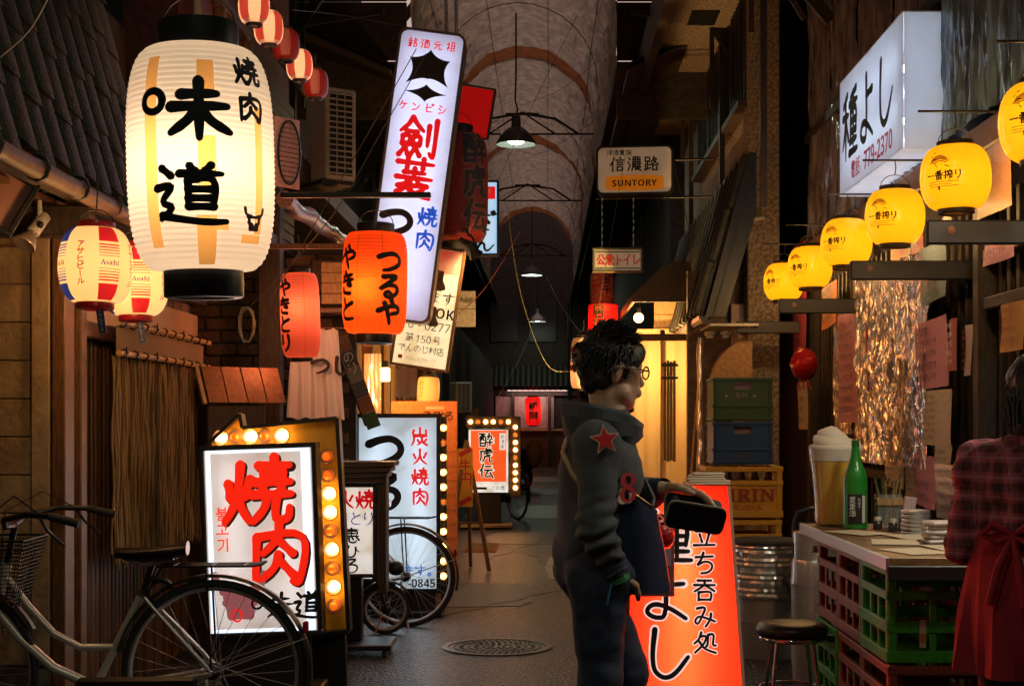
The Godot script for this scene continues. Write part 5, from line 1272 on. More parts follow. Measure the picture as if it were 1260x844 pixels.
	ink(t, "lettering", mat(lin(0.01, 0.03, 0.02), 0.6), func(mb):
		write(mb, ["酔", "虎", "伝"], -0.115, 0.345, 0.175, flat, 13.0, {"lift": 0.006, "step": 1.08})
		write(mb, ["こ", "の", "奥"], 0.03, -0.30, 0.055, flat, 10.0, {"lift": 0.003, "down": false})
		write(mb, ["居", "酒", "屋"], 0.145, 0.32, 0.05, flat, 9.0, {"lift": 0.008, "step": 1.2})
		mb.prism(PackedVector2Array([Vector2(-0.2, -0.33), Vector2(-0.14, -0.30), Vector2(-0.14, -0.315), Vector2(-0.02, -0.315), Vector2(-0.02, -0.345), Vector2(-0.14, -0.345), Vector2(-0.14, -0.36)]), 0.002, 0.004))
	part(t, "name_slip", MB.new().box(Vector3(0.17, 0.235, 0.003), Vector3(0.07, 0.2, 0.004)), glow(Color(1.0, 0.95, 0.9), 0.75))
	part(t, "bulb_board", MB.new().box(Vector3(0.325, 0.05, -0.06), Vector3(0.13, 0.98, 0.05), 0.004).box(Vector3(-0.01, 0.475, -0.06), Vector3(0.54, 0.13, 0.05), 0.004), M.wood_dark)
	part(t, "arrow_tip", MB.new().prism(PackedVector2Array([Vector2(-0.28, 0.41), Vector2(-0.28, 0.54), Vector2(-0.12, 0.66), Vector2(-0.12, 0.41)]), -0.10, -0.088), M.wood_dark)
	spots = []
	for i in 6: spots.append(Vector3(-0.22 + i * 0.092, 0.475, -0.03))
	for i in 9: spots.append(Vector3(0.325, 0.41 - i * 0.092, -0.03))
	marquee(t, spots, 0.034, [1, 4, 7, 10])
	part(t, "column", MB.new().box(Vector3(0.0, -0.60, -0.06), Vector3(0.30, 0.40, 0.14), 0.006), M.black)
	t.position.y = 0.815
	part(t, "base_board", MB.new().box(Vector3(-0.02, -0.775, -0.05), Vector3(0.62, 0.04, 0.5), 0.006), M.wood_pale)
	for sx in [-0.26, 0.24]: part(t, "caster", MB.new().ball(Vector3(sx, -0.79, 0.14), Vector3(0.025, 0.024, 0.025), 8, 6), M.rubber)
	area(t, Vector3(0, 0, 0.03), 0.46, 0.74, Color(1.0, 0.7, 0.5), 0.45)
	# --- orange menu board with wooden easel
	t = thing("orange_menu_board", "tall orange menu board behind the bright white sign", "board", at(522, 600, 11.0))
	part(t, "board", MB.new().box(Vector3(0, 0, 0), Vector3(0.50, 1.30, 0.03), 0.005), mott(lin(0.55, 0.16, 0.05), lin(0.66, 0.22, 0.08), 2.0))
	t.position.y = 0.79
	part(t, "foot", MB.new().box(Vector3(0, -0.72, -0.05), Vector3(0.4, 0.14, 0.06), 0.004), M.wood_dark)
	ink(t, "lettering", mat(lin(0.05, 0.012, 0.008), 0.6), func(mb):
		write(mb, ["て", "り", "お", "か", "る"].map(func(x): return x if G.has(x) else "ろ"), -0.02, 0.575, 0.07, flat, 13.0, {"lift": 0.017, "down": false, "step": 0.62})
		for q in 7: write(mb, ["牛", "丸", "の", "千", "円"], 0.11, 0.28 - q * 0.11, 0.024, flat, 8.0, {"lift": 0.017, "down": false}))
	for q in 2: part(t, "pale_strip", MB.new().box(Vector3(0.08, 0.60 - q * 0.20, 0.0165), Vector3(0.14, 0.022, 0.003)), mat(lin(0.75, 0.45, 0.35), 0.6))
	t = thing("wooden_easel", "reddish brown wooden A frame easel standing before the orange menu board", "easel", at(574, 655, 12.6))
	t.position.y = 0.0
	for s in [[-0.18, 0.16], [0.20, 0.10]]:
		part(t, "leg", MB.new().beam(Vector3(s[0], 0.01, s[1]), Vector3(0.0, 1.13, 0.0), 0.035, 0.035, 0.004), M.wood)
	part(t, "rear_leg", MB.new().beam(Vector3(0.02, 0.01, -0.3), Vector3(0.0, 1.12, -0.02), 0.03, 0.03, 0.004), M.wood)
	part(t, "cross_bar", MB.new().beam(Vector3(-0.12, 0.42, 0.10), Vector3(0.125, 0.42, 0.07), 0.025, 0.02, 0.003), M.wood)
	t = thing("price_poster", "yellow and red price poster hung on the wooden easel", "poster", at(572, 588, 12.5))
	part(t, "paper", MB.new().box(Vector3(0.0, 0, -0.05), Vector3(0.13, 0.50, 0.006), 0.0), mat(lin(0.62, 0.34, 0.03), 0.6))
	ink(t, "red_print", mat(lin(0.45, 0.02, 0.02), 0.6), func(mb):
		write(mb, ["牛", "円"], -0.055, 0.16, 0.11, flat, 14.0, {"lift": -0.044, "step": 1.1})
		mb.box(Vector3(0, 0.22, -0.044), Vector3(0.12, 0.04, 0.002), 0.0, Basis(Vector3.BACK, 0.5)).box(Vector3(0, -0.2, -0.044), Vector3(0.12, 0.04, 0.002), 0.0, Basis(Vector3.BACK, 0.5)))
	# --- cream whisky sign on the right and the toilet sign under it
	t = thing("whisky_bar_sign", "dim cream rounded hanging sign with yellow oval at right", "sign", at(781, 209, 14.0), -0.12)
	var rs := MB.new()
	rim(rs, rounded(0.70, 0.43, 0.05), rounded(0.74, 0.47, 0.06), -0.14, 0.012)
	part(t, "frame", rs, M.black)
	part(t, "panel", MB.new().prism(rounded(0.70, 0.43, 0.05), -0.02, 0.0), grimy(glow(Color(0.85, 0.74, 0.62), 0.14, lin(0.6, 0.52, 0.44))))
	part(t, "back_panel", MB.new().prism(rounded(0.70, 0.43, 0.05), -0.138, -0.13), M.ac_white)
	var oval := PackedVector2Array()
	for k in 33:
		var a := PI * k / 32
		oval.append(Vector2(-cos(a) * 0.28, 0.0 + sin(a) * 0.022 + 0.035))
	for k in 33:
		var a := PI * k / 32
		oval.append(Vector2(cos(a) * 0.28, -0.07 - sin(a) * 0.022 + 0.0))
	part(t, "yellow_band", MB.new().prism(Transform2D(0.0, Vector2(0, -0.105)) * oval, 0.001, 0.003), glow(Color(0.80, 0.42, 0.05), 0.32, lin(0.6, 0.3, 0.02)))
	ink(t, "lettering", M.ink, func(mb):
		write(mb, ["信", "濃", "路"], -0.235, 0.125, 0.135, flat, 12.0, {"lift": 0.002, "down": false, "step": 1.22, "taper": 0.95, "round": false})
		write(mb, ["洋", "酒", "貴", "族"], -0.265, 0.195, 0.055, flat, 12.0, {"lift": 0.002, "down": false, "step": 1.08, "taper": 0.95, "round": false})
		lay(mb, latin("SUNTORY", 0.062, "Droid Sans", true, 1.15), 0.0, -0.125, flat, 0.005))
	part(t, "arm", MB.new().tube([Vector3(-0.38, -0.26, -0.06), Vector3(0.75, -0.26, -0.06)], 0.012, 6).tube([Vector3(0.37, 0.1, -0.07), Vector3(0.75, 0.1, -0.07)], 0.012, 6), M.black)
	t = thing("toilet_sign", "small framed hanging sign with red kanji on chains", "sign", at(760, 320, 14.0))
	part(t, "frame", MB.new().frame(0.48, 0.235, 0.018, -0.05, 0.015, 0.003), mat(lin(0.16, 0.17, 0.10), 0.5))
	part(t, "panel", MB.new().box(Vector3(0, 0, 0), Vector3(0.44, 0.195, 0.01)), grimy(glow(Color(0.80, 0.70, 0.60), 0.16, lin(0.55, 0.5, 0.42))))
	part(t, "green_line", MB.new().box(Vector3(0, 0.078, 0.006), Vector3(0.43, 0.010, 0.002)).box(Vector3(0, -0.078, 0.006), Vector3(0.43, 0.010, 0.002)), mat(lin(0.08, 0.16, 0.08), 0.6))
	ink(t, "lettering", glow(Color(0.75, 0.05, 0.04), 0.22, lin(0.5, 0.02, 0.02)), func(mb): write(mb, ["公", "衆", "ト", "イ", "レ"], -0.20, 0.055, 0.105, flat, 13.0, {"lift": 0.007, "down": false, "sx": 0.8, "step": 1.0, "taper": 0.95, "round": false}))
	for s in [-0.15, 0.15]:
		for k in 14: part(t, "chain_link", MB.new().box(Vector3(s + 0.004 * (k % 2), 0.13 + k * 0.035, -0.02), Vector3(0.012 if k % 2 else 0.005, 0.036, 0.005 if k % 2 else 0.012), 0.002), M.steel)
	# --- white box sign on the right shopfront
	t = thing("white_box_sign", "big white projecting light box with black brush kana and red telephone number", "sign", Vector3(1.95, 3.155, -8.85), -PI / 2)
	var sgw := grimy(glow(Color(0.80, 0.86, 1.0), 0.14, lin(0.7, 0.7, 0.72))); sgw.backlight_enabled = true; sgw.backlight = lin(0.85, 0.93, 1.0)
	part(t, "face_panel", MB.new().box(Vector3(0, 0, -0.004), Vector3(1.70, 0.74, 0.006)), sgw)
	part(t, "end_panel", MB.new().box(Vector3(0.854, 0, -0.12), Vector3(0.006, 0.74, 0.22)), sgw)
	part(t, "far_end_panel", MB.new().box(Vector3(-0.854, 0, -0.12), Vector3(0.006, 0.74, 0.22)), sgw)
	part(t, "bottom_panel", MB.new().box(Vector3(0, -0.373, -0.12), Vector3(1.714, 0.006, 0.24)), sgw)
	part(t, "top_panel", MB.new().box(Vector3(0, 0.373, -0.12), Vector3(1.714, 0.006, 0.24)), M.ac_white)
	for y in [-0.15, 0.15]: part(t, "fluorescent_tube", MB.new().tube([Vector3(-0.75, y, -0.10), Vector3(0.75, y, -0.10)], 0.014, 8), M.tube_lit)
	ink(t, "lettering", M.ink, func(mb): write(mb, ["種", "よ", "し"], -0.74, 0.25, 0.43, flat, 13.0, {"lift": 0.002, "down": false, "step": 1.06, "sx": 1.05, "taper": 0.5}))
	ink(t, "telephone_lettering", glow(Color(0.55, 0.03, 0.06), 0.35, lin(0.35, 0.01, 0.03)), func(mb):
		write(mb, ["電", "話"], -0.48, -0.215, 0.11, flat, 13.0, {"lift": 0.002, "down": false, "step": 1.1, "sx": 1.1})
		lay(mb, latin("779-2370", 0.115, "Droid Sans", true, 1.15), 0.26, -0.27, flat, 0.002))
	area(t, Vector3(0, 0, 0.04), 1.6, 0.66, Color(0.82, 0.9, 1.0), 0.55)
	# --- glowing red A board beside the man
	t = thing("standing_bar_sign", "glowing red sandwich board with black brush letters edged in white", "sign", Vector3(0.485, 0.0, -5.35))
	t.rotation.y = -0.06
	var body := Node3D.new()
	var hh := 0.98
	var wt := 0.375; var wb := 0.50; var zt := -0.09; var zb := 0.06
	var rp := sheet(lin(0.55, 0.02, 0.01), Color(0.6, 0.040, 0.013), 0.35, 0.02)
	var y0 := 0.06; var y1 := 1.045
	var fc := MB.new()
	var nn := Vector3(0, 0.15, 1).normalized()
	for i in 10:
		var a := lerpf(y0, y1, i / 10.0); var b := lerpf(y0, y1, (i + 1) / 10.0)
		var wa := lerpf(wb, wt, i / 10.0) / 2; var wbb := lerpf(wb, wt, (i + 1) / 10.0) / 2
		var za := lerpf(zb, zt, i / 10.0); var zbb := lerpf(zb, zt, (i + 1) / 10.0)
		fc.quad(Vector3(-wa, a, za), Vector3(wa, a, za), Vector3(wbb, b, zbb), Vector3(-wbb, b, zbb), nn)
	part(t, "face_panel", fc, rp)
	var ot := MB.new()
	ot.quad(Vector3(-wb / 2, y0, -0.30), Vector3(wb / 2, y0, -0.30), Vector3(wt / 2, y1, -0.16), Vector3(-wt / 2, y1, -0.16), Vector3(0, 0.2, -1))
	for s in [-1.0, 1.0]: ot.quad(Vector3(s * wb / 2, y0, zb), Vector3(s * wb / 2, y0, -0.30), Vector3(s * wt / 2, y1, -0.16), Vector3(s * wt / 2, y1, zt), Vector3(s, 0, 0))
	ot.quad(Vector3(-wt / 2, y1, zt), Vector3(wt / 2, y1, zt), Vector3(wt / 2, y1, -0.16), Vector3(-wt / 2, y1, -0.16), Vector3.UP)
	part(t, "casing", ot, mat(lin(0.62, 0.05, 0.03), 0.4))
	part(t, "edge_trim", MB.new().beam(Vector3(wb / 2 + 0.002, y0, zb + 0.002), Vector3(wt / 2 + 0.002, y1, zt + 0.002), 0.008, 0.012).beam(Vector3(-wb / 2 - 0.002, y0, zb + 0.002), Vector3(-wt / 2 - 0.002, y1, zt + 0.002), 0.008, 0.012), mat(lin(0.7, 0.35, 0.25), 0.4))
	part(t, "fluorescent_tube", MB.new().tube([Vector3(0.02, 0.14, -0.085), Vector3(0.02, 0.97, -0.125)], 0.016, 10), glow(Color(1.0, 0.90, 0.75), 48.0))
	part(t, "foot", MB.new().box(Vector3(0, 0.03, -0.12), Vector3(0.52, 0.06, 0.4), 0.006), M.black)
	var lean := func(u: float, v: float, lift: float) -> Array: return [Vector3(u, v, lerpf(zb, zt, (v - y0) / (y1 - y0)) + lift), nn]
	var wink := glow(Color(1.0, 0.86, 0.82), 0.72, lin(0.75, 0.6, 0.55))
	ink(t, "letter_edge", wink, func(mb):
		write(mb, ["立", "ち", "呑", "み", "処"], 0.055, 0.90, 0.082, lean, 21.0, {"lift": 0.002, "step": 1.17, "taper": 0.9})
		write(mb, ["種", "よ", "し"], -0.145, 0.955, 0.195, lean, 17.0, {"lift": 0.002, "step": 1.08, "taper": 0.85}))
	ink(t, "lettering", M.ink, func(mb):
		write(mb, ["立", "ち", "呑", "み", "処"], 0.055, 0.90, 0.082, lean, 12.5, {"lift": 0.006, "step": 1.17, "taper": 0.8})
		write(mb, ["種", "よ", "し"], -0.145, 0.955, 0.195, lean, 10.5, {"lift": 0.006, "step": 1.08, "taper": 0.7}))
	area(t, Vector3(0, 0.55, 0.10), 0.42, 0.9, Color(1.0, 0.24, 0.12), 0.7)
	# clear pocket with leaflets stuck on it, folded cloth on top
	t = thing("leaflet_pocket", "clear pocket of leaflets stuck on the glowing red board", "leaflets", Vector3(0.40, 0.80, -5.30))
	part(t, "pocket", MB.new().box(Vector3(0, 0, 0), Vector3(0.13, 0.30, 0.012), 0.002), mat(lin(0.30, 0.13, 0.11), 0.25))
	for k in 3: part(t, "leaflet", MB.new().box(Vector3(-0.01 + k * 0.008, -0.08 + k * 0.075, 0.009 + k * 0.001), Vector3(0.11, 0.07, 0.002)), mott([lin(0.45, 0.08, 0.05), lin(0.12, 0.16, 0.35), lin(0.45, 0.32, 0.22)][k], [lin(0.6, 0.2, 0.1), lin(0.45, 0.42, 0.5), lin(0.6, 0.45, 0.35)][k], 14.0))
	ink(t, "lettering", M.ink, func(mb): lay(mb, latin("(V6)", 0.022, "Droid Sans", true), 0.03, -0.125, flat, 0.011))
	var cl := MB.new()
	for k in 5: cl.box(Vector3(0.006 * sin(k * 2.0), k * 0.009, 0.004 * cos(k)), Vector3(0.17 - k * 0.012, 0.011, 0.10 - 0.006 * k), 0.005, Basis(Vector3.UP, 0.06 * sin(k * 1.7)))
	one("folded_cloth", cl, mat(lin(0.66, 0.56, 0.42), 0.95), "folded cream cloth lying on top of the glowing red board", "cloth", "", Vector3(0.60, 1.052, -5.47))

func star_diamond(c: Vector2, w: float, h: float, pinch: float) -> PackedVector2Array:
	# four pointed diamond with hollow sides
	var tips := [Vector2(0, h), Vector2(w, 0.55 * h), Vector2(w * 1.05, -0.75 * h), Vector2(0, -h * 0.45), Vector2(-w * 1.05, -0.75 * h), Vector2(-w, 0.55 * h)]
	if h < 0.1: tips = [Vector2(0, h), Vector2(w, 0.0), Vector2(0, -h), Vector2(-w, 0.0)]
	var p := PackedVector2Array()
	for i in tips.size():
		var a: Vector2 = tips[i]; var b: Vector2 = tips[(i + 1) % tips.size()]
		var m := (a + b) / 2 * pinch
		if i in [0, 5] and h > 0.1: m = (a + b) / 2 * 0.66
		for k in 8: p.append(c + a.lerp(m, k / 8.0).lerp(m.lerp(b, k / 8.0), k / 8.0))
	return p

# ---------------------------------------------------------------- right side
func poster(called: String, label: String, px0: float, px1: float, py0: float, py1: float, X: float, m: Material, ink_m: Material, rows: int, big: Array, tilt := 0.0):
	var d0 := X * F / (px1 - VX); var d1 := X * F / (px0 - VX); var d := (d0 + d1) / 2
	var w := d1 - d0; var h := (py1 - py0) / F * d
	var t := thing(called, label, "poster", Vector3(X, EYE + (VY - (py0 + py1) / 2) / F * d, -d), -PI / 2, "papers pinned on the right shopfront")
	t.rotation.z = tilt
	var sheetm := MB.new()
	for i in 6:
		for j in 4:
			var q := []
			for k in [[i, j], [i + 1, j], [i + 1, j + 1], [i, j + 1]]:
				var u: float = k[0] / 6.0 - 0.5; var v: float = k[1] / 4.0 - 0.5
				q.append(Vector3(u * w, v * h, 0.006 * sin(u * 5.0 + v * 3.0 + px0) + 0.01 * v * v))
			sheetm.quad(q[0], q[1], q[2], q[3], Vector3(0, 0, 1))
	part(t, "paper", sheetm, m)
	if big.size() > 0 or rows > 0:
		ink(t, "lettering", ink_m, func(mb):
			var pool := ["の", "り", "千", "円", "や", "き", "す", "ま", "る", "牛", "丸", "こ", "と", "し"]
			var y := h * 0.42
			for b in big:
				var s: float = min(h * 0.16, w * 0.9 / b.size())
				write(mb, b, -w * 0.42, y, s, flat, 15.0, {"lift": 0.016, "down": false, "step": 1.05})
				y -= s * 1.25
			var s2: float = (y + h * 0.45) / max(rows, 1) * 0.7
			for r in rows:
				var nchar := int(clampf(w * 0.8 / (s2 * 1.1), 2, 9))
				var line := []
				for q in nchar: line.append(pool[(r * 5 + q * 3 + int(px0)) % pool.size()])
				write(mb, line, -w * 0.42, y, s2, flat, 13.0, {"lift": 0.016, "down": false, "step": 1.1})
				y -= s2 * 1.42)
func crumpled(X: float, d0: float, d1: float, y0: float, y1: float, amp: float, nu: int, nv: int, sd: int, flutter := 1.0) -> MB:
	var mb := MB.new()
	var f := FastNoiseLite.new(); f.seed = sd; f.frequency = 2.2; f.fractal_octaves = 4; f.noise_type = FastNoiseLite.TYPE_SIMPLEX
	var P := []
	for i in nu + 1:
		var row := []
		for j in nv + 1:
			var d := lerpf(d0, d1, i / float(nu)); var y := lerpf(y0, y1, j / float(nv))
			row.append(Vector3(X - amp * (1.0 + f.get_noise_3d(d * 3.4, y * flutter, sd)) - amp * 0.5 * f.get_noise_3d(d * 11.0, y * 4.0 * flutter, 3.0), y, -d))
		P.append(row)
	var N := []
	for i in nu + 1:
		var row := []
		for j in nv + 1:
			var n1: Vector3 = (P[min(i + 1, nu)][j] - P[max(i - 1, 0)][j]).cross(P[i][min(j + 1, nv)] - P[i][max(j - 1, 0)]).normalized()
			row.append(-n1 if n1.x > 0 else n1)
		N.append(row)
	for i in nu:
		for j in nv: mb.quads(P[i][j], P[i + 1][j], P[i + 1][j + 1], P[i][j + 1], N[i][j], N[i + 1][j], N[i + 1][j + 1], N[i][j + 1])
	return mb
func make_right():
	# near shop on the right
	var s := thing("bar_shopfront", "dark timber bar front behind the counter with hanging posters", "building", Vector3(2.2, 0, 0))
	part(s, "wall", MB.new().box(Vector3(0.12, 2.6, -7.0), Vector3(0.1, 5.2, 11.0)), M.dark_wall)
	for i in 40:
		part(s, "slat", MB.new().box(Vector3(0.03, 1.25, -6.3 - i * 0.14), Vector3(0.03, 2.3, 0.05), 0.004), M.wood_dark)
	for d in [5.6, 6.25, 7.25, 10.1, 11.9]:
		part(s, "post", MB.new().box(Vector3(-0.02, 1.35, -d), Vector3(0.10, 2.7, 0.10), 0.008), M.wood_dark)
	part(s, "head_beam", MB.new().box(Vector3(-0.03, 2.66, -7.2), Vector3(0.14, 0.14, 10.4), 0.01), M.wood)
	part(s, "mid_rail", MB.new().box(Vector3(-0.02, 1.86, -5.9), Vector3(0.08, 0.06, 2.5), 0.006), M.wood_dark)
	part(s, "mid_rail", MB.new().box(Vector3(-0.02, 2.10, -5.9), Vector3(0.09, 0.05, 2.5), 0.006), M.wood)
	part(s, "sill", MB.new().box(Vector3(-0.03, 0.95, -8.2), Vector3(0.10, 0.06, 4.6), 0.006), M.wood_dark)
	part(s, "open_doorway", MB.new().box(Vector3(0.04, 1.3, -10.8), Vector3(0.02, 2.0, 0.9)), mott(lin(0.20, 0.09, 0.03), lin(0.30, 0.15, 0.05), 1.0))
	part(s, "upper_rail", MB.new().box(Vector3(-0.02, 3.62, -9.6), Vector3(0.08, 0.08, 5.0), 0.006), M.wood_dark)
	# sheets above
	for k in 4:
		one("vinyl_sheet", crumpled(2.19, 8.1 + k * 1.0, 9.06 + k * 1.0, 2.62, 4.9, 0.03, 60, 64, 11 + k, 0.5), M.vinyl, ["glossy vinyl sheet hidden half behind the white box sign", "glossy dark vinyl sheet left of the white box sign", "third glossy vinyl sheet along the upper right wall", "farthest glossy vinyl sheet next to the plaster column"][k], "vinyl sheet", "vinyl sheets on the upper right wall")
	one("blue_grey_cloth", crumpled(2.18, 4.6, 7.95, 2.80, 4.6, 0.03, 150, 50, 21, 0.35), M.blue_cloth, "blue grey cloth sheet over the upper right wall", "cloth")
	# foil curtains
	one("foil_curtain", crumpled(2.12, 8.0, 9.8, 1.02, 2.24, 0.035, 170, 64, 31, 0.9), M.foil, "crumpled silver foil curtain glittering behind the counter", "foil curtain", "foil curtains on the right shopfront")
	one("foil_curtain", crumpled(2.14, 10.15, 10.75, 1.2, 2.1, 0.025, 70, 56, 37, 0.9), M.foil, "narrow foil curtain strip beside the doorway", "foil curtain", "foil curtains on the right shopfront")
	var pink := mott(lin(0.50, 0.17, 0.26), lin(0.60, 0.24, 0.34), 3.0, 0.6)
	var cream := mott(lin(0.52, 0.42, 0.30), lin(0.62, 0.52, 0.38), 3.0, 0.7)
	var redink := mat(lin(0.40, 0.03, 0.03), 0.6)
	var darkink := mat(lin(0.05, 0.03, 0.09), 0.6)
	poster("pink_poster", "large pink hand written poster with a red heading right of the foil", 1128, 1167, 393, 478, 2.08, pink, darkink, 4, [["イ", "カ", "の", "す"]], 0.02)
	poster("pink_poster", "small pink hand written slip above the stacked napkins", 1127, 1152, 560, 624, 2.08, pink, darkink, 2, [["牛", "の"], ["丸"]], -0.03)
	poster("pink_poster", "long faded pink slip beside the open doorway", 1032, 1058, 385, 520, 2.09, pink, darkink, 9, [], 0.0)
	poster("menu_sheet", "cream menu sheet packed with small writing below the large pink poster", 1137, 1172, 480, 548, 2.075, cream, mat(lin(0.12, 0.07, 0.04), 0.6), 7, [], 0.0)
	poster("menu_sheet", "cream price list behind the chopstick box", 1090, 1112, 548, 600, 2.09, cream, mat(lin(0.12, 0.07, 0.04), 0.6), 6, [], 0.0)
	poster("menu_sheet", "cream price list to the right of the chopstick box", 1114, 1136, 552, 612, 2.09, cream, mat(lin(0.12, 0.07, 0.04), 0.6), 6, [], 0.0)
	poster("blue_poster", "pale blue poster under the second yellow lantern", 1133, 1164, 300, 372, 2.06, mott(lin(0.10, 0.17, 0.22), lin(0.17, 0.25, 0.30), 3.0), redink, 1, [["の"], ["と", "り"]], 0.05)
	poster("plastic_menu", "pale blue plastic covered menu hanging on a black cord", 1152, 1186, 572, 640, 2.04, mott(lin(0.18, 0.21, 0.27), lin(0.34, 0.36, 0.42), 4.0, 0.2), darkink, 4, [], 0.0)
	poster("red_strip_banner", "narrow red strip with white writing beside the pink poster", 1168, 1179, 392, 456, 2.06, mat(lin(0.30, 0.015, 0.02), 0.5), M.white_paint, 5, [], 0.0)
	poster("white_strip_banner", "narrow white strip with red writing near the right edge", 1188, 1197, 400, 462, 2.06, mat(lin(0.5, 0.42, 0.36), 0.6), redink, 6, [], 0.0)
	poster("orange_poster", "orange poster with dark writing at the right edge", 1232, 1262, 372, 432, 2.04, mott(lin(0.62, 0.26, 0.04), lin(0.70, 0.34, 0.08), 3.0), mat(lin(0.22, 0.01, 0.02), 0.6), 2, [["ハ", "ル", "カ"], ["ハ", "ル", "カ"]], 0.0)
	poster("photo_poster", "orange and brown photo poster behind the largest yellow lantern", 1205, 1246, 178, 262, 2.10, mott(lin(0.20, 0.05, 0.02), lin(0.55, 0.24, 0.06), 9.0, 0.3), mat(lin(0.60, 0.35, 0.06), 0.6), 0, [["牛", "千"]], 0.0)
	poster("red_slip", "red slip of paper behind the farthest yellow lantern", 976, 992, 300, 440, 2.09, mat(lin(0.45, 0.04, 0.06), 0.6), darkink, 7, [], 0.0)
	poster("white_slip", "small white card under the largest yellow lantern", 1160, 1172, 262, 296, 2.06, mat(lin(0.55, 0.48, 0.42), 0.6), redink, 2, [], 0.25)
	poster("oval_name_board", "pale hanging name board below the red paper ball", 983, 994, 470, 528, 2.02, mat(lin(0.5, 0.38, 0.26), 0.6), M.ink, 4, [], 0.0)
	poster("orange_slip", "orange paper slip between the two farthest yellow lanterns", 1012, 1030, 350, 402, 2.10, mat(lin(0.62, 0.20, 0.03), 0.6), darkink, 4, [], 0.05)
	poster("orange_slip", "bright orange slip hanging behind the third yellow lantern", 1098, 1122, 285, 336, 2.09, mat(lin(0.66, 0.24, 0.03), 0.6), redink, 3, [], -0.04)
	poster("red_slip", "red price slip beneath the white box sign", 1122, 1136, 250, 312, 2.09, mat(lin(0.50, 0.05, 0.04), 0.6), M.white_paint, 4, [], 0.0)
	poster("pink_poster", "pink slip over the window at the right edge", 1212, 1250, 285, 322, 2.05, pink, darkink, 2, [], 0.0)
	poster("red_strip_banner", "narrow red strip hanging left of the foil curtain", 1060, 1069, 400, 520, 2.09, mat(lin(0.40, 0.03, 0.05), 0.5), M.white_paint, 8, [], 0.0)
	poster("menu_sheet", "cream menu sheet low beside the black cord", 1150, 1172, 546, 572, 2.08, cream, darkink, 2, [["酒", "千"]], 0.0)
	# fluorescent lamp over the counter, just out of view
	var cl := thing("counter_tube_lamp", "white tube lamp over the bar counter just beyond the right edge", "lamp", Vector3(1.95, 2.52, -4.55))
	part(cl, "housing", MB.new().box(Vector3(0, 0.03, 0), Vector3(0.07, 0.04, 1.0), 0.006), M.ac_white)
	part(cl, "lamp_tube", MB.new().tube([Vector3(0, -0.006, -0.46), Vector3(0, -0.006, 0.46)], 0.013, 8), glow(Color(1.0, 0.95, 0.86), 4.0))
	area(cl, Vector3(0, -0.03, 0), 0.06, 0.9, Color(1.0, 0.94, 0.84), 4.0).rotation = Vector3(-PI / 2, 0, 0)
	# arms over the counter
	for k in 4:
		var d: float = [6.0, 7.5, 9.8, 12.0][k]
		var b := thing("steel_shelf_arm", ["nearest dark steel arm cut by the right edge", "dark steel arm under the third yellow lantern", "dark steel arm left of the foil curtain", "farthest dark steel arm beside the plaster column"][k], "arm", Vector3(0, 2.06, -d), 0.0, "dark steel arms on the right shopfront")
		var bar = MB.new().box(Vector3(1.875, 0, 0), Vector3(0.63, 0.10, 0.035), 0.008)
		part(b, "bar", bar, mat(lin(0.035, 0.033, 0.034), 0.5, 0.3))
		var bh := MB.new(); bh.t = Transform3D(Basis(Vector3.RIGHT, PI / 2), Vector3(1.66, 0.008, 0.019))
		part(b, "bolt_hole", bh.lathe([Vector2(0.0, 0.0), Vector2(0.016, 0.0), Vector2(0.016, -0.004)], 14), mat(lin(0.25, 0.10, 0.04), 0.5))
	# red paper ball
	var rb := thing("red_paper_ball", "shiny red tasselled paper ball hanging by the doorway", "decoration", at(990, 448, 11.0))
	var bb := MB.new()
	for i in 8:
		for j in 12:
			var q := []
			for k in [[i, j], [i, j + 1], [i + 1, j + 1], [i + 1, j]]:
				var a: float = PI * k[0] / 8; var e: float = TAU * k[1] / 12
				var r := 0.105 + 0.006 * sin(k[0] * 2.3 + k[1] * 4.1)
				q.append(Vector3(sin(a) * cos(e) * r, cos(a) * r * 1.15, sin(a) * sin(e) * r))
			if i > 0: bb.tri(q[0], q[1], q[2], (q[0] + q[1] + q[2]).normalized(), (q[0] + q[1] + q[2]).normalized(), (q[0] + q[1] + q[2]).normalized())
			if i < 7: bb.tri(q[0], q[2], q[3], (q[0] + q[2] + q[3]).normalized(), (q[0] + q[2] + q[3]).normalized(), (q[0] + q[2] + q[3]).normalized())
	part(rb, "ball", bb, mat(lin(0.42, 0.012, 0.02), 0.18, 0.3))
	var ts := MB.new()
	for k in 14: ts.beam(Vector3(cos(k) * 0.03, -0.11, sin(k) * 0.03), Vector3(cos(k) * 0.06, -0.19, sin(k) * 0.05), 0.008, 0.003)
	part(rb, "tassel", ts, mat(lin(0.42, 0.012, 0.02), 0.3))
	part(rb, "string", MB.new().tube([Vector3(0, 0.12, 0), Vector3(0, 0.4, 0)], 0.003, 4), M.wire)
	# plaster building beyond
	var pb := thing("plaster_building", "rough plaster building with dark lattice windows beyond the bar", "building", Vector3(0, 0, 0))
	part(pb, "column", MB.new().box(Vector3(1.84, 2.9, -12.5), Vector3(0.27, 5.8, 0.30), 0.01), M.plaster)
	part(pb, "side_wall", MB.new().box(Vector3(1.87, 4.1, -15.5), Vector3(0.25, 2.6, 5.8)), M.plaster)
	part(pb, "soffit", MB.new().box(Vector3(1.45, 5.0, -14.8), Vector3(0.85, 0.12, 7.6)), M.plaster)
	part(pb, "fascia", MB.new().box(Vector3(1.0, 4.9, -14.8), Vector3(0.08, 0.4, 7.6)), M.wood_dark)
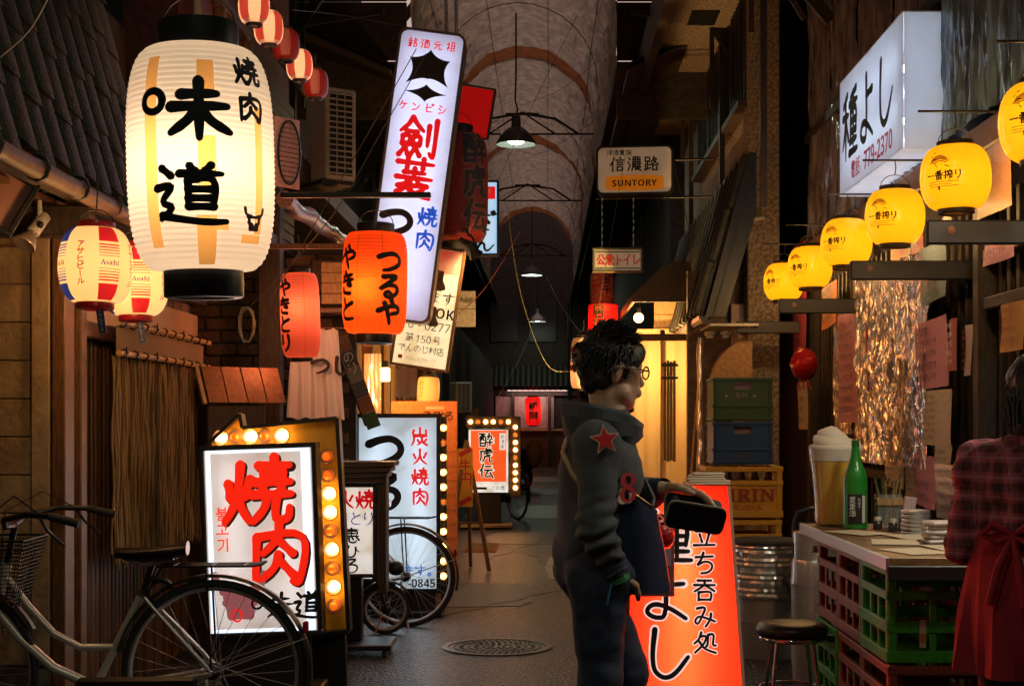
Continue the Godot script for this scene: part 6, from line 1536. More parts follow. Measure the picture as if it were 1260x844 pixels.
	for k in 4:
		part(pb, "window_shutter", MB.new().box(Vector3(1.72, 4.50, -12.9 - k * 0.95), Vector3(0.06, 0.95, 0.9), 0.006), M.wood_dark)
		for q in 7: part(pb, "shutter_rib", MB.new().box(Vector3(1.685, 4.50, -12.55 - k * 0.95 - q * 0.12), Vector3(0.02, 0.92, 0.03), 0.003), M.black)
	part(pb, "window_sill", MB.new().box(Vector3(1.69, 4.0, -14.4), Vector3(0.12, 0.06, 4.0), 0.006), M.wood_dark)
	for q in 2: part(pb, "vent_hole", MB.new().box(Vector3(1.42 - q * 0.07, 4.935, -13.2 - q * 2.4), Vector3(0.25, 0.02, 0.45)), M.black)
	part(pb, "ground_wall", MB.new().box(Vector3(1.52, 1.3, -12.75), Vector3(0.58, 2.6, 0.1)), mott(lin(0.10, 0.075, 0.085), lin(0.17, 0.13, 0.14), 1.0))
	part(pb, "pale_board", MB.new().box(Vector3(1.66, 1.75, -12.60), Vector3(0.13, 1.1, 0.03), 0.004), mott(lin(0.40, 0.28, 0.30), lin(0.52, 0.38, 0.40), 2.0))
	var hood := MB.new()
	var hp := PackedVector2Array([Vector2(0.16, 0.0)])
	for k in 13:
		var a := PI / 2 * k / 12
		hp.append(Vector2(0.16 - sin(a) * 0.33, 0.36 * 1.0 - 0.36 + cos(a) * 0.36))
	hood.prism(hp, -0.12, 0.12)
	one("vent_hood", hood, mott(lin(0.30, 0.15, 0.06), lin(0.40, 0.22, 0.10), 2.0, 0.5), "brown quarter round vent hood above the stacked crates", "vent hood", "", at(900, 472, 12.2))
	# corrugated awning: steep sheets, ribs, end panel
	var aw := thing("corrugated_awning", "steep dark corrugated awning over the right shop entrance", "awning", Vector3(0, 0, 0))
	var bot := Vector3(1.32, 2.14, 0); var top := Vector3(1.68, 3.46, 0)
	for k in 17:
		for seg in 3:
			var a := bot.lerp(top, seg / 3.0); var b := bot.lerp(top, (seg + 1) / 3.0)
			var lift := Vector3(-0.02, 0.005, 0) * (1.0 + 0.5 * (2 - seg))
			part(aw, "roof_sheet", MB.new().beam(a + lift + Vector3(0, 0, -12.16 - k * 0.34), b + lift + Vector3(0, 0, -12.16 - k * 0.34), 0.335, 0.014, 0.003), M.corrugated)
			part(aw, "batten", MB.new().beam(a + lift * 2.2 + Vector3(0, 0, -12.0 - k * 0.34), b + lift * 2.2 + Vector3(0, 0, -12.0 - k * 0.34), 0.06, 0.06, 0.012), M.corrugated)
	for seg in 4: part(aw, "lap_strip", MB.new().beam(bot.lerp(top, seg / 3.0) + Vector3(-0.05, 0.0, -11.98), bot.lerp(top, seg / 3.0) + Vector3(-0.05, 0.0, -17.8), 0.03, 0.05, 0.006), M.dark_metal)
	part(aw, "backing", MB.new().box((bot + top) / 2 + Vector3(0.04, 0, -14.8), Vector3(0.02, 1.36, 5.7), 0.0, Basis(Vector3.BACK, -0.266)), M.dark_metal)
	var ep = MB.new().prism(PackedVector2Array([Vector2(bot.x - 0.02, bot.y), Vector2(top.x - 0.02, top.y + 0.03), Vector2(1.72, 3.48), Vector2(1.72, 3.0), Vector2(1.47, 2.15)]), -12.01, -11.95)
	part(aw, "end_panel", ep, M.black)
	part(aw, "gutter", MB.new().tube([bot + Vector3(-0.03, -0.02, -11.9), bot + Vector3(-0.03, -0.02, -17.8)], 0.03, 8), M.dark_metal)
	part(aw, "underside", MB.new().box(Vector3(1.54, 2.08, -14.8), Vector3(0.40, 0.02, 5.7)), M.ac_white)
	for k in 3:
		part(aw, "glass_insulator", MB.new().lathe([Vector2(0.02, 0.06), Vector2(0.05, 0.05), Vector2(0.05, 0.03), Vector2(0.03, 0.02), Vector2(0.03, 0.0), Vector2(0.0, 0.0)], 12, Vector3(1.36 + k * 0.13, 1.98, -12.1)), mat(lin(0.3, 0.28, 0.26), 0.2))
	# bright entrance with plastic curtain
	var en := thing("lit_entrance", "brightly lit shop entrance behind the man's face with a milky plastic curtain", "doorway", Vector3(0, 0, -12.9))
	var film := sheet(lin(0.60, 0.45, 0.26), Color(0.16, 0.115, 0.062), 0.5, 0.02)
	var cm := MB.new()
	for i in 40:
		var x0 := 0.72 + i * 0.0155; var x1 := x0 + 0.0155
		var z0 := 0.018 * sin(i * 0.9) + 0.01 * sin(i * 2.3); var z1 := 0.018 * sin((i + 1) * 0.9) + 0.01 * sin((i + 1) * 2.3)
		cm.quads(Vector3(x0, 0.35, z0), Vector3(x1, 0.35, z1), Vector3(x1, 2.0, z1 * 0.4), Vector3(x0, 2.0, z0 * 0.4), Vector3(-0.5 * cos(i * 0.9), 0, 1), Vector3(-0.5 * cos(i * 0.9 + 0.9), 0, 1), Vector3(-0.4 * cos(i * 0.9 + 0.9), 0, 1), Vector3(-0.4 * cos(i * 0.9), 0, 1))
	part(en, "plastic_curtain", cm, film)
	part(en, "post", MB.new().box(Vector3(0.70, 1.05, 0.03), Vector3(0.05, 2.1, 0.06), 0.005).box(Vector3(1.03, 1.05, -0.04), Vector3(0.04, 2.1, 0.05), 0.005), M.wood)
	part(en, "lintel", MB.new().box(Vector3(1.02, 2.03, 0.0), Vector3(0.7, 0.06, 0.1), 0.005), M.wood)
	part(en, "base_panel", MB.new().box(Vector3(1.02, 0.17, 0.0), Vector3(0.64, 0.34, 0.05), 0.005), M.wood_dark)
	part(en, "inner_wall", MB.new().box(Vector3(1.35, 1.1, -0.75), Vector3(0.04, 2.2, 1.4)), M.wood_pale)
	part(en, "inner_back", MB.new().box(Vector3(1.0, 1.1, -1.5), Vector3(0.8, 2.2, 0.04)), M.wood_pale)
	var il := part(en, "ceiling_bulb", MB.new().ball(Vector3(1.0, 1.75, -0.5), Vector3(0.04, 0.05, 0.04), 10, 8), M.bulb_in)
	omni(en, Vector3(1.0, 1.75, -0.5), Color(1.0, 0.78, 0.46), 6.0, 0.05)
	var bl := thing("bamboo_blind", "narrow brown rolled reed blind hanging in the bright entrance", "blind", Vector3(1.075, 1.28, -12.72))
	for k in 4: part(bl, "reed_panel", MB.new().box(Vector3(-0.04 + k * 0.027, 0.10, 0.004 * (k % 2)), Vector3(0.025, 0.86 + 0.02 * (k % 2), 0.012), 0.003), M.rope)
	for y in [0.50, 0.39]: part(bl, "dark_cord", MB.new().box(Vector3(0, y, 0.012), Vector3(0.15, 0.022, 0.02), 0.004), M.black)
	one("bamboo_pole", MB.new().tube([Vector3(1.18, 0.0, -12.55), Vector3(1.32, 1.62, -12.62)], 0.014, 8), M.wood_pale, "yellow bamboo pole leaning by the entrance", "pole")
	var duct := []
	for k in 14: duct.append(Vector3(1.315 + 0.006 * sin(k * 2.0), 0.05 + k * 0.15, -12.45))
	one("foil_wrapped_pipe", MB.new().tube(duct, [0.032, 0.028, 0.032, 0.027, 0.031, 0.028, 0.033, 0.028, 0.031, 0.027, 0.032, 0.028, 0.031, 0.03], 9), M.foil, "pipe wrapped in foil standing beside the crates", "pipe")
	# small tiled pent roof and the bare bulb under it
	var pr := thing("pent_roof", "little tiled pent roof above the bare bulb", "roof", Vector3(0, 0, 0))
	for k in 12:
		part(pr, "roof_tile", MB.new().box(Vector3(0.93, 2.56, -13.3 - k * 0.26), Vector3(0.38, 0.04, 0.245), 0.008, Basis(Vector3.BACK, 0.75)), M.wood_dark if k % 2 else M.tile)
	part(pr, "gable_end", MB.new().prism(PackedVector2Array([Vector2(0.775, 2.36), Vector2(0.80, 2.44), Vector2(1.09, 2.72), Vector2(1.30, 2.72), Vector2(1.30, 2.36)]), -13.12, -13.08), M.wood_dark)
	part(pr, "fascia_board", MB.new().box(Vector3(0.79, 2.40, -14.7), Vector3(0.03, 0.07, 3.2), 0.006), M.wood)
	var bu := thing("bare_bulb", "bare round bulb glowing below the small pent roof", "bulb", at(786, 391, 14.0))
	part(bu, "glass", MB.new().ball(Vector3.ZERO, Vector3(0.048, 0.048, 0.048), 14, 10), glow(Color(1.0, 0.72, 0.42), 9.0))
	part(bu, "holder", MB.new().lathe([Vector2(0.0, 0.10), Vector2(0.02, 0.10), Vector2(0.022, 0.04), Vector2(0.0, 0.04)], 10), M.black)
	part(bu, "flex", MB.new().tube([Vector3(0, 0.10, 0), Vector3(0.03, 0.28, -0.05)], 0.004, 5), M.wire)
	omni(bu, Vector3.ZERO, Color(1.0, 0.76, 0.48), 0.9, 0.05)
	var wb := thing("warm_wall_boards", "orange lit wall boards beside the bare bulb", "boards", at(815, 390, 14.6))
	for k in 5: part(wb, "board", MB.new().box(Vector3(0.05, 0.22 - k * 0.13, -0.02), Vector3(0.26, 0.125, 0.02), 0.003), M.wood_pale)
	# sliding doors further along the right
	var fr := thing("dark_sliding_doors", "dark sliding doors behind the man in the middle distance", "door", Vector3(1.2, 0, -17.0))
	for k in 5:
		part(fr, "door_panel", MB.new().box(Vector3(0.0, 1.1, -k * 0.95), Vector3(0.05, 2.2, 0.9), 0.006), M.wood_dark)

# ---------------------------------------------------------------- overhead: vault, trusses, lamps, wires
func make_overhead():
	# canvas vault in bays
	var cx := -0.36
	var f := FastNoiseLite.new(); f.seed = 5; f.frequency = 1.1; f.fractal_octaves = 4
	var bays := [[15.4, 22.0], [22.0, 28.6], [28.6, 38.0]]
	for b in 3:
		var t := thing("arcade_canvas", ["nearest wrinkled canvas bay of the arcade roof", "middle canvas bay of the arcade roof", "farthest canvas bay of the arcade roof"][b], "canvas roof", Vector3(cx, 0, 0), 0.0, "canvas bays of the arcade roof")
		var mb := MB.new(); var hem := MB.new()
		var na := 56; var nz := 80
		var P := []
		for i in na + 1:
			var row := []
			for j in nz + 1:
				var u := i / float(na); var w := j / float(nz)
				var z := lerpf(bays[b][0], bays[b][1], w)
				var sag := 1.0 - 0.05 * sin(w * PI)
				var p: Vector3
				if u < 0.12: p = Vector3(-1.08, 5.62 - 0.85 * (0.12 - u) / 0.12, 0)
				elif u > 0.88: p = Vector3(1.08, 5.62 - 0.85 * (u - 0.88) / 0.12, 0)
				else:
					var a := PI * (1.0 - (u - 0.12) / 0.76)
					p = Vector3(cos(a) * 1.08, 5.62 + sin(a) * 1.15 * sag, 0)
				var wob := f.get_noise_3d(p.x * 1.0, p.y * 1.0, z * 0.5)
				var nz2 := wob * 0.06 + 0.045 * sin(z * 9.0 + 9.0 * wob + 2.0 * f.get_noise_3d(p.x * 3.0, p.y * 3.0, z)) * (0.6 + 0.8 * f.get_noise_3d(z * 0.7, p.x, 4.0)) + f.get_noise_3d(p.x * 5, p.y * 5, z * 4.0) * 0.025
				row.append(Vector3(p.x * (1.0 + nz2), p.y + nz2 * 0.8, -z))
			P.append(row)
		for i in na:
			for j in nz:
				var q = [P[i][j], P[i + 1][j], P[i + 1][j + 1], P[i][j + 1]]
				var nn: Vector3 = (q[1] - q[0]).cross(q[3] - q[0]).normalized()
				if nn.dot(Vector3(0, 5.3, q[0].z) - q[0]) < 0: nn = -nn
				(hem if j >= nz - 9 else mb).quad(q[0], q[1], q[2], q[3], nn)
		part(t, "canvas", mb, M.canvas)
		part(t, "hem", hem, M.canvas_hem)
		var rib := []
		for i in 25:
			var a := PI * i / 24
			rib.append(Vector3(cos(a) * 1.11, 5.62 + sin(a) * 1.19, -bays[b][1] - 0.02))
		part(t, "steel_rib", MB.new().tube(rib, 0.03, 6), M.dark_metal)
		for k in 4:
			var a := PI * (k + 0.5) / 4.0
			part(t, "batten", MB.new().tube([Vector3(cos(a) * 1.03, 5.60 + sin(a) * 1.07, -bays[b][0]), Vector3(cos(a) * 1.0, 5.58 + sin(a) * 1.03, -(bays[b][0] + bays[b][1]) / 2), Vector3(cos(a) * 1.03, 5.60 + sin(a) * 1.07, -bays[b][1])], 0.005, 5), M.dark_metal)
		for k in 1:
			var hp := []
			for i in 17: hp.append(Vector3(cos(PI * i / 16) * 1.02, 5.60 + sin(PI * i / 16) * 1.05, -lerpf(bays[b][0], bays[b][1], 0.5)))
			part(t, "hoop", MB.new().tube(hp, 0.006, 5), M.dark_metal)
		part(t, "tie_rod", MB.new().tube([Vector3(-1.11, 5.62, -bays[b][1]), Vector3(1.11, 5.62, -bays[b][1])], 0.015, 6).tube([Vector3(-0.5, 5.62, -bays[b][1]), Vector3(0, 5.95, -bays[b][1]), Vector3(0.5, 5.62, -bays[b][1])], 0.015, 6).tube([Vector3(-0.25, 5.92, -bays[b][1]), Vector3(0.25, 5.92, -bays[b][1])], 0.02, 6).tube([Vector3(-0.85, 5.62, -bays[b][1]), Vector3(-0.5, 5.85, -bays[b][1]), Vector3(0, 5.93, -bays[b][1]), Vector3(0.5, 5.85, -bays[b][1]), Vector3(0.85, 5.62, -bays[b][1])], 0.02, 6), M.dark_metal)
	# roof sheeting beside the vault and over the near alley
	var rs := thing("arcade_side_roof", "dark lean-to roof sheets beside the canvas vault", "roof", Vector3.ZERO)
	for sd in [-1.0, 1.0]:
		for k in 18:
			part(rs, "roof_sheet", MB.new().box(Vector3(cx + sd * 1.95, 5.05, -14.9 - k * 1.5), Vector3(1.75, 0.03, 1.46), 0.004, Basis(Vector3.BACK, sd * 0.42)), M.dark_wall)
		part(rs, "roof_deck", MB.new().box(Vector3(cx + sd * 2.05, 5.20, -28.6), Vector3(2.2, 0.03, 28.4), 0.0, Basis(Vector3.BACK, sd * 0.42)), M.dark_wall)
	for k in 16:
		part(rs, "roof_sheet", MB.new().box(Vector3(-0.2, 6.7, 6.5 - k * 1.4), Vector3(6.4, 0.04, 1.36), 0.004), M.dark_wall)
	# steel trusses
	for k in 5:
		var d: float = [11.0, 13.6, 16.5, 20.0, 24.0][k]
		var tr := thing("roof_truss", ["nearest steel roof truss", "second steel roof truss behind the tall white sign", "third steel roof truss above the pendant lamp", "fourth steel roof truss", "farthest steel roof truss"][k], "truss", Vector3(0, 0, -d), 0.0, "steel trusses across the alley roof")
		var mt = M.dark_metal if k % 2 else M.wood_dark
		for sd in [-1.0, 1.0]:
			part(tr, "rafter", MB.new().beam(Vector3(cx + sd * 2.5, 4.3, 0), Vector3(cx + sd * 1.12, 6.0, 0), 0.06, 0.09), mt)
			part(tr, "strut", MB.new().beam(Vector3(cx + sd * 2.4, 4.9, 0.02), Vector3(cx + sd * 1.15, 5.1, 0.02), 0.04, 0.05), mt)
			part(tr, "brace", MB.new().beam(Vector3(cx + sd * 2.3, 4.3, 0.04), Vector3(cx + sd * 1.3, 5.9, 0.04), 0.03, 0.04).beam(Vector3(cx + sd * 1.9, 4.2, 0.03), Vector3(cx + sd * 1.9, 5.6, 0.03), 0.04, 0.04), mt)
			part(tr, "post", MB.new().beam(Vector3(cx + sd * 2.0, 2.9, -0.03), Vector3(cx + sd * 2.0, 5.2, -0.03), 0.05, 0.05), mt)
	# pendant lamps down the middle
	for k in 4:
		var p: Vector3 = [Vector3(-0.37, 4.72, -18.0), Vector3(-0.33, 4.72, -34.0), Vector3(-0.24, 4.10, -40.6), Vector3(-0.2, 4.85, -1.2)][k]
		var t := thing("pendant_lamp", ["dark bell shaped pendant lamp glowing white, nearest of the row", "pale bell pendant lamp farther down the alley", "farthest small pendant lamp", "pendant lamp over the near end of the alley"][k], "lamp", p, 0.0, "bell pendant lamps over the alley")
		part(t, "shade", MB.new().lathe([Vector2(0.03, 0.34), Vector2(0.055, 0.33), Vector2(0.06, 0.20), Vector2(0.11, 0.17), Vector2(0.19, 0.10), Vector2(0.245, 0.0), Vector2(0.25, -0.02), Vector2(0.243, -0.02), Vector2(0.185, 0.09), Vector2(0.10, 0.16), Vector2(0.0, 0.17)], 28), M.dark_metal if k % 3 == 0 else mat(lin(0.25, 0.25, 0.26), 0.35, 0.5))
		part(t, "globe", MB.new().ball(Vector3(0, 0.03, 0), Vector3(0.11, 0.05, 0.11), 14, 8), glow(Color(0.86, 1.0, 0.86), 5.0))
		part(t, "flex", MB.new().tube([Vector3(0, 0.34, 0), Vector3(0.02, 0.42, 0), Vector3(-0.01, 0.52, 0.01), Vector3(0.0, 0.9, 0), Vector3(0, 1.6, 0)], 0.012, 5), M.wire)
		omni(t, Vector3(0, 0.02, 0), Color(0.90, 0.96, 0.84), [2.4, 2.0, 0.8, 2.5][k], 0.09)
	# wires
	var wires := [
		[[[640, 285, 11], [600, 350, 10.6], [565, 385, 10.2], [530, 402, 9.8]], 0.008, lin(0.30, 0.10, 0.05), "orange brown cable sagging towards the cream sign"],
		[[[622, 240, 15], [636, 340, 14.5], [652, 400, 14.2], [668, 440, 14], [682, 456, 14], [700, 457, 14]], 0.009, lin(0.45, 0.48, 0.28), "pale greenish cable looping down to the banded lantern"],
		[[[672, 340, 16], [690, 375, 15], [716, 412, 14]], 0.006, lin(0.10, 0.09, 0.08), "thin cable running to the banded lantern"],
		[[[658, 395, 20], [640, 440, 18], [612, 490, 17]], 0.007, lin(0.30, 0.30, 0.2), "pale cable dropping to the tavern sign"],
		[[[512, 60, 7.0], [455, 160, 7.0], [395, 262, 6.9], [330, 372, 6.8]], 0.006, lin(0.06, 0.045, 0.04), "dark stay wire crossing the tall white sign"],
		[[[524, 66, 7.1], [470, 160, 7.1], [405, 270, 7.0], [300, 385, 6.9]], 0.006, lin(0.06, 0.045, 0.04), "second dark stay wire crossing the tall white sign"],
		[[[0, 70, 3.6], [35, 38, 3.5], [60, -5, 3.4]], 0.004, lin(0.42, 0.36, 0.28), "pale cord at the upper left corner"],
		[[[710, 20, 13], [660, 120, 14], [600, 250, 14.5]], 0.006, lin(0.03, 0.03, 0.03), "long dark wire across the canvas roof"],
		[[[735, 75, 13], [690, 110, 14], [640, 130, 16]], 0.005, lin(0.03, 0.03, 0.03), "dark wire running to the pendant lamp from the right"],
		[[[505, 55, 9.5], [560, 120, 12], [618, 165, 17]], 0.006, lin(0.03, 0.03, 0.03), "dark wire running to the pendant lamp from the left"],
		[[[770, 190, 13.5], [745, 330, 14], [728, 430, 14]], 0.005, lin(0.10, 0.09, 0.08), "pair of dark cords beside the whisky sign"],
		[[[360, 12, 8], [430, 20, 9], [545, 42, 9.4]], 0.008, lin(0.05, 0.03, 0.025), "dark wire above the tall white sign"],
		[[[620, 170, 22], [660, 190, 22], [730, 150, 20]], 0.008, lin(0.03, 0.03, 0.03), "dark wire across the middle canvas bay"],
		[[[830, 205, 13], [850, 300, 12.8], [840, 360, 12.7]], 0.010, lin(0.10, 0.09, 0.06), "pale conduit beside the corrugated awning"],
	]
	for w in wires:
		var p := []
		for i in w[0].size() - 1:
			for k in 6:
				var a = w[0][max(i - 1, 0)]; var b = w[0][i]; var c = w[0][i + 1]; var d = w[0][min(i + 2, w[0].size() - 1)]
				p.append(at(b[0], b[1], b[2]).cubic_interpolate(at(c[0], c[1], c[2]), at(a[0], a[1], a[2]), at(d[0], d[1], d[2]), k / 6.0))
		var l = w[0][-1]
		p.append(at(l[0], l[1], l[2]))
		one("overhead_wire", MB.new().tube(p, w[1] * 0.42, 5), mat(w[2], 0.6), w[3], "wire", "wires strung across the alley")
	# wall camera on the plaster column
	var sc := thing("wall_camera", "boxy dark wall camera on the plaster column", "camera", Vector3(1.66, 2.95, -12.2), 0.3)
	part(sc, "housing", MB.new().box(Vector3(-0.04, 0, 0), Vector3(0.12, 0.11, 0.26), 0.01), M.dark_metal)
	part(sc, "arm", MB.new().tube([Vector3(0.02, 0.02, 0), Vector3(0.18, 0.05, -0.02)], 0.02, 8), M.ac_white)

# ---------------------------------------------------------------- bicycles and scooter
func wheel(t: Node3D, called: String, c: Vector3, r: float, spokes := 32, tyre := 0.017) -> Node3D:
	var w := Node3D.new()
	w.name = called
	t.add_child(w, true)
	w.position = c
	var ty := MB.new(); ty.t = Transform3D(Basis(Vector3.RIGHT, PI / 2), Vector3.ZERO)
	var pr := []
	for k in 11:
		var a := TAU * k / 10
		pr.append(Vector2(r - tyre + cos(a) * tyre, sin(a) * tyre))
	ty.lathe(pr, 56)
	part(w, "tyre", ty, M.rubber)
	var ri := MB.new(); ri.t = ty.t
	ri.lathe([Vector2(r - tyre * 2.0, -0.012), Vector2(r - tyre * 1.6, -0.013), Vector2(r - tyre * 1.6, 0.013), Vector2(r - tyre * 2.0, 0.012), Vector2(r - tyre * 2.5, 0.0), Vector2(r - tyre * 2.0, -0.012)], 56, Vector3.ZERO, 0.0, TAU, true)
	part(w, "rim", ri, M.steel)
	var hub := MB.new(); hub.t = ty.t
	hub.lathe([Vector2(0.0, -0.05), Vector2(0.01, -0.05), Vector2(0.012, -0.035), Vector2(0.028, -0.034), Vector2(0.028, -0.028), Vector2(0.016, -0.024), Vector2(0.016, 0.024), Vector2(0.028, 0.028), Vector2(0.028, 0.034), Vector2(0.012, 0.035), Vector2(0.01, 0.05), Vector2(0.0, 0.05)], 14)
	part(w, "hub", hub, M.dark_metal)
	var sp := MB.new()
	for k in spokes:
		var s := 1.0 if k % 2 else -1.0
		var a := TAU * k / spokes
		var b := a + (1.25 if (k / 2) % 2 else -1.25)
		sp.tube([Vector3(cos(b) * 0.026, sin(b) * 0.026, s * 0.03), Vector3(cos(a) * (r - tyre * 2.2), sin(a) * (r - tyre * 2.2), 0)], 0.0011, 4, false)
	part(w, "spokes", sp, M.steel)
	return w
func arc(c: Vector3, r: float, a0: float, a1: float, n := 24) -> Array:
	var p := []
	for k in n + 1:
		var a := lerpf(a0, a1, k / float(n))
		p.append(c + Vector3(cos(a) * r, sin(a) * r, 0))
	return p
func fender(c: Vector3, r: float, a0: float, a1: float, w: float) -> MB:
	var mb := MB.new()
	var n := 28
	for k in n:
		var a := lerpf(a0, a1, k / float(n)); var b := lerpf(a0, a1, (k + 1) / float(n))
		var da := Vector3(cos(a), sin(a), 0); var db := Vector3(cos(b), sin(b), 0)
		var rows := [[-w, r - 0.012], [-w * 0.6, r], [w * 0.6, r], [w, r - 0.012]]
		for q in 3:
			var x = rows[q]; var y = rows[q + 1]
			mb.quads(c + da * x[1] + Vector3(0, 0, x[0]), c + db * x[1] + Vector3(0, 0, x[0]), c + db * y[1] + Vector3(0, 0, y[0]), c + da * y[1] + Vector3(0, 0, y[0]), da, db, db, da)
	return mb
# front points along -x; origin on the ground under the rear hub
func bicycle(label: String, pos: Vector3, turn: float, R1: float, frame_m: Material, trim: Material) -> Node3D:
	var t := thing("bicycle", label, "bicycle", pos, turn, "bicycles parked along the left side")
	var h := Vector3(0, R1, 0); var bb := Vector3(-0.44, R1 - 0.055, 0); var fh := Vector3(-0.99, R1, 0)
	wheel(t, "rear_wheel", h, R1); wheel(t, "front_wheel", fh, R1)
	var seat_top := Vector3(-0.265, R1 + 0.30, 0); var head_lo := Vector3(-0.815, R1 + 0.22, 0); var head_hi := Vector3(-0.765, R1 + 0.41, 0)
	part(t, "seat_tube", MB.new().tube([bb, seat_top], 0.015, 10), frame_m)
	part(t, "seat_post", MB.new().tube([seat_top, seat_top + Vector3(0.035, 0.10, 0)], 0.0115, 10), M.black)
	part(t, "seat_clamp", MB.new().tube([seat_top + Vector3(-0.002, -0.015, 0), seat_top + Vector3(0.004, 0.012, 0)], 0.020, 10), M.chrome)
	part(t, "down_tube", MB.new().tube([head_lo + Vector3(0.01, 0.02, 0), head_lo + Vector3(0.10, -0.09, 0), head_lo + Vector3(0.22, -0.20, 0), bb + Vector3(-0.07, 0.035, 0), bb], 0.019, 12), frame_m)
	part(t, "upper_tube", MB.new().tube([head_hi + Vector3(-0.01, -0.04, 0), head_hi + Vector3(0.08, -0.16, 0), head_hi + Vector3(0.17, -0.26, 0), head_hi + Vector3(0.27, -0.315, 0), bb.lerp(seat_top, 0.42)], 0.0135, 12), frame_m)
	part(t, "head_tube", MB.new().tube([head_lo, head_hi], 0.021, 12), frame_m)
	for s in [-1.0, 1.0]:
		part(t, "chain_stay", MB.new().tube([bb + Vector3(0.02, 0, s * 0.03), bb + Vector3(0.12, 0.005, s * 0.045), h + Vector3(0, 0, s * 0.062)], 0.010, 8), M.steel)
		part(t, "seat_stay", MB.new().tube([seat_top + Vector3(0.01, -0.02, s * 0.02), h.lerp(seat_top, 0.5) + Vector3(0, 0, s * 0.05), h + Vector3(0, 0.005, s * 0.062)], 0.008, 8), M.steel)
		part(t, "fork_blade", MB.new().tube([head_lo + Vector3(0, 0, s * 0.02), head_lo + Vector3(-0.05, -0.12, s * 0.05), fh + Vector3(0, 0, s * 0.055)], 0.011, 8), frame_m)
		part(t, "fender_stay", MB.new().tube([h + Vector3(0, 0, s * 0.06), Vector3(cos(0.35), sin(0.35), 0) * (R1 + 0.02) + h + Vector3(0, 0, s * 0.028)], 0.0022, 5), M.steel)
		part(t, "rack_stay", MB.new().tube([h + Vector3(0, 0, s * 0.062), h + Vector3(-0.02, R1 + 0.05, s * 0.06)], 0.0045, 6), M.black)
	part(t, "rear_fender", fender(h, R1 + 0.022, -0.25, PI * 0.93, 0.027), trim)
	part(t, "front_fender", fender(fh, R1 + 0.022, PI * 0.15, PI * 1.05, 0.027), trim)
	var rk := MB.new()
	for z in [-0.06, -0.02, 0.02, 0.06]:
		rk.tube([h + Vector3(-0.20, R1 + 0.055, z * 0.8), h + Vector3(0.15, R1 + 0.055, z), h + Vector3(0.19, R1 + 0.062, z * 0.8)], 0.005, 6)
	for x in [-0.14, 0.0, 0.12]: rk.tube([h + Vector3(x, R1 + 0.055, -0.06), h + Vector3(x, R1 + 0.055, 0.06)], 0.0045, 6)
	rk.tube([seat_top + Vector3(0.01, -0.01, 0.03), h + Vector3(-0.2, R1 + 0.055, 0.05)], 0.005, 6).tube([seat_top + Vector3(0.01, -0.01, -0.03), h + Vector3(-0.2, R1 + 0.055, -0.05)], 0.005, 6)
	part(t, "rear_rack", rk, M.black)
	# saddle: broad at the back, narrow nose
	var sd := MB.new()
	var rows := 12; var segs := 14
	var P := []
	for i in rows + 1:
		var u := i / float(rows)
		var x := lerpf(0.125, -0.145, u)
		var hw := 0.022 + 0.073 * pow(1.0 - u, 1.4) * (0.75 if i == 0 else 1.0)
		var ring := []
		for k in segs:
			var a := TAU * k / segs
			var yy := sin(a) * 0.030 * (0.9 if u < 0.9 else 0.7) + 0.016 * pow(1.0 - u, 2.0) - 0.012 * sin(u * PI)
			ring.append(seat_top + Vector3(0.042 + x, 0.148 + yy, cos(a) * hw * (0.55 if i == 0 or i == rows else 1.0)))
		P.append(ring)
	for i in rows:
		for k in segs:
			var q = [P[i][k], P[i][(k + 1) % segs], P[i + 1][(k + 1) % segs], P[i + 1][k]]
			var cc := []
			for e in 2: cc.append(seat_top + Vector3(0.042 + lerpf(0.125, -0.145, (i + e) / float(rows)), 0.148 + 0.016 * pow(1.0 - (i + e) / float(rows), 2.0), 0))
			var sq := Vector3(1, 1, 0.12)
			sd.quads(q[0], q[1], q[2], q[3], (q[0] - cc[0]) * sq, (q[1] - cc[0]) * sq, (q[2] - cc[1]) * sq, (q[3] - cc[1]) * sq)
	for e in [0, rows]:
		for k in range(1, segs - 1): sd.tri(P[e][0], P[e][k], P[e][k + 1], Vector3(1 if e == 0 else -1, 0, 0), Vector3(1 if e == 0 else -1, 0, 0), Vector3(1 if e == 0 else -1, 0, 0))
	part(t, "saddle", sd, mat(lin(0.02, 0.016, 0.014), 0.28))
	part(t, "saddle_rail", MB.new().tube([seat_top + Vector3(0.12, 0.125, 0.025), seat_top + Vector3(0.03, 0.10, 0.02), seat_top + Vector3(-0.06, 0.125, 0.012)], 0.004, 6).tube([seat_top + Vector3(0.12, 0.125, -0.025), seat_top + Vector3(0.03, 0.10, -0.02), seat_top + Vector3(-0.06, 0.125, -0.012)], 0.004, 6), M.steel)
	part(t, "stem", MB.new().tube([head_hi, head_hi + Vector3(0.03, 0.14, 0)], 0.012, 10), M.black)
	var hb := head_hi + Vector3(0.03, 0.14, 0)
	for s in [-1.0, 1.0]:
		part(t, "handlebar", MB.new().tube([hb, hb + Vector3(-0.02, 0.0, s * 0.06), hb + Vector3(0.0, 0.03, s * 0.14), hb + Vector3(0.10, 0.055, s * 0.22), hb + Vector3(0.20, 0.05, s * 0.26)], 0.011, 10), M.black)
		part(t, "grip", MB.new().tube([hb + Vector3(0.20, 0.05, s * 0.26), hb + Vector3(0.305, 0.025, s * 0.275)], [0.015, 0.016], 10), M.rubber)
		part(t, "brake_lever", MB.new().tube([hb + Vector3(0.16, 0.05, s * 0.25), hb + Vector3(0.19, 0.0, s * 0.26), hb + Vector3(0.255, -0.055, s * 0.27)], 0.006, 6), M.black)
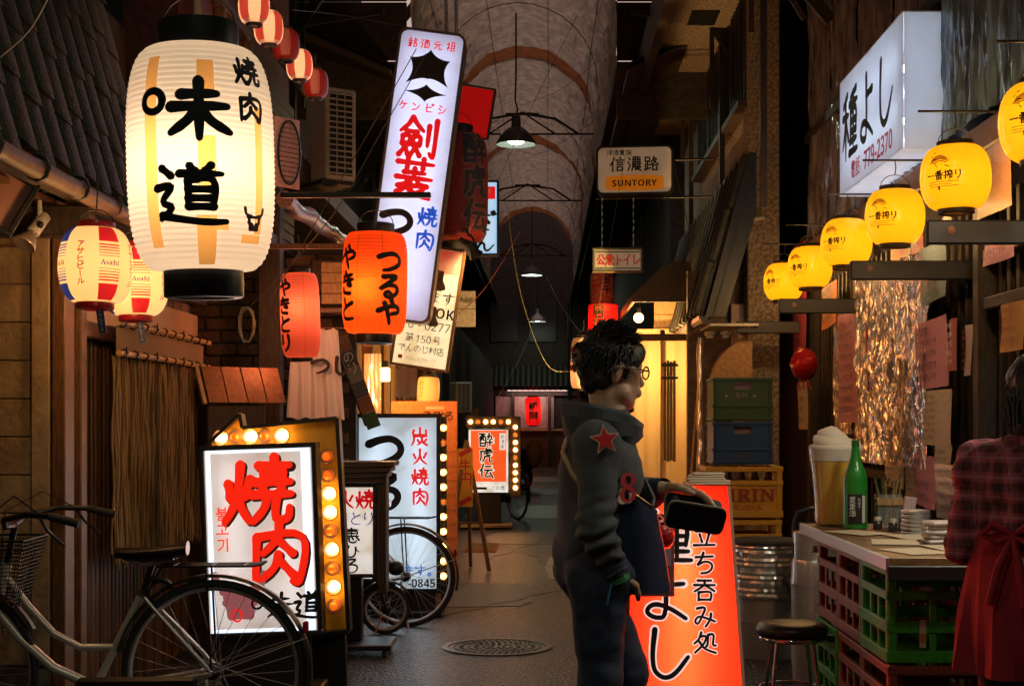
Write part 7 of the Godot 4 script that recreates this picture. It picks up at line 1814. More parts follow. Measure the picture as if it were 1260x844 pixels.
		part(t, "brake_cable", MB.new().tube([hb + Vector3(0.16, 0.055, s * 0.24), hb + Vector3(0.05, 0.12, s * 0.18), hb + Vector3(-0.06, 0.05, s * 0.08), head_hi + Vector3(-0.04, -0.1, s * 0.02), head_lo + Vector3(0.03, -0.08, s * 0.02)], 0.0028, 5), M.black)
	# wire basket
	var bk := MB.new()
	var bc := head_hi + Vector3(-0.05, -0.02, 0)
	for i in 18:
		var ylo = lerpf(-0.13, 0.115, i / 17.0)
		var hx := lerpf(0.10, 0.155, i / 17.0); var hz := lerpf(0.105, 0.16, i / 17.0)
		var loop := [Vector3(hx, ylo, hz), Vector3(-hx, ylo, hz), Vector3(-hx, ylo, -hz), Vector3(hx, ylo, -hz), Vector3(hx, ylo, hz)]
		for k in 4: bk.tube([bc + loop[k], bc + loop[k + 1]], 0.0045 if i == 17 else 0.0016, 4, false)
	for k in 40:
		var q := k % 10; var sdn := k / 10
		var u := q / 9.0 * 2 - 1
		var lo: Vector3; var hi: Vector3
		if sdn == 0: lo = Vector3(u * 0.10, -0.13, 0.105); hi = Vector3(u * 0.155, 0.115, 0.16)
		elif sdn == 1: lo = Vector3(u * 0.10, -0.13, -0.105); hi = Vector3(u * 0.155, 0.115, -0.16)
		elif sdn == 2: lo = Vector3(0.10, -0.13, u * 0.105); hi = Vector3(0.155, 0.115, u * 0.16)
		else: lo = Vector3(-0.10, -0.13, u * 0.105); hi = Vector3(-0.155, 0.115, u * 0.16)
		bk.tube([bc + lo, bc + hi], 0.0016, 4, false)
	part(t, "wire_basket", bk, M.black)
	part(t, "chain_case", MB.new().box(bb + Vector3(0.17, 0.0, 0.075), Vector3(0.44, 0.10, 0.03), 0.03), M.black)
	part(t, "crank", MB.new().tube([bb + Vector3(0, 0, 0.10), bb + Vector3(0.10, -0.13, 0.10)], 0.010, 8), M.steel)
	part(t, "pedal", MB.new().box(bb + Vector3(0.10, -0.13, 0.15), Vector3(0.08, 0.022, 0.08), 0.006), M.black)
	part(t, "ring_lock", MB.new().tube(arc(h + Vector3(-0.20, 0.30, 0), 0.045, 0.3, 5.6, 14), 0.010, 8), M.black)
	part(t, "reflector", MB.new().box(h + Vector3(cos(0.45), sin(0.45), 0) * (R1 + 0.035), Vector3(0.02, 0.045, 0.04), 0.006), mat(lin(0.35, 0.01, 0.01), 0.2))
	part(t, "kick_stand", MB.new().tube([h + Vector3(-0.02, -0.02, 0.07), h + Vector3(0.04, -R1 + 0.012, 0.13)], 0.008, 8), M.steel)
	return t
func make_bikes():
	var silver := mat(lin(0.62, 0.60, 0.57), 0.32, 0.35)
	var b := bicycle("silver city bicycle with wire basket parked by the rope curtain", Vector3((263 - VX) / F * 5.5, 0, -5.5), 0.06, 0.345, silver, M.black)
	bicycle("black city bicycle whose rear wheel stands before the tall white sign", Vector3((499 - VX) / F * 9.15, 0, -9.15), -0.08, 0.315, M.black, mat(lin(0.12, 0.09, 0.08), 0.35, 0.5))
	bicycle("dark bicycle parked behind the tavern sign", Vector3(-0.38, 0, -19.2), -1.1, 0.33, M.black, M.black)
	# a small wheeled folding bicycle: its front end shows below the roofed sign
	var t := thing("folding_bicycle", "small wheeled black folding bicycle tucked below the roofed sign", "bicycle", Vector3((474 - VX) / F * 8.85, 0, -8.85), 0.25)
	wheel(t, "front_wheel", Vector3(0, 0.152, 0), 0.152, 20, 0.016)
	wheel(t, "rear_wheel", Vector3(-0.62, 0.152, 0), 0.152, 20, 0.016)
	part(t, "front_fender", fender(Vector3(0, 0.152, 0), 0.175, 0.1, PI * 0.9, 0.026), M.black)
	for s in [-1.0, 1.0]: part(t, "fork_blade", MB.new().tube([Vector3(0, 0.152, s * 0.05), Vector3(-0.04, 0.30, s * 0.045), Vector3(-0.07, 0.38, 0)], 0.010, 8), M.black)
	part(t, "head_tube", MB.new().tube([Vector3(-0.06, 0.34, 0), Vector3(-0.10, 0.50, 0)], 0.02, 10), M.black)
	part(t, "main_tube", MB.new().tube([Vector3(-0.07, 0.42, 0), Vector3(-0.3, 0.30, 0), Vector3(-0.62, 0.16, 0)], 0.022, 10), M.black)
	part(t, "head_lamp", MB.new().ball(Vector3(0.06, 0.40, 0.02), Vector3(0.05, 0.045, 0.045), 12, 8), M.dark_metal)
	var bsk := MB.new()
	for k in 6: bsk.tube(arc(Vector3(0.02, 0.36, -0.06 + k * 0.024), 0.075, 0.2, PI - 0.2, 10), 0.004, 4)
	part(t, "wire_carrier", bsk, M.black)
	part(t, "kick_stand", MB.new().tube([Vector3(-0.03, 0.13, 0.06), Vector3(-0.08, 0.01, 0.10)], 0.006, 6), mat(lin(0.45, 0.2, 0.06), 0.4))
	# scooter at the far end
	t = thing("parked_scooter", "black scooter with an orange bag on its back at the far end", "scooter", Vector3(-0.42, 0, -27.5), 0.9)
	wheel(t, "rear_wheel", Vector3(0, 0.24, 0), 0.24, 6, 0.05); wheel(t, "front_wheel", Vector3(-1.15, 0.24, 0), 0.24, 6, 0.05)
	var prof := PackedVector2Array([Vector2(0.32, 0.55), Vector2(0.28, 0.72), Vector2(-0.35, 0.70), Vector2(-0.45, 0.42), Vector2(-0.75, 0.36), Vector2(-0.95, 0.92), Vector2(-1.05, 0.90), Vector2(-0.92, 0.30), Vector2(-0.35, 0.24), Vector2(0.0, 0.38)])
	part(t, "body", MB.new().prism(prof, -0.15, 0.15), mat(lin(0.012, 0.012, 0.014), 0.2))
	part(t, "seat", MB.new().box(Vector3(-0.05, 0.75, 0), Vector3(0.62, 0.09, 0.26), 0.035), M.rubber)
	part(t, "handlebar", MB.new().tube([Vector3(-0.92, 1.02, -0.33), Vector3(-0.98, 1.02, 0), Vector3(-0.92, 1.02, 0.33)], 0.02, 8), M.black)
	part(t, "mirror", MB.new().ball(Vector3(-0.95, 1.18, 0.28), Vector3(0.02, 0.05, 0.07), 8, 6).ball(Vector3(-0.95, 1.18, -0.28), Vector3(0.02, 0.05, 0.07), 8, 6), M.black)
	part(t, "tail_lamp", MB.new().box(Vector3(0.33, 0.62, 0), Vector3(0.05, 0.07, 0.16), 0.015), mat(lin(0.3, 0.01, 0.01), 0.2))
	var og := MB.new()
	og.ball(Vector3.ZERO, Vector3(0.16, 0.28, 0.2), 12, 10)
	one("orange_bag", og, mott(lin(0.45, 0.11, 0.02), lin(0.60, 0.18, 0.04), 5.0), "orange bag hung on the back of the far scooter", "bag", "", Vector3(-0.22, 0.72, -27.15))

# ---------------------------------------------------------------- crates, kegs and the counter
func crate(label: String, pos: Vector3, size: Vector3, m: Material, turn := 0.0, open := true, group := "beer crates") -> Node3D:
	var t := thing("beer_crate", label, "crate", pos, turn, group)
	var w := size.x; var h := size.y; var d := size.z
	var rimm := MB.new()
	for y in ([0.02, h * 0.36, h * 0.68, h - 0.025] if open else [0.02, h * 0.66, h - 0.025]):
		var bar := 0.03 if y > h * 0.6 else 0.04
		for s in [-1.0, 1.0]:
			rimm.box(Vector3(0, y, s * (d / 2 - 0.01)), Vector3(w, bar, 0.02), 0.003)
			rimm.box(Vector3(s * (w / 2 - 0.01), y, 0), Vector3(0.02, bar, d - 0.042), 0.003)
	part(t, "rails", rimm, m)
	for sx in [-1.0, 1.0]:
		for sz in [-1.0, 1.0]:
			part(t, "corner_post", MB.new().box(Vector3(sx * (w / 2 - 0.022), h / 2, sz * (d / 2 - 0.022)), Vector3(0.036, h - 0.012, 0.036), 0.006), m)
	for s in [-1.0, 1.0]:
		for k in 2:
			var u := (k - 0.5) * 0.28
			part(t, "side_slat", MB.new().box(Vector3(u * w, h * 0.34, s * (d / 2 - 0.012)), Vector3(0.022, h * 0.6, 0.012), 0.002), m)
			part(t, "side_slat", MB.new().box(Vector3(s * (w / 2 - 0.012), h * 0.34, u * d), Vector3(0.012, h * 0.6, 0.022), 0.002), m)
		if not open:
			part(t, "side_panel", MB.new().box(Vector3(0, h * 0.34, s * (d / 2 - 0.016)), Vector3(w - 0.05, h * 0.62, 0.008)), m)
			part(t, "side_panel", MB.new().box(Vector3(s * (w / 2 - 0.016), h * 0.34, 0), Vector3(0.008, h * 0.62, d - 0.05)), m)
	part(t, "floor_grid", MB.new().box(Vector3(0, 0.012, 0), Vector3(w - 0.03, 0.012, d - 0.03)), m)
	return t
func bottle_mesh(r: float, h: float) -> Array:
	return [Vector2(0.0, 0.0), Vector2(r * 0.92, 0.0), Vector2(r, 0.01), Vector2(r, h * 0.55), Vector2(r * 0.93, h * 0.62), Vector2(r * 0.5, h * 0.74), Vector2(r * 0.36, h * 0.82), Vector2(r * 0.33, h * 0.94), Vector2(r * 0.42, h * 0.95), Vector2(r * 0.42, h * 0.985), Vector2(r * 0.3, h), Vector2(0.0, h)]
func keg(label: String, pos: Vector3, r: float, h: float) -> Node3D:
	var t := thing("beer_keg", label, "keg", pos, 0.0, "steel beer kegs")
	part(t, "barrel", MB.new().lathe([Vector2(0.0, 0.02), Vector2(r * 0.86, 0.02), Vector2(r * 0.9, 0.0), Vector2(r * 0.93, 0.0), Vector2(r * 0.95, 0.06), Vector2(r, h * 0.16), Vector2(r, h * 0.30), Vector2(r * 1.035, h * 0.325), Vector2(r * 1.035, h * 0.35), Vector2(r, h * 0.375), Vector2(r, h * 0.62), Vector2(r * 1.035, h * 0.645), Vector2(r * 1.035, h * 0.67), Vector2(r, h * 0.695), Vector2(r * 0.98, h * 0.80), Vector2(r * 0.80, h * 0.86), Vector2(0.0, h * 0.87)], 40), M.keg)
	var hand := MB.new()
	for q in 4:
		hand.lathe([Vector2(r * 0.92, h * 0.78), Vector2(r * 0.94, h * 0.985), Vector2(r * 0.90, h), Vector2(r * 0.88, h * 0.985), Vector2(r * 0.88, h * 0.80)], 10, Vector3.ZERO, q * PI / 2 + 0.3, q * PI / 2 + 1.35)
		hand.lathe([Vector2(r * 0.92, h * 0.92), Vector2(r * 0.94, h * 0.985), Vector2(r * 0.90, h), Vector2(r * 0.88, h * 0.985), Vector2(r * 0.88, h * 0.92)], 6, Vector3.ZERO, q * PI / 2 + 1.35, q * PI / 2 + 1.87)
	part(t, "collar", hand, M.keg)
	part(t, "tap_fitting", MB.new().lathe([Vector2(0.05, h * 0.86), Vector2(0.05, h * 0.95), Vector2(0.03, h * 0.97), Vector2(0.0, h * 0.97)], 14), M.chrome)
	return t
func make_counter():
	M.keg = mott(lin(0.46, 0.45, 0.44), lin(0.66, 0.65, 0.64), 5.0, 0.28, 0.03, 0.6)
	var green := mott(lin(0.045, 0.30, 0.025), lin(0.07, 0.42, 0.04), 5.0, 0.4)
	var dgreen := mott(lin(0.02, 0.06, 0.018), lin(0.035, 0.09, 0.025), 5.0, 0.45)
	var blue := mott(lin(0.008, 0.045, 0.15), lin(0.014, 0.065, 0.20), 5.0, 0.4)
	var redc := mott(lin(0.22, 0.045, 0.025), lin(0.32, 0.07, 0.04), 5.0, 0.45)
	var yell := mott(lin(0.55, 0.26, 0.015), lin(0.66, 0.34, 0.03), 5.0, 0.4)
	# crates that carry the counter board
	var cs := Vector3(0.445, 0.335, 0.43)
	var spots := [[0, 0, green, "bright green crate at the near corner under the counter"], [0, 1, redc, "rust red crate in the middle of the counter's left side"], [0, 2, redc, "rust red crate at the far corner of the counter"], [1, 0, green, "bright green crate under the counter behind the apron"],
		[0, 0, redc, "rust red crate below the near green crate"], [0, 1, redc, "lower rust red crate in the middle of the counter's left side"], [0, 2, green, "green crate below the far red crate"], [1, 0, redc, "lower rust red crate behind the apron"]]
	for k in 8:
		var s = spots[k]
		var y := 0.465 if k < 4 else 0.128
		var c := crate(s[3], Vector3(1.155 + 0.2225 + s[0] * 0.452 + 0.003 * (k % 3), y, -5.17 - s[1] * 0.437), cs, s[2], 0.0, true, "crates carrying the counter")
		if s[2] == redc:
			ink(c, "lettering", mat(lin(0.45, 0.36, 0.30), 0.6), func(mb):
				mb.t = Transform3D(Basis(Vector3.UP, -PI / 2), Vector3(-0.2232, 0.15, 0))
				write(mb, ["ア", "サ", "ヒ"], -0.02, 0.06, 0.04, flat, 12.0, {"lift": 0.002}))
		if k == 0:
			part(c, "paper_label", MB.new().box(Vector3(-0.10, 0.10, 0.2165), Vector3(0.022, 0.095, 0.002)), mat(lin(0.65, 0.5, 0.35), 0.6))
			part(c, "label_mark", MB.new().box(Vector3(-0.10, 0.085, 0.2185), Vector3(0.018, 0.03, 0.001)), mat(lin(0.6, 0.16, 0.02), 0.6))
	for k in 4:
		one("crate_pallet", MB.new().box(Vector3(0, 0.0615, 0), Vector3(0.44, 0.123, 0.42), 0.01), M.wood_dark, ["low dark plinth under the near counter crates", "low dark plinth under the middle counter crates", "low dark plinth under the far counter crates", "low dark plinth under the inner counter crates"][k], "plinth", "plinths under the counter crates", Vector3(1.378 + (0.452 if k == 3 else 0.0), 0.004, -5.17 - (0.0 if k == 3 else k * 0.437)))
	var ct := thing("counter_board", "worn wooden counter board laid across stacked crates", "counter", Vector3(1.60, 0.802, -5.55))
	for k in 7:
		part(ct, "plank", MB.new().box(Vector3(0, 0.017, 0.62 - k * 0.235), Vector3(0.94, 0.033, 0.232), 0.003), mott(lin(0.22, 0.12, 0.05), lin(0.34, 0.20, 0.09), 1.2, 0.4, 0.02, 0.0, Vector3(0.8, 5, 5)) if k == 0 else ct.get_child(1).material_override if ct.get_child_count() > 1 else M.wood)
	part(ct, "edge_strip", MB.new().box(Vector3(-0.474, 0.012, -0.085), Vector3(0.012, 0.045, 1.65), 0.003), M.steel)
	part(ct, "front_strip", MB.new().box(Vector3(0, -0.018, 0.742), Vector3(0.95, 0.05, 0.012), 0.003), M.dark_metal)
	var Y := 0.8365
	for k in 6:
		one("paper_menu", MB.new().box(Vector3(0, 0.002 + 0.0006 * k, 0), Vector3(0.17, 0.002, 0.24), 0.0, Basis(Vector3.UP, [0.3, -0.2, 0.1, 0.5, -0.35, 0.15][k])), mott(lin(0.50, 0.42, 0.28), lin(0.66, 0.58, 0.42), 6.0, 0.6), ["paper menu sheet nearest the counter's front corner", "paper menu sheet left of the chopstick box", "slanting paper menu sheet in the middle of the counter", "paper menu sheet under the green bottle", "paper menu sheet before the napkins", "paper menu sheet half under the metal pots"][k], "menu", "paper menus on the counter", Vector3([1.27, 1.29, 1.44, 1.25, 1.60, 1.42][k], Y, [-5.02, -5.40, -5.15, -5.85, -5.05, -5.62][k]))
	# giant beer glass ornament
	var bg := thing("giant_beer_glass", "giant glass of beer ornament with swirled white foam on the counter", "ornament", Vector3(1.262, Y, -6.37))
	bg.scale = Vector3(1.32, 1.0, 1.32)
	part(bg, "beer", MB.new().lathe([Vector2(0.0, 0.004), Vector2(0.062, 0.004), Vector2(0.066, 0.02), Vector2(0.067, 0.10), Vector2(0.074, 0.20), Vector2(0.083, 0.275), Vector2(0.0, 0.277)], 36), mat(lin(0.86, 0.50, 0.012), 0.12))
	part(bg, "glass", MB.new().lathe([Vector2(0.064, 0.0), Vector2(0.069, 0.02), Vector2(0.070, 0.10), Vector2(0.077, 0.20), Vector2(0.088, 0.33), Vector2(0.0855, 0.33), Vector2(0.080, 0.278)], 36), glass_m())
	var fo := [Vector2(0.0, 0.278), Vector2(0.082, 0.278), Vector2(0.0835, 0.30), Vector2(0.087, 0.325), Vector2(0.088, 0.340), Vector2(0.080, 0.352), Vector2(0.068, 0.356), Vector2(0.070, 0.366), Vector2(0.064, 0.378), Vector2(0.050, 0.384), Vector2(0.050, 0.393), Vector2(0.040, 0.405), Vector2(0.022, 0.416), Vector2(0.006, 0.420), Vector2(0.0, 0.420)]
	var fm := MB.new(); fm.t = Transform3D(Basis.IDENTITY, Vector3(0, 0, 0))
	fm.lathe(fo, 32)
	for i in fm.v.size():
		var q := fm.v[i]
		if q.y > 0.345: fm.v[i] = q + Vector3(-0.015, 0, 0) * ((q.y - 0.345) / 0.07) + Vector3(0, 0.010, 0) * sin(atan2(q.z, q.x) + q.y * 60.0)
	part(bg, "foam", fm, mat(lin(0.82, 0.74, 0.64), 0.6))
	# sake bottle
	var sb := thing("sake_bottle", "tall green sake bottle with black label on the counter", "bottle", Vector3(1.300, Y, -6.14))
	var gm := mat(lin(0.014, 0.24, 0.022), 0.06)
	gm.clearcoat_enabled = true; gm.clearcoat = 0.6
	part(sb, "glass", MB.new().lathe([Vector2(0.0, 0.0), Vector2(0.046, 0.0), Vector2(0.050, 0.006), Vector2(0.050, 0.205), Vector2(0.045, 0.232), Vector2(0.030, 0.268), Vector2(0.020, 0.300), Vector2(0.0155, 0.335), Vector2(0.015, 0.352)], 36), gm)
	part(sb, "cap", MB.new().lathe([Vector2(0.0165, 0.345), Vector2(0.0165, 0.368), Vector2(0.014, 0.371), Vector2(0.0, 0.371)], 20), mat(lin(0.02, 0.14, 0.03), 0.3))
	var la := {"R": 0.0503, "rc": 0.0503, "H": 1.0, "p": 2.0, "rib": 0.0, "a": 0.2}
	var onb := on_lantern.bind(la)
	ink(sb, "label", mat(lin(0.015, 0.014, 0.014), 0.5), func(mb): patch(mb, -0.052, 0.030, 0.02, 0.145, onb, 0.0006, 12, 2))
	ink(sb, "white_label", mat(lin(0.62, 0.58, 0.52), 0.6), func(mb): patch(mb, 0.008, 0.024, 0.025, 0.14, onb, 0.0010, 4, 2))
	ink(sb, "lettering", M.white_paint, func(mb):
		write(mb, ["雪", "山", "酒"].map(func(x): return x if G.has(x) else "重"), -0.045, 0.135, 0.026, onb, 11.0, {"lift": 0.0012, "step": 1.1})
		write(mb, ["元", "会", "千"], -0.012, 0.13, 0.014, onb, 11.0, {"lift": 0.0012, "step": 1.1}))
	# chopstick box
	var cb := thing("chopstick_box", "clear chopstick box full of dark and yellow chopsticks", "chopstick holder", Vector3(1.455, Y, -6.22))
	part(cb, "acrylic_box", MB.new().box(Vector3(0, 0.07, 0.038), Vector3(0.10, 0.14, 0.003)).box(Vector3(0, 0.07, -0.038), Vector3(0.10, 0.14, 0.003)).box(Vector3(0.05, 0.07, 0), Vector3(0.003, 0.14, 0.073)).box(Vector3(-0.05, 0.07, 0), Vector3(0.003, 0.14, 0.073)).box(Vector3(0, 0.002, 0), Vector3(0.097, 0.003, 0.073)), glass_m())
	part(cb, "wood_band", MB.new().frame(0.108, 0.032, 0.008, 0.0, 0.004, 0.0).box(Vector3(0, 0, 0.043), Vector3(0.108, 0.030, 0.005)), M.wood_pale)
	cb.get_child(1).position = Vector3(0, 0.11, 0.0)
	for k in 22:
		var a := Vector3(rng.randf_range(-0.04, 0.04), 0.006, rng.randf_range(-0.028, 0.028)); var b2 := Vector3(rng.randf_range(-0.065, 0.065), rng.randf_range(0.19, 0.225), rng.randf_range(-0.04, 0.04))
		part(cb, "chopstick", MB.new().tube([a, b2], [0.002, 0.0035], 5), M.wood_pale if k % 3 == 0 else [M.black, mat(lin(0.10, 0.14, 0.05), 0.4)][k % 2])
	# metal pots and small jars
	var ap := thing("stacked_ashtrays", "stack of brushed metal ashtrays on the counter", "ashtrays", Vector3(1.467, Y, -5.80))
	for k in 6: part(ap, "ashtray", MB.new().lathe([Vector2(0.0, k * 0.0165), Vector2(0.052, k * 0.0165), Vector2(0.056, k * 0.0165 + 0.003), Vector2(0.056, k * 0.0165 + 0.014), Vector2(0.052, k * 0.0165 + 0.0155), Vector2(0.0, k * 0.0165 + 0.0155)], 30), M.steel)
	for k in 3:
		var j := thing("spice_jar", ["small dark spice jar with white lid beside the bottle", "small spice jar with white lid in the middle", "small dark spice jar nearest the ashtrays"][k], "jar", Vector3([1.385, 1.42, 1.47][k], Y, [-6.10, -5.98, -6.02][k]), 0.0, "spice jars on the counter")
		part(j, "body", MB.new().lathe([Vector2(0.0, 0.0), Vector2(0.018, 0.0), Vector2(0.019, 0.004), Vector2(0.018, 0.035), Vector2(0.0, 0.036)], 16), mat(lin(0.04, 0.03, 0.025), 0.15))
		part(j, "lid", MB.new().lathe([Vector2(0.0155, 0.036), Vector2(0.0155, 0.05), Vector2(0.0, 0.051)], 16), M.white_paint if k < 2 else M.dark_metal)
	var nk := thing("napkin_stack", "crumpled stack of white plastic napkin packets on the counter", "napkins", Vector3(1.467, Y, -5.38))
	for k in 5: part(nk, "packet", MB.new().box(Vector3(0.006 * sin(k * 2.1), 0.009 + k * 0.0165, 0.006 * cos(k * 3.0)), Vector3(0.15, 0.0155, 0.11), 0.006, Basis(Vector3.UP, 0.12 * sin(k * 1.9)) * Basis(Vector3.BACK, 0.03 * cos(k * 2.0))), mat(lin(0.62, 0.55, 0.52), 0.3))
	var mc := one("pink_card_stand", MB.new().box(Vector3(0, 0.07, 0), Vector3(0.05, 0.14, 0.02), 0.003, Basis(Vector3.BACK, -0.15)), mott(lin(0.45, 0.30, 0.32), lin(0.6, 0.45, 0.45), 12.0), "small pink card stand behind the ashtrays", "card stand", "", Vector3(1.487, Y, -6.0))
	# kegs
	keg("large steel keg wrapped in foil insulation beside the red board", Vector3((943 - VX) / F * 8.0, 0.004, -8.0), 0.163, 0.60)
	var kp := Vector3((943 - VX) / F * 8.0, 0.004, -8.0)
	var wrap := MB.new()
	var f := FastNoiseLite.new(); f.seed = 9; f.frequency = 6.0; f.fractal_octaves = 3
	for i in 60:
		for j in 22:
			var q := []
			for k in [[i, j], [i + 1, j], [i + 1, j + 1], [i, j + 1]]:
				var a: float = TAU * (k[0] % 60) / 60.0; var y: float = 0.33 + 0.30 * k[1] / 22.0
				var r := 0.180 + 0.008 * f.get_noise_3d(cos(a), y * 2.2, sin(a)) + 0.003 * sin(y * 190.0)
				q.append(Vector3(cos(a) * r, y, sin(a) * r))
			var nn: Vector3 = (q[1] - q[0]).cross(q[3] - q[0]).normalized()
			if nn.dot(Vector3(q[0].x, 0, q[0].z)) < 0: nn = -nn
			wrap.quad(q[0], q[1], q[2], q[3], nn)
	one("foil_keg_jacket", wrap, mat(lin(0.66, 0.63, 0.61), 0.24, 0.65), "crinkled silver insulating jacket wrapped round the large keg", "jacket", "", kp)
	one("black_keg_cover", MB.new().lathe([Vector2(0.0, 0.645), Vector2(0.17, 0.642), Vector2(0.19, 0.63), Vector2(0.19, 0.618), Vector2(0.175, 0.62)], 36), M.rubber, "black lid lying on the foil wrapped keg", "lid", "", kp)
	keg("slim steel keg between the stool and the counter crates", Vector3((1003 - VX) / F * 7.2, 0.004, -7.2), 0.115, 0.74)
	# stool
	var st := thing("round_stool", "round black padded stool with chrome legs", "stool", Vector3((975 - VX) / F * 6.05, 0.004, -6.05))
	part(st, "seat", MB.new().lathe([Vector2(0.0, 0.395), Vector2(0.135, 0.395), Vector2(0.146, 0.405), Vector2(0.148, 0.425), Vector2(0.138, 0.444), Vector2(0.10, 0.452), Vector2(0.0, 0.455)], 36), mat(lin(0.018, 0.016, 0.016), 0.35))
	part(st, "seat_ring", MB.new().lathe([Vector2(0.128, 0.378), Vector2(0.137, 0.378), Vector2(0.137, 0.394), Vector2(0.128, 0.394)], 36), M.chrome)
	for k in 4:
		var a := PI / 4 + k * PI / 2
		part(st, "leg", MB.new().tube([Vector3(cos(a) * 0.10, 0.385, sin(a) * 0.10), Vector3(cos(a) * 0.165, 0.0, sin(a) * 0.165)], 0.0095, 10), M.chrome)
	part(st, "foot_ring", MB.new().tube(ring_pts(0.135, 0.18, 28), 0.007, 8, false), M.chrome)
	# tower of crates
	var x := (917 - VX) / F * 8.75
	var tower := [[0.07, yell, "yellow crate at the bottom of the tall stack", Vector3(0.455, 0.315, 0.37)], [0.39, yell, "yellow crate with green lettering under the bottled crate", Vector3(0.455, 0.315, 0.37)], [0.71, yell, "yellow beer crate full of brown bottles", Vector3(0.465, 0.315, 0.37)]]
	one("crate_pallet", MB.new().box(Vector3(0, 0.033, 0), Vector3(0.5, 0.064, 0.42), 0.008), M.wood_dark, "low wooden pallet under the tall stack of crates", "pallet", "", Vector3(x, 0.004, -8.95))
	for k in 3:
		var c := crate(tower[k][2], Vector3(x, tower[k][0], -8.95), tower[k][3], tower[k][1], 0.0, false, "tall stack of crates beside the bar")
		if k == 2:
			ink(c, "red_lettering", mat(lin(0.33, 0.015, 0.012), 0.5), func(mb):
				lay(mb, latin("KIRIN", 0.075, "Droid Serif", true, 1.18), 0.0, 0.135, flat, 0.1862)
				write(mb, chars("キリンビール"), -0.10, 0.078, 0.034, flat, 13.0, {"down": false, "step": 1.0, "lift": 0.1862, "taper": 0.95, "round": false}))
		if k == 1:
			ink(c, "green_lettering", mat(lin(0.02, 0.10, 0.03), 0.5), func(mb): write(mb, ["松", "竹", "梅"], -0.13, 0.17, 0.085, flat, 12.0, {"down": false, "step": 1.15, "lift": 0.1862}))
	var brown := mat(lin(0.045, 0.014, 0.006), 0.08)
	var bm = MB.new().lathe(bottle_mesh(0.036, 0.285), 18).mesh()
	for k in 10:
		var o := thing("beer_bottle", ["front row brown beer bottle at the left end of the yellow crate", "second front brown beer bottle from the left", "middle front brown beer bottle in the yellow crate", "fourth front brown beer bottle from the left", "front row brown beer bottle at the right end of the yellow crate", "rear row brown beer bottle at the left end", "second rear brown beer bottle from the left", "middle rear brown beer bottle", "fourth rear brown beer bottle from the left", "rear row brown beer bottle at the right end"][k], "bottle", Vector3(x - 0.164 + (k % 5) * 0.082, 0.731, -8.86 - (k / 5) * 0.09), 0.0, "brown bottles in the yellow crate")
		partm(o, "glass", bm, brown)
		part(o, "crown_cap", MB.new().lathe([Vector2(0.0155, 0.277), Vector2(0.0165, 0.288), Vector2(0.0, 0.291)], 14), M.steel)
	for k in 2:
		var hgt: float = [0.255, 0.262][k]
		var y: float = [1.03, 1.289][k]
		var t := thing("plastic_crate", ["blue plastic crate with a hand slot on the yellow crate", "dark green plastic crate on top of the tall stack"][k], "crate", Vector3(x - 0.008, y, -8.95), 0.0, "tall stack of crates beside the bar")
		var m = [blue, dgreen][k]
		var bd := MB.new()
		var W := 0.355; var D := 0.34
		for s in [-1.0, 1.0]: bd.box(Vector3(s * (W / 2 - 0.005), hgt / 2, 0), Vector3(0.01, hgt, D), 0.002)
		bd.box(Vector3(0, hgt / 2, -D / 2 + 0.005), Vector3(W - 0.022, hgt, 0.01), 0.002)
		# front with a hand slot
		bd.box(Vector3(0, hgt * 0.36, D / 2 - 0.005), Vector3(W - 0.022, hgt * 0.72, 0.01), 0.002)
		bd.box(Vector3(0, hgt * 0.94, D / 2 - 0.005), Vector3(W - 0.022, hgt * 0.115, 0.01), 0.002)
		for s in [-1.0, 1.0]: bd.box(Vector3(s * (W / 4 + 0.02), hgt * 0.80, D / 2 - 0.005), Vector3(W / 2 - 0.063, hgt * 0.165, 0.0098))
		bd.box(Vector3(0, 0.006, 0), Vector3(W - 0.024, 0.01, D - 0.024))
		part(t, "body", bd, m)
		var rb := MB.new()
		for yy in [0.012, hgt * 0.34, hgt - 0.012]:
			rb.box(Vector3(0, yy, D / 2 + 0.004), Vector3(W + 0.012, 0.013, 0.008), 0.002)
			for s in [-1.0, 1.0]: rb.box(Vector3(s * (W / 2 + 0.004), yy, 0), Vector3(0.008, 0.013, D - 0.002), 0.002)
		for s in [-0.45, 0.45]: rb.box(Vector3(s * W, hgt / 2, D / 2 + 0.003), Vector3(0.012, hgt - 0.01, 0.006), 0.002)
		part(t, "ribs", rb, m)
		part(t, "cream_content", MB.new().box(Vector3(0, hgt * 0.5, D / 2 - 0.06), Vector3(W * 0.8, hgt * 0.85, 0.02)), mat(lin(0.45, 0.28, 0.28), 0.8))
		if k == 1:
			ink(t, "print", mat(lin(0.28, 0.24, 0.20), 0.6), func(mb):
				for q in [-0.10, 0.07]: mb.box(Vector3(q, hgt * 0.58, D / 2 + 0.001), Vector3(0.014, 0.014, 0.002))
				write(mb, ["店", "村"], -0.045, hgt * 0.66, 0.035, flat, 9.0, {"down": false, "lift": D / 2 + 0.001}))
		else:
			ink(t, "print", mat(lin(0.10, 0.03, 0.06), 0.6), func(mb): write(mb, ["酒", "店"], -0.05, hgt * 0.26, 0.04, flat, 10.0, {"down": false, "lift": D / 2 + 0.001}))
	# metal chair back beside the stool
	var ch := thing("metal_chair", "dark metal chair half hidden behind the slim keg", "chair", Vector3(1.36, 0.004, -7.55))
	part(ch, "back_frame", MB.new().tube([Vector3(-0.06, 0, -0.05), Vector3(-0.07, 0.75, -0.05), Vector3(-0.05, 0.81, -0.05), Vector3(0.02, 0.83, -0.05), Vector3(0.09, 0.81, -0.05), Vector3(0.11, 0.75, -0.05), Vector3(0.10, 0.0, -0.05)], 0.012, 8), M.dark_metal)
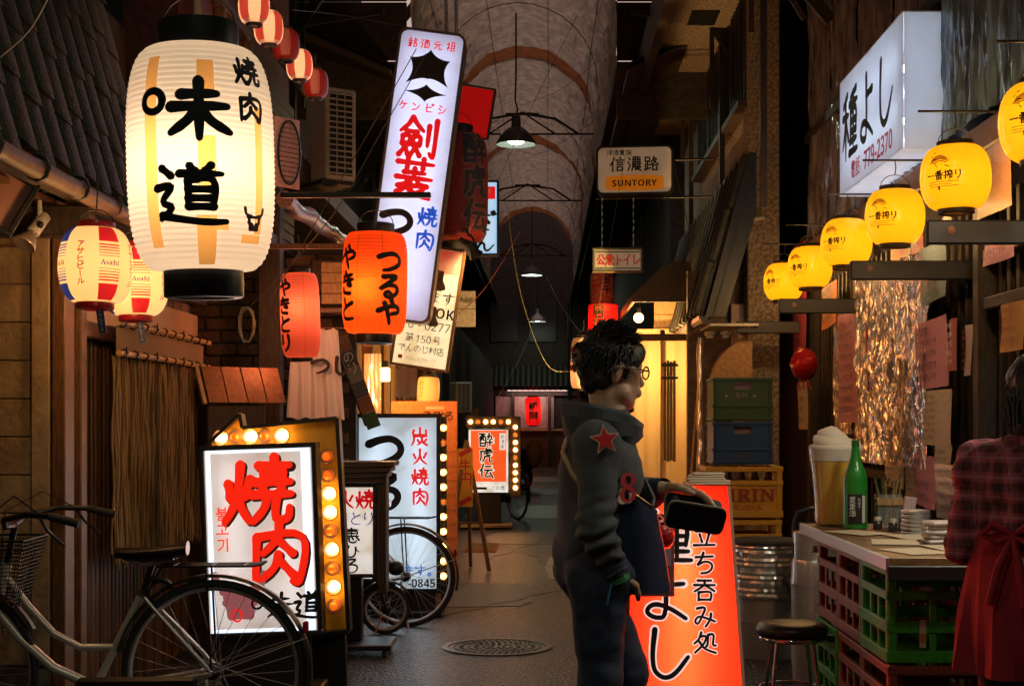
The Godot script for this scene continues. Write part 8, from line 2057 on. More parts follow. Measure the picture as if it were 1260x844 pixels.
	part(ch, "back_pad", MB.new().box(Vector3(0.02, 0.66, -0.05), Vector3(0.15, 0.2, 0.02), 0.008), M.rubber)
	part(ch, "seat", MB.new().box(Vector3(0.02, 0.44, -0.22), Vector3(0.22, 0.03, 0.30), 0.01), M.rubber)
	for s in [-0.05, 0.10]: part(ch, "rear_leg", MB.new().tube([Vector3(s, 0.43, -0.34), Vector3(s, 0.0, -0.36)], 0.011, 8), M.dark_metal)
func ring_pts(r: float, y: float, n: int) -> Array:
	var p := []
	for k in n + 1: p.append(Vector3(cos(TAU * k / n) * r, y, sin(TAU * k / n) * r))
	return p
func glass_m() -> StandardMaterial3D:
	var m := mat(Color(0.9, 0.95, 0.95, 0.09), 0.03)
	m.transparency = BaseMaterial3D.TRANSPARENCY_ALPHA
	return m

# ---------------------------------------------------------------- people
# bones: [from, to, radius at from, radius at to]; meshes the smooth union as surface nets
func flesh(mb: MB, bones: Array, cell: float, k: float, folds = null, reach := 0.0):
	var lo := Vector3(1e9, 1e9, 1e9); var hi := -lo
	for b in bones:
		var r = Vector3.ONE * (max(b[2], b[3]) + cell * 3 + reach)
		lo = lo.min(b[0] - r).min(b[1] - r); hi = hi.max(b[0] + r).max(b[1] + r)
	var nx := int((hi.x - lo.x) / cell) + 2; var ny := int((hi.y - lo.y) / cell) + 2; var nz := int((hi.z - lo.z) / cell) + 2
	var g := PackedFloat32Array(); g.resize(nx * ny * nz); g.fill(9.0)
	for b in bones:
		var a: Vector3 = b[0]; var ab: Vector3 = b[1] - b[0]
		var ll: float = max(ab.length_squared(), 1e-9)
		var m: float = max(b[2], b[3]) + k + cell * 2.5 + reach
		var l := ((a.min(b[1]) - Vector3.ONE * m - lo) / cell).floor(); var h := ((a.max(b[1]) + Vector3.ONE * m - lo) / cell).ceil()
		for z in range(max(0, int(l.z)), min(nz, int(h.z) + 1)):
			for y in range(max(0, int(l.y)), min(ny, int(h.y) + 1)):
				var id := (z * ny + y) * nx
				for x in range(max(0, int(l.x)), min(nx, int(h.x) + 1)):
					var p := lo + Vector3(x, y, z) * cell
					var t := clampf((p - a).dot(ab) / ll, 0.0, 1.0)
					var d: float = (p - a - ab * t).length() - lerpf(b[2], b[3], t)
					var o := g[id + x]
					var e := clampf(0.5 + 0.5 * (o - d) / k, 0.0, 1.0)
					g[id + x] = lerpf(o, d, e) - k * e * (1.0 - e)
	if folds != null:
		for z in nz:
			for y in ny:
				for x in nx:
					var id := (z * ny + y) * nx + x
					if absf(g[id]) < 0.05: g[id] += folds.call(lo + Vector3(x, y, z) * cell)
	var idx := {}
	var vs := []; var ns := []
	var off := [0, 1, nx, nx + 1, nx * ny, nx * ny + 1, nx * ny + nx, nx * ny + nx + 1]
	var edges := [[0, 1], [2, 3], [4, 5], [6, 7], [0, 2], [1, 3], [4, 6], [5, 7], [0, 4], [1, 5], [2, 6], [3, 7]]
	for z in nz - 1:
		for y in ny - 1:
			for x in nx - 1:
				var id := (z * ny + y) * nx + x
				if g[id] > cell * 2.0 or g[id] < -cell * 2.0: continue
				var inside := 0
				for q in 8:
					if g[id + off[q]] < 0.0: inside += 1
				if inside == 0 or inside == 8: continue
				var s := Vector3.ZERO; var n := 0
				for e in edges:
					var va := g[id + off[e[0]]]; var vb := g[id + off[e[1]]]
					if (va < 0.0) != (vb < 0.0):
						var t := va / (va - vb)
						var pa := Vector3(e[0] & 1, (e[0] >> 1) & 1, e[0] >> 2); var pb := Vector3(e[1] & 1, (e[1] >> 1) & 1, e[1] >> 2)
						s += pa.lerp(pb, t); n += 1
				idx[id] = vs.size()
				vs.append(lo + (Vector3(x, y, z) + s / n) * cell)
				var gr := Vector3.ZERO
				for q in 8:
					var v := g[id + off[q]]
					gr += Vector3(1 if q & 1 else -1, 1 if (q >> 1) & 1 else -1, 1 if q >> 2 else -1) * v
				ns.append(gr.normalized())
	var st := [1, nx, nx * ny]
	for id in idx:
		for ax in 3:
			var u: int = st[(ax + 1) % 3]; var w: int = st[(ax + 2) % 3]
			if (g[id] < 0.0) != (g[id + st[ax]] < 0.0):
				if idx.has(id - u) and idx.has(id - w) and idx.has(id - u - w):
					var q := [idx[id], idx[id - u], idx[id - u - w], idx[id - w]]
					mb.quads(vs[q[0]], vs[q[1]], vs[q[2]], vs[q[3]], ns[q[0]], ns[q[1]], ns[q[2]], ns[q[3]])
# a hand from the wrist: forward f, towards the thumb s, back of the hand b; curl in radians per knuckle
func hand(mb: MB, w: Vector3, f: Vector3, s: Vector3, curl: float, cell := 0.004):
	f = f.normalized(); s = (s - f * s.dot(f)).normalized()
	var b := f.cross(s)
	if b.y < 0: b = -b
	var bones := [[w - f * 0.02, w + f * 0.02, 0.024, 0.024]]
	for k in 4:
		var o := (1.5 - k) * 0.021
		bones.append([w + f * 0.015 + s * o * 0.7, w + f * 0.085 + s * o, 0.014, 0.0115])
		var p := w + f * 0.085 + s * o
		var d := f
		var ln: float = [0.040, 0.045, 0.042, 0.033][k]
		for j in 3:
			d = (d * cos(curl) - b * sin(curl)).normalized()
			var q = p + d * ln * [1.0, 0.65, 0.55][j]
			bones.append([p, q, [0.0098, 0.0090, 0.0082][j], [0.0090, 0.0082, 0.0070][j]])
			p = q
	var th := w + f * 0.02 + s * 0.026
	var t2 := th + (f * 0.7 + s * 0.7 - b * 0.2).normalized() * 0.042
	var t3 := t2 + (f * 0.95 + s * 0.25 - b * 0.35).normalized() * 0.032
	bones.append([th, t2, 0.015, 0.0115]); bones.append([t2, t3, 0.0112, 0.0095]); bones.append([t3, t3 + (f - b * 0.3).normalized() * 0.022, 0.0095, 0.0078])
	flesh(mb, bones, cell, 0.007)
# head: c centre of the skull, f forward, u up
func head(mb: MB, c: Vector3, f: Vector3, u: Vector3, neck_to: Vector3, cell := 0.0055):
	var r := f.cross(u).normalized()
	var B := [[c - f * 0.022 + u * 0.022, c + f * 0.020 + u * 0.020, 0.083, 0.078],
		[c + f * 0.045 + u * 0.02, c + f * 0.055 - u * 0.045, 0.050, 0.046],
		[c + f * 0.050 - u * 0.06, c + f * 0.066 - u * 0.098, 0.042, 0.026],
		[c - f * 0.015 - u * 0.05, neck_to, 0.054, 0.058],
		[c + f * 0.094 + u * 0.005, c + f * 0.112 - u * 0.030, 0.008, 0.0125],
		[c + f * 0.100 - u * 0.058 - r * 0.015, c + f * 0.100 - u * 0.058 + r * 0.015, 0.008, 0.008],
		[c + f * 0.098 - u * 0.068 - r * 0.012, c + f * 0.098 - u * 0.068 + r * 0.012, 0.009, 0.009]]
	for s in [-1.0, 1.0]:
		B.append([c + f * 0.028 - u * 0.07 + r * s * 0.042, c + f * 0.060 - u * 0.092 + r * s * 0.018, 0.030, 0.022])
		B.append([c + f * 0.082 + u * 0.022 + r * s * 0.030, c + f * 0.088 + u * 0.022 + r * s * 0.012, 0.013, 0.011])
		B.append([c - f * 0.004 + u * 0.016 + r * s * 0.079, c - f * 0.012 - u * 0.030 + r * s * 0.074, 0.014, 0.010])
		B.append([c - f * 0.016 + u * 0.012 + r * s * 0.086, c - f * 0.020 - u * 0.012 + r * s * 0.084, 0.009, 0.008])
	flesh(mb, B, cell, 0.016)
func make_people():
	# the man: faces right and a little away, hand in pocket, other hand out with a wallet
	var D := 4.7
	var base := Vector3((735 - VX) / F * D, 0, -D)
	var t := thing("person", "person in charcoal hooded sweatshirt with red star sleeve holding out a wallet", "person", base)
	var P := func(px: float, py: float, dz: float) -> Vector3: return at(px, py, D) + Vector3(0, 0, dz) - base
	var f := Vector3(0.94, 0.0, -0.34).normalized(); var r := f.cross(Vector3.UP)   # r points to his right, towards us
	var hipc: Vector3 = P.call(731, 700, 0); var hr := hipc + r * 0.085; var hl := hipc - r * 0.085
	var chest: Vector3 = P.call(740, 585, 0); var waist: Vector3 = P.call(736, 645, 0); var nb: Vector3 = P.call(749, 516, -0.01)
	var shr: Vector3 = P.call(727, 546, 0) + r * 0.165; shr.x = P.call(732, 0, 0).x
	var shl: Vector3 = P.call(762, 546, 0) - r * 0.16
	var elr: Vector3 = P.call(731, 644, 0.205); var wrr: Vector3 = P.call(757, 702, 0.165)
	var ell: Vector3 = P.call(776, 616, -0.20); var wrl: Vector3 = P.call(822, 603, -0.06)
	var hd: Vector3 = P.call(751, 456, -0.01)
	var kr := Vector3(hr.x - 0.01, 0.47, hr.z); var kl := Vector3(hl.x + 0.14, 0.48, hl.z)
	var ar := Vector3(hr.x - 0.05, 0.08, hr.z); var al := Vector3(hl.x + 0.13, 0.08, hl.z)
	var hf := Vector3(0.93, -0.10, -0.36).normalized()
	var hu := Vector3(0.07, 0.99, 0.0).normalized()
	var skin := mott(lin(0.48, 0.29, 0.19), lin(0.56, 0.35, 0.235), 9.0, 0.5)
	skin.subsurf_scatter_enabled = true; skin.subsurf_scatter_strength = 0.15
	var body := MB.new()
	flesh(body, [[hipc, waist, 0.085, 0.085], [waist, chest, 0.085, 0.095], [chest, nb, 0.09, 0.055], [chest + r * 0.05, shr, 0.075, 0.05], [chest - r * 0.05, shl, 0.075, 0.05],
		[shr, elr, 0.052, 0.042], [elr, wrr, 0.042, 0.028], [shl, ell, 0.052, 0.042], [ell, wrl, 0.042, 0.027],
		[hr, kr, 0.075, 0.050], [kr, ar, 0.050, 0.036], [hl, kl, 0.075, 0.050], [kl, al, 0.050, 0.036], [nb, hd - hu * 0.05, 0.055, 0.052]], 0.016, 0.03)
	head(body, hd, hf, hu, nb)
	hand(body, wrl, Vector3(0.95, -0.12, 0.25), Vector3(0.1, 0.35, 0.9), 0.30)
	hand(body, wrr, Vector3(0.02, -0.72, -0.72), Vector3(0.9, 0.3, 0.1), 0.1)
	part(t, "body", body, skin)
	# hair: a cap of overlapping masses with loose tufts
	var hr2 := hf.cross(hu).normalized()
	var hairm := mott(lin(0.006, 0.005, 0.005), lin(0.014, 0.012, 0.010), 30.0, 0.6, 0.05)
	var hair := MB.new()
	var hb := [[hd - hf * 0.030 + hu * 0.040, hd + hf * 0.032 + hu * 0.052, 0.084, 0.074], [hd - hf * 0.06 + hu * 0.02, hd - hf * 0.062 - hu * 0.045, 0.066, 0.038], [hd + hf * 0.05 + hu * 0.075, hd + hf * 0.088 + hu * 0.070, 0.050, 0.030]]
	for s in [-1.0, 1.0]:
		hb.append([hd - hf * 0.03 + hu * 0.045 + hr2 * s * 0.035, hd - hf * 0.045 - hu * 0.03 + hr2 * s * 0.045, 0.058, 0.036])
		hb.append([hd + hf * 0.02 + hu * 0.05 + hr2 * s * 0.04, hd + hf * 0.045 + hu * 0.04 + hr2 * s * 0.045, 0.048, 0.034])
		hb.append([hd + hf * 0.024 + hu * 0.01 + hr2 * s * 0.068, hd + hf * 0.026 - hu * 0.022 + hr2 * s * 0.068, 0.013, 0.008])
	var hn := FastNoiseLite.new(); hn.seed = 3; hn.frequency = 28.0
	flesh(hair, hb, 0.007, 0.02, func(p): return hn.get_noise_3dv(p) * 0.005)
	for k in 1900:
		var a := rng.randf() * TAU; var e := rng.randf_range(-0.35, 1.45)
		var dirn := hf * cos(a) * cos(e) + hr2 * sin(a) * cos(e) + hu * sin(e)
		if dirn.dot(hf) > 0.55 and e < 0.45: continue
		if e < 0.1 and dirn.dot(hf) > 0.05: continue
		var root := hd + hu * 0.042 - hf * 0.012 + dirn * 0.086
		var lay2 := (hf * 0.7 + hr2 * rng.randf_range(-0.6, 0.6) + hu * rng.randf_range(-0.5, 0.3)) if e > 0.5 else (-hu * 0.9 - hf * 0.35 + hr2 * rng.randf_range(-0.2, 0.2))
		var tip := root + (lay2.normalized() * 0.75 + dirn * rng.randf_range(0.15, 0.75)).normalized() * rng.randf_range(0.022, 0.046) * (1.35 if e > 0.7 else 1.0)
		var mid := root.lerp(tip, 0.5) + dirn * 0.009 + hr2 * rng.randf_range(-0.006, 0.006)
		hair.tube([root - dirn * 0.008, mid, tip], [0.0042, 0.0032, 0.0004], 4, false)
	part(t, "hair", hair, hairm)
	var gt := MB.new()
	gt.ball(hd + hf * 0.078 - hu * 0.117, Vector3(0.016, 0.012, 0.014), 8, 6)
	part(t, "goatee", gt, hairm)
	# eyes, glasses
	var ey := MB.new()
	for s in [-1.0, 1.0]: ey.ball(hd + hf * 0.084 + hu * 0.006 + hr2 * s * 0.030, Vector3(0.011, 0.008, 0.011), 10, 8)
	part(t, "eyes", ey, mat(lin(0.10, 0.07, 0.055), 0.2))
	var gl := MB.new()
	for s in [-1.0, 1.0]:
		var ringp := []
		for k in 17:
			var a := TAU * k / 16
			ringp.append(hd + hf * 0.112 + hu * (0.004 + sin(a) * 0.020) + hr2 * (s * 0.033 + cos(a) * 0.025))
		gl.tube(ringp, 0.0028, 6, false)
		gl.tube([hd + hf * 0.110 + hu * 0.010 + hr2 * s * 0.060, hd + hf * 0.045 + hu * 0.012 + hr2 * s * 0.083, hd - hf * 0.010 + hu * 0.008 + hr2 * s * 0.092], 0.0032, 6)
	gl.tube([hd + hf * 0.114 + hu * 0.008 - hr2 * 0.009, hd + hf * 0.114 + hu * 0.008 + hr2 * 0.009], 0.0026, 6)
	part(t, "glasses", gl, mat(lin(0.03, 0.014, 0.010), 0.25))
	# hooded sweatshirt
	var hoodm := mott(lin(0.052, 0.060, 0.072), lin(0.080, 0.090, 0.106), 16.0, 0.95, 0.05)
	hoodm.rim_enabled = true; hoodm.rim = 0.3
	bumpy(hoodm, 0.25, 3.0)
	var fn := FastNoiseLite.new(); fn.seed = 12; fn.frequency = 7.0; fn.fractal_octaves = 3
	var hem: Vector3 = P.call(730, 662, 0)
	var hd_b := [[hem, chest, 0.112, 0.124], [hem + r * 0.05, chest + r * 0.06, 0.100, 0.098], [hem - r * 0.05, chest - r * 0.06, 0.100, 0.098], [chest, nb - Vector3(0, 0.02, 0), 0.124, 0.08], [chest + r * 0.06, shr, 0.10, 0.074], [chest - r * 0.06, shl, 0.10, 0.074],
		[shr, elr, 0.066, 0.054], [elr, wrr.lerp(elr, 0.18), 0.055, 0.045], [shl, ell, 0.080, 0.066], [ell, wrl.lerp(ell, 0.42), 0.064, 0.054],
		[chest - f * 0.05 + Vector3(0, 0.08, 0), chest - f * 0.065 - Vector3(0, 0.06, 0), 0.080, 0.075]]
	var axis := (elr - shr).normalized(); var ax2 := (wrr - elr).normalized()
	var foldf := func(p: Vector3) -> float:
		var near_arm: float = smoothstep(0.13, 0.07, Geometry3D.get_closest_point_to_segment(p, elr, wrr).distance_to(p))
		var w := fn.get_noise_3d(p.x * 0.6, p.y * 1.6, p.z * 0.6) * 0.007
		w += near_arm * 0.0060 * sin((p - elr).dot(ax2) * 120.0 + 5.0 * fn.get_noise_3dv(p * 0.5) + p.z * 22.0)
		var bend: float = smoothstep(0.12, 0.05, elr.distance_to(p))
		w += bend * 0.006 * sin((p - elr).dot((axis + ax2).normalized()) * 105.0 + p.z * 20.0)
		return w
	var ho := MB.new()
	flesh(ho, hd_b, 0.0105, 0.035, foldf, 0.02)
	part(t, "sweatshirt", ho, hoodm)
	# hood lying on the shoulders and back
	var hood := MB.new()
	var na := 40
	var prof := [[0.074, 0.055, -0.045], [0.082, 0.085, -0.020], [0.090, 0.120, 0.012], [0.098, 0.150, 0.040], [0.104, 0.163, 0.050], [0.111, 0.172, 0.040], [0.116, 0.172, 0.005], [0.112, 0.155, -0.050], [0.100, 0.120, -0.095]]
	var HP := []
	for i in na + 1:
		var a := lerpf(-2.55, 2.55, i / float(na))
		var back := 0.5 + 0.5 * cos(a)
		var row := []
		for q in prof:
			var rad := lerpf(q[0] * 0.82, q[1], pow(back, 0.8)) + 0.004 * sin(a * 7.0 + q[2] * 60.0)
			row.append(nb + Vector3(0.012, 0.006, 0) - f * cos(a) * rad + r * sin(a) * rad * 0.92 + Vector3(0, q[2] * (0.35 + 0.75 * back) - 0.045 * (1.0 - back), 0))
		HP.append(row)
	for i in na:
		for j in prof.size() - 1:
			var q := [HP[i][j], HP[i + 1][j], HP[i + 1][j + 1], HP[i][j + 1]]
			var nn: Vector3 = (q[1] - q[0]).cross(q[3] - q[0]).normalized()
			if (j < 4 and nn.y < 0) or (j >= 4 and nn.dot(q[0] - nb) < 0): nn = -nn
			hood.quad(q[0], q[1], q[2], q[3], nn)
	part(t, "hood", hood, hoodm)
	var navy := mott(lin(0.018, 0.028, 0.062), lin(0.030, 0.044, 0.090), 16.0, 0.85, 0.05)
	bumpy(navy, 0.2, 3.0)
	var wb := MB.new()
	flesh(wb, [[hem - Vector3(0, 0.045, 0) + r * 0.05, hem - Vector3(0, 0.045, 0) - r * 0.05, 0.116, 0.116]].map(func(b): return b), 0.012, 0.02, func(p): return 0.0 if absf(p.y - hem.y + 0.04) < 0.062 else 0.08)
	part(t, "waistband", wb, navy)
	part(t, "cuff", MB.new().tube([wrr.lerp(elr, 0.30), wrr.lerp(elr, 0.06)], [0.050, 0.041], 16, false), navy)
	part(t, "cuff", MB.new().tube([wrl.lerp(ell, 0.56), wrl.lerp(ell, 0.02)], [0.054, 0.038], 16, false), navy)
	var br := MB.new()
	for k in 3: br.tube(ring_on(wrr + (wrr - elr).normalized() * (0.002 + k * 0.006), (wrr - elr).normalized(), 0.034), 0.003, 5, false)
	part(t, "bracelet", br, mat(lin(0.02, 0.25, 0.08), 0.5), "green cord bracelet")
	var tg = MB.new().tube([wrr + Vector3(-0.02, -0.02, 0.03), wrr + Vector3(-0.03, -0.06, 0.04), wrr + Vector3(-0.035, -0.085, 0.04)], 0.004, 5)
	part(t, "bracelet_tail", tg, mat(lin(0.02, 0.14, 0.30), 0.5))
	# star patch and chest numeral
	var star := PackedVector2Array(); var star2 := PackedVector2Array()
	for k in 10:
		var a := PI / 2 + TAU * k / 10 + 0.12
		star.append(Vector2(cos(a), sin(a)) * (0.042 if k % 2 == 0 else 0.0175)); star2.append(Vector2(cos(a), sin(a)) * (0.050 if k % 2 == 0 else 0.0225))
	var sc: Vector3 = P.call(741, 540, 0)
	var on_sleeve := func(u: float, v: float, lift: float) -> Array:
		var p := Vector3(sc.x + u, sc.y + v, 0)
		var d1 := absf(p.x - lerpf(shr.x, elr.x, clampf((shr.y - p.y) / (shr.y - elr.y), 0, 1)))
		var z := shr.z + 0.012 + sqrt(maxf(0.0001, 0.084 * 0.084 - d1 * d1)) - 0.9 * maxf(0.0, p.y - shr.y - 0.01)
		return [Vector3(p.x, p.y, z + lift), Vector3(u * 3, 0.2, 1)]
	for q in [[star2, mat(lin(0.62, 0.50, 0.40), 0.8), "star_border", 0.001], [star, mat(lin(0.66, 0.02, 0.022), 0.8), "star_patch", 0.004]]:
		var m2 := MB.new()
		var poly: PackedVector2Array = q[0]
		for i in 10:
			for e in 5:
				var a0: Vector2 = poly[i].lerp(poly[(i + 1) % 10], e / 5.0); var a1: Vector2 = poly[i].lerp(poly[(i + 1) % 10], (e + 1) / 5.0)
				for w in 4:
					var k0 := w / 4.0; var k1 := (w + 1) / 4.0
					var c0 = on_sleeve.call(a0.x * k0, a0.y * k0, q[3]); var c1 = on_sleeve.call(a1.x * k0, a1.y * k0, q[3]); var c2 = on_sleeve.call(a1.x * k1, a1.y * k1, q[3]); var c3 = on_sleeve.call(a0.x * k1, a0.y * k1, q[3])
					m2.quads(c0[0], c1[0], c2[0], c3[0], c0[1], c1[1], c2[1], c3[1])
		part(t, q[2], m2, q[1])
	var num := MB.new(); var numw := MB.new()
	var ncen: Vector3 = P.call(766, 597, 0.150)
	num.t = Transform3D(Basis(Vector3.UP, 0.75), ncen + Vector3(0.008, 0, 0.008)); numw.t = Transform3D(Basis(Vector3.UP, 0.75), ncen)
	lay(numw, latin("8", 0.105, "Droid Serif", true, 1.2), 0, 0, flat, 0.0); lay(num, latin("8", 0.090, "Droid Serif", true, 1.2), 0, 0, flat, 0.002)
	part(t, "numeral_border", numw, mat(lin(0.6, 0.48, 0.4), 0.8)); part(t, "numeral", num, mat(lin(0.42, 0.012, 0.014), 0.8))
	# trousers and shoes
	var tr := MB.new()
	flesh(tr, [[hipc + Vector3(0, 0.03, 0) + r * 0.04, hr, 0.114, 0.108], [hipc + Vector3(0, 0.03, 0) - r * 0.04, hl, 0.114, 0.104], [hr - f * 0.02, kr, 0.100, 0.068], [kr, ar, 0.066, 0.056], [hl, kl, 0.096, 0.066], [kl, al, 0.064, 0.056]], 0.014, 0.03, func(p): return fn.get_noise_3d(p.x, p.y * 1.5, p.z) * 0.010)
	part(t, "trousers", tr, navy)
	var sh := MB.new()
	for a in [ar, al]: flesh(sh, [[a + Vector3(0, -0.04, 0) - f * 0.04, a + f * 0.13 - Vector3(0, 0.045, 0), 0.045, 0.034]], 0.012, 0.02)
	part(t, "shoes", sh, M.rubber)
	# shoulder bag in navy, with its beige strap
	var bag := thing("shoulder_bag", "navy tote bag hanging at the man's side", "bag", base)
	var bc: Vector3 = P.call(786, 664, 0.10)
	var bp := MB.new()
	var rows := 14
	var RG := []
	for i in rows + 1:
		var u := i / float(rows)
		var c2: Vector3 = P.call(lerpf(778, 789, u), lerpf(607, 726, u), 0.085)
		var hw := lerpf(0.075, 0.098, u) * (1.0 if i < rows else 0.93); var th := 0.018 + 0.032 * sin(minf(u * 1.25, 1.0) * PI * 0.8)
		var rg := []
		for k in 20:
			var a := TAU * k / 20
			var q := Vector2(signf(cos(a)) * pow(absf(cos(a)), 0.55), signf(sin(a)) * pow(absf(sin(a)), 0.75))
			rg.append(c2 + (Vector3(0.94, 0, -0.30) * q.x * hw + Vector3(0.30, 0, 0.94) * q.y * th) * 1.0 + Vector3(0, -0.05 * q.x * (1.0 - u) , 0) + Vector3(0, 0, 0.004 * sin(u * 14.0 + a * 2.0)))
		RG.append(rg)
	for i in rows:
		for k in 20:
			var q = [RG[i][k], RG[i][(k + 1) % 20], RG[i + 1][(k + 1) % 20], RG[i + 1][k]]
			var nn: Vector3 = (q[1] - q[0]).cross(q[3] - q[0]).normalized()
			var oc := Vector3.ZERO
			for w in 20: oc += RG[i][w] / 20.0
			var ys := Vector3(1, 0.1, 1.6)
			bp.quads(q[0], q[1], q[2], q[3], (q[0] - oc) * ys, (q[1] - oc) * ys, (q[2] - oc) * ys, (q[3] - oc) * ys)
	for k in range(1, 19): bp.tri(RG[rows][0], RG[rows][k], RG[rows][k + 1], Vector3.DOWN, Vector3.DOWN, Vector3.DOWN)
	part(bag, "body", bp, mat(lin(0.030, 0.042, 0.085), 0.38))
	part(bag, "zip_edge", MB.new().tube([RG[0][10], RG[0][7], RG[0][5], RG[0][3], RG[0][0]], 0.004, 6), mat(lin(0.45, 0.28, 0.12), 0.4, 0.6))
	part(bag, "strap", MB.new().tube([RG[0][10] + Vector3(-0.01, 0, 0), P.call(741, 604, 0.20), P.call(722, 601, 0.185), P.call(704, 582, 0.17), P.call(692, 556, 0.10), P.call(700, 536, 0.02), P.call(740, 522, -0.10)], 0.008, 8), mat(lin(0.40, 0.26, 0.16), 0.6))
	part(bag, "handle", MB.new().tube([RG[0][3], P.call(803, 612, 0.06), P.call(792, 590, 0.05), P.call(783, 585, 0.05)], 0.007, 8), mat(lin(0.03, 0.03, 0.04), 0.5))
	# wallet in the outstretched hand
	var wl := thing("long_wallet", "long black zip wallet held out over the red board", "wallet", at(853, 630, 4.70), 0.0)
	wl.rotation = Vector3(0.25, 0.15, -0.17)
	var lining := mat(lin(0.42, 0.39, 0.30), 0.7); var hide := mat(lin(0.012, 0.012, 0.013), 0.28)
	for k in 2:
		var wm := MB.new(); wm.t = Transform3D(Basis(Vector3.RIGHT, [0.10, -0.75][k]), [Vector3(0, -0.006, 0.045), Vector3(0.004, 0.006, -0.012)][k])
		wm.prism(rounded(0.192, 0.088, 0.022), -0.004, 0.006)
		part(wl, "cover", wm, hide)
		var ln := MB.new(); ln.t = wm.t
		ln.prism(rounded(0.198, 0.094, 0.025), -0.0085, -0.0042)
		part(wl, "lining", ln, lining)
	part(wl, "card_slots", MB.new().box(Vector3(0.0, -0.004, 0.018), Vector3(0.17, 0.07, 0.018), 0.004), lining)
	# red bundle behind the bag
	var rbn := MB.new()
	flesh(rbn, [[Vector3(0, 0, 0), Vector3(0.05, -0.05, 0), 0.035, 0.045], [Vector3(0.02, 0.0, 0), Vector3(-0.02, -0.06, 0), 0.03, 0.03]], 0.009, 0.02, func(p): return hn.get_noise_3dv(p) * 0.008)
	one("red_bundle", rbn, mat(lin(0.42, 0.02, 0.025), 0.3), "crumpled red plastic bundle between the bag and the red board", "bundle", "", at(797, 642, 5.0))
	make_waitress()

func ring_on(c: Vector3, n: Vector3, r: float) -> Array:
	var u := n.cross(Vector3.UP).normalized(); var w := n.cross(u)
	var p := []
	for k in 17: p.append(c + u * cos(TAU * k / 16) * r + w * sin(TAU * k / 16) * r)
	return p
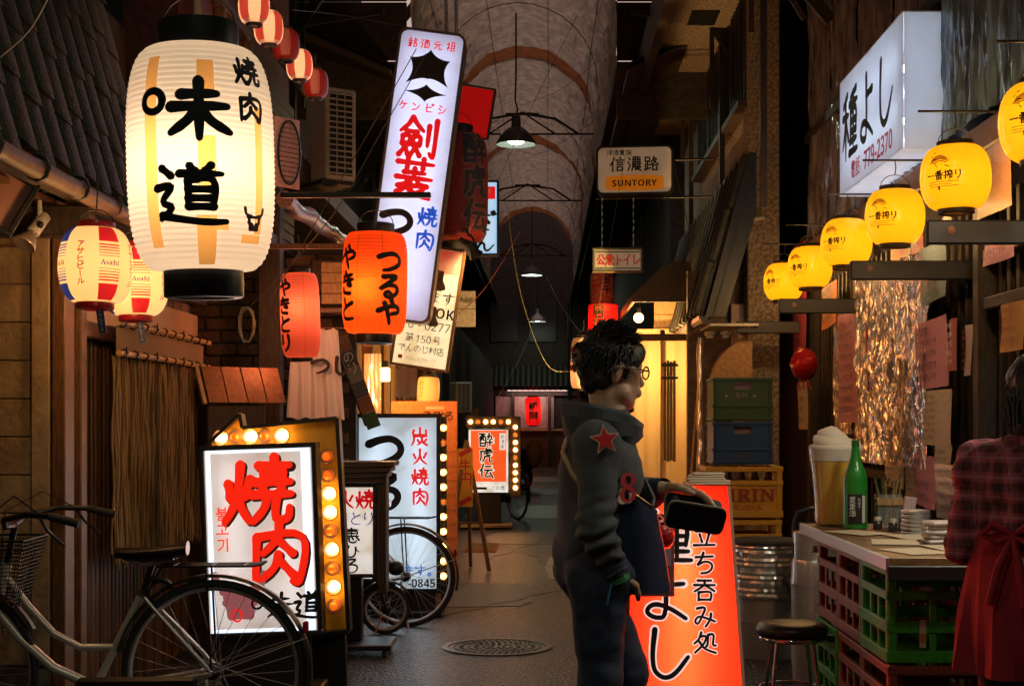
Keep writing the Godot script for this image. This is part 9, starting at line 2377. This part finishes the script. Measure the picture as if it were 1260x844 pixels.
# the woman at the right edge: back turned, red apron over a plaid shirt, bending to the counter
func make_waitress():
	var D := 4.15
	var base := Vector3((1240 - VX) / F * D, 0, -D)
	var t := thing("person", "person in red plaid shirt and red apron with back turned at the right edge", "person", base)
	var P := func(px: float, py: float, dz: float) -> Vector3: return at(px + 44, py, D) + Vector3(0, 0, dz) - base
	var f := Vector3(0.62, 0, -0.78).normalized(); var r := f.cross(Vector3.UP)
	var hipc: Vector3 = P.call(1232, 720, 0); var waist: Vector3 = P.call(1228, 655, 0); var chest: Vector3 = P.call(1226, 590, 0) + f * 0.02; var nb: Vector3 = P.call(1230, 545, 0) + f * 0.04
	var hd: Vector3 = P.call(1236, 487, 0) + f * 0.05
	var shl := chest - r * 0.155 + Vector3(0, 0.035, 0); var shr := chest + r * 0.155 + Vector3(0, 0.035, 0)
	var ell := shl + Vector3(-0.02, -0.22, 0.03) - r * 0.03; var wrl := ell + f * 0.20 + Vector3(0.0, 0.03, 0)
	var elr := shr + Vector3(0.08, -0.24, 0.0); var wrr := elr + f * 0.20 + Vector3(0, 0.06, 0)
	var hl := hipc - r * 0.085; var hr := hipc + r * 0.085
	var kl := Vector3(hl.x, 0.46, hl.z); var kr := Vector3(hr.x + 0.03, 0.46, hr.z)
	var al := Vector3(hl.x - 0.02, 0.08, hl.z); var ar := Vector3(hr.x + 0.02, 0.08, hr.z)
	var skin := mott(lin(0.40, 0.23, 0.15), lin(0.48, 0.29, 0.19), 9.0, 0.5)
	var body := MB.new()
	flesh(body, [[hipc, waist, 0.11, 0.10], [waist, chest, 0.10, 0.115], [chest, nb, 0.11, 0.055], [chest + r * 0.05, shr, 0.08, 0.055], [chest - r * 0.05, shl, 0.08, 0.055], [shl, ell, 0.045, 0.036], [ell, wrl, 0.036, 0.025], [shr, elr, 0.045, 0.036], [elr, wrr, 0.036, 0.025], [hl, kl, 0.085, 0.055], [kl, al, 0.055, 0.036], [hr, kr, 0.085, 0.055], [kr, ar, 0.055, 0.036], [nb, hd - Vector3(0, 0.05, 0), 0.055, 0.05]], 0.017, 0.03)
	var hf := (f + Vector3(0, -0.25, 0)).normalized(); var hu := (Vector3.UP + f * 0.25).normalized()
	head(body, hd, hf, hu, nb, 0.008)
	hand(body, wrl, f + Vector3(0, -0.2, 0), r, 0.3, 0.005); hand(body, wrr, f, -r, 0.3, 0.005)
	part(t, "body", body, skin)
	var fn := FastNoiseLite.new(); fn.seed = 22; fn.frequency = 6.0; fn.fractal_octaves = 3
	var hr2 := hf.cross(hu).normalized()
	var hair := MB.new()
	var hn := FastNoiseLite.new(); hn.seed = 4; hn.frequency = 22.0
	flesh(hair, [[hd - hf * 0.03 + hu * 0.03, hd + hf * 0.03 + hu * 0.045, 0.100, 0.088], [hd - hf * 0.05, hd - hf * 0.065 - hu * 0.09, 0.085, 0.055], [hd - hf * 0.03 + hr2 * 0.05, hd - hf * 0.03 + hr2 * 0.055 - hu * 0.09, 0.055, 0.04], [hd - hf * 0.03 - hr2 * 0.05, hd - hf * 0.03 - hr2 * 0.055 - hu * 0.09, 0.055, 0.04]], 0.010, 0.03, func(p): return hn.get_noise_3d(p.x * 2.0, p.y * 0.4, p.z * 2.0) * 0.006)
	for k in 160:
		var a := rng.randf() * TAU
		var o := hr2 * cos(a) * 0.10 - hf * (0.03 + absf(sin(a)) * 0.09) + hu * rng.randf_range(-0.02, 0.07)
		hair.tube([hd + o * 0.95, hd + o * 1.08 - hu * 0.05, hd + o * 0.95 - hu * rng.randf_range(0.10, 0.15)], [0.005, 0.004, 0.001], 4, false)
	part(t, "hair", hair, mott(lin(0.006, 0.006, 0.007), lin(0.016, 0.016, 0.017), 30.0, 0.45, 0.05))
	# plaid shirt: woven checks as a computed image
	var im := Image.create(128, 128, true, Image.FORMAT_RGB8)
	for y in 128:
		for x in 128:
			var a := 1.0 if (x % 64) < 30 else 0.0; var b := 1.0 if (y % 64) < 30 else 0.0
			var c := lin(0.48, 0.07, 0.11).lerp(lin(0.03, 0.012, 0.015), (a + b) * 0.45)
			if (x % 64) in [44, 45, 46, 50, 51] or (y % 64) in [44, 45, 46, 50, 51]: c = c.lerp(lin(0.65, 0.36, 0.40), 0.7)
			im.set_pixel(x, y, c)
	im.generate_mipmaps()
	var pl := mat(Color.WHITE, 0.9)
	pl.albedo_texture = ImageTexture.create_from_image(im); pl.uv1_triplanar = true; pl.uv1_scale = Vector3.ONE * 9.0
	var shirt := MB.new()
	flesh(shirt, [[waist - Vector3(0, 0.03, 0), chest, 0.122, 0.135], [chest, nb - Vector3(0, 0.02, 0), 0.125, 0.075], [chest + r * 0.06, shr, 0.10, 0.078], [chest - r * 0.06, shl, 0.10, 0.078], [shl, ell, 0.074, 0.060], [ell, wrl.lerp(ell, 0.25), 0.060, 0.045], [shr, elr, 0.074, 0.060], [elr, wrr.lerp(elr, 0.25), 0.060, 0.045]], 0.012, 0.035, func(p): return fn.get_noise_3d(p.x, p.y * 1.8, p.z) * 0.020, 0.02)
	part(t, "plaid_shirt", shirt, pl)
	# apron wraps the hips like a skirt
	var apm := mott(lin(0.34, 0.010, 0.024), lin(0.44, 0.016, 0.034), 12.0, 0.85, 0.05)
	var ap := MB.new()
	var rows := 16; var segs := 48
	var G2 := []
	for i in rows + 1:
		var u := i / float(rows)
		var c2 := waist.lerp(hipc + Vector3(0, -0.24, 0), u) + Vector3(0, -0.01, 0)
		var ring := []
		for k in segs + 1:
			var a := TAU * k / segs
			var rad := lerpf(0.140, 0.185, pow(u, 0.6)) + 0.05 * u * fn.get_noise_2d(cos(a) * 0.35 + 3.0, sin(a) * 0.35 + u * 0.06) + 0.012 * u * sin(a * 9.0 + 3.0 * fn.get_noise_2d(a * 0.1, 1.0))
			ring.append(c2 + (r * cos(a) * 1.12 + f * sin(a) * 0.95) * rad)
		G2.append(ring)
	for i in rows:
		for k in segs:
			var q = [G2[i][k], G2[i][k + 1], G2[i + 1][k + 1], G2[i + 1][k]]
			var nn: Vector3 = (q[1] - q[0]).cross(q[3] - q[0]).normalized()
			if nn.dot(q[0] - waist) < 0: nn = -nn
			ap.quad(q[0], q[1], q[2], q[3], nn)
	part(t, "apron", ap, apm)
	for s in [-1.0, 1.0]:
		part(t, "apron_bow", MB.new().tube([waist - f * 0.15, waist - f * 0.17 + r * s * 0.05 + Vector3(0, 0.03, 0), waist - f * 0.16 + r * s * 0.085, waist - f * 0.16 + r * s * 0.04 + Vector3(0, -0.02, 0), waist - f * 0.155], [0.008, 0.014, 0.012, 0.010, 0.006], 6), apm)
		part(t, "apron_ribbon", MB.new().tube([waist - f * 0.155, waist - f * 0.185 + r * s * 0.03 + Vector3(0, -0.09, 0), waist - f * 0.20 + r * s * 0.05 + Vector3(0, -0.19, 0)], [0.008, 0.013, 0.011], 6), apm)
	part(t, "apron_tie", MB.new().tube(ring_on(waist + Vector3(0, -0.005, 0), Vector3(0, 1, 0.001).normalized(), 0.142), 0.012, 8, false), apm)
	part(t, "pocket_paper", MB.new().box(P.call(1212, 686, 0.165), Vector3(0.10, 0.026, 0.006), 0.001, Basis(Vector3.UP, -0.25)), mat(lin(0.5, 0.42, 0.34), 0.8), "pale paper slip tucked in the apron")
	var dk := mat(lin(0.012, 0.014, 0.020), 0.8)
	var tr := MB.new()
	flesh(tr, [[hipc + r * 0.03, hr, 0.12, 0.11], [hipc - r * 0.03, hl, 0.12, 0.11], [hr, kr, 0.105, 0.075], [kr, ar, 0.075, 0.06], [hl, kl, 0.105, 0.075], [kl, al, 0.075, 0.06]], 0.016, 0.03)
	part(t, "trousers", tr, dk)
	var sh := MB.new()
	for a in [ar, al]: flesh(sh, [[a + Vector3(0, -0.04, 0) - f * 0.04, a + f * 0.12 - Vector3(0, 0.045, 0), 0.043, 0.033]], 0.013, 0.02)
	part(t, "shoes", sh, M.rubber)
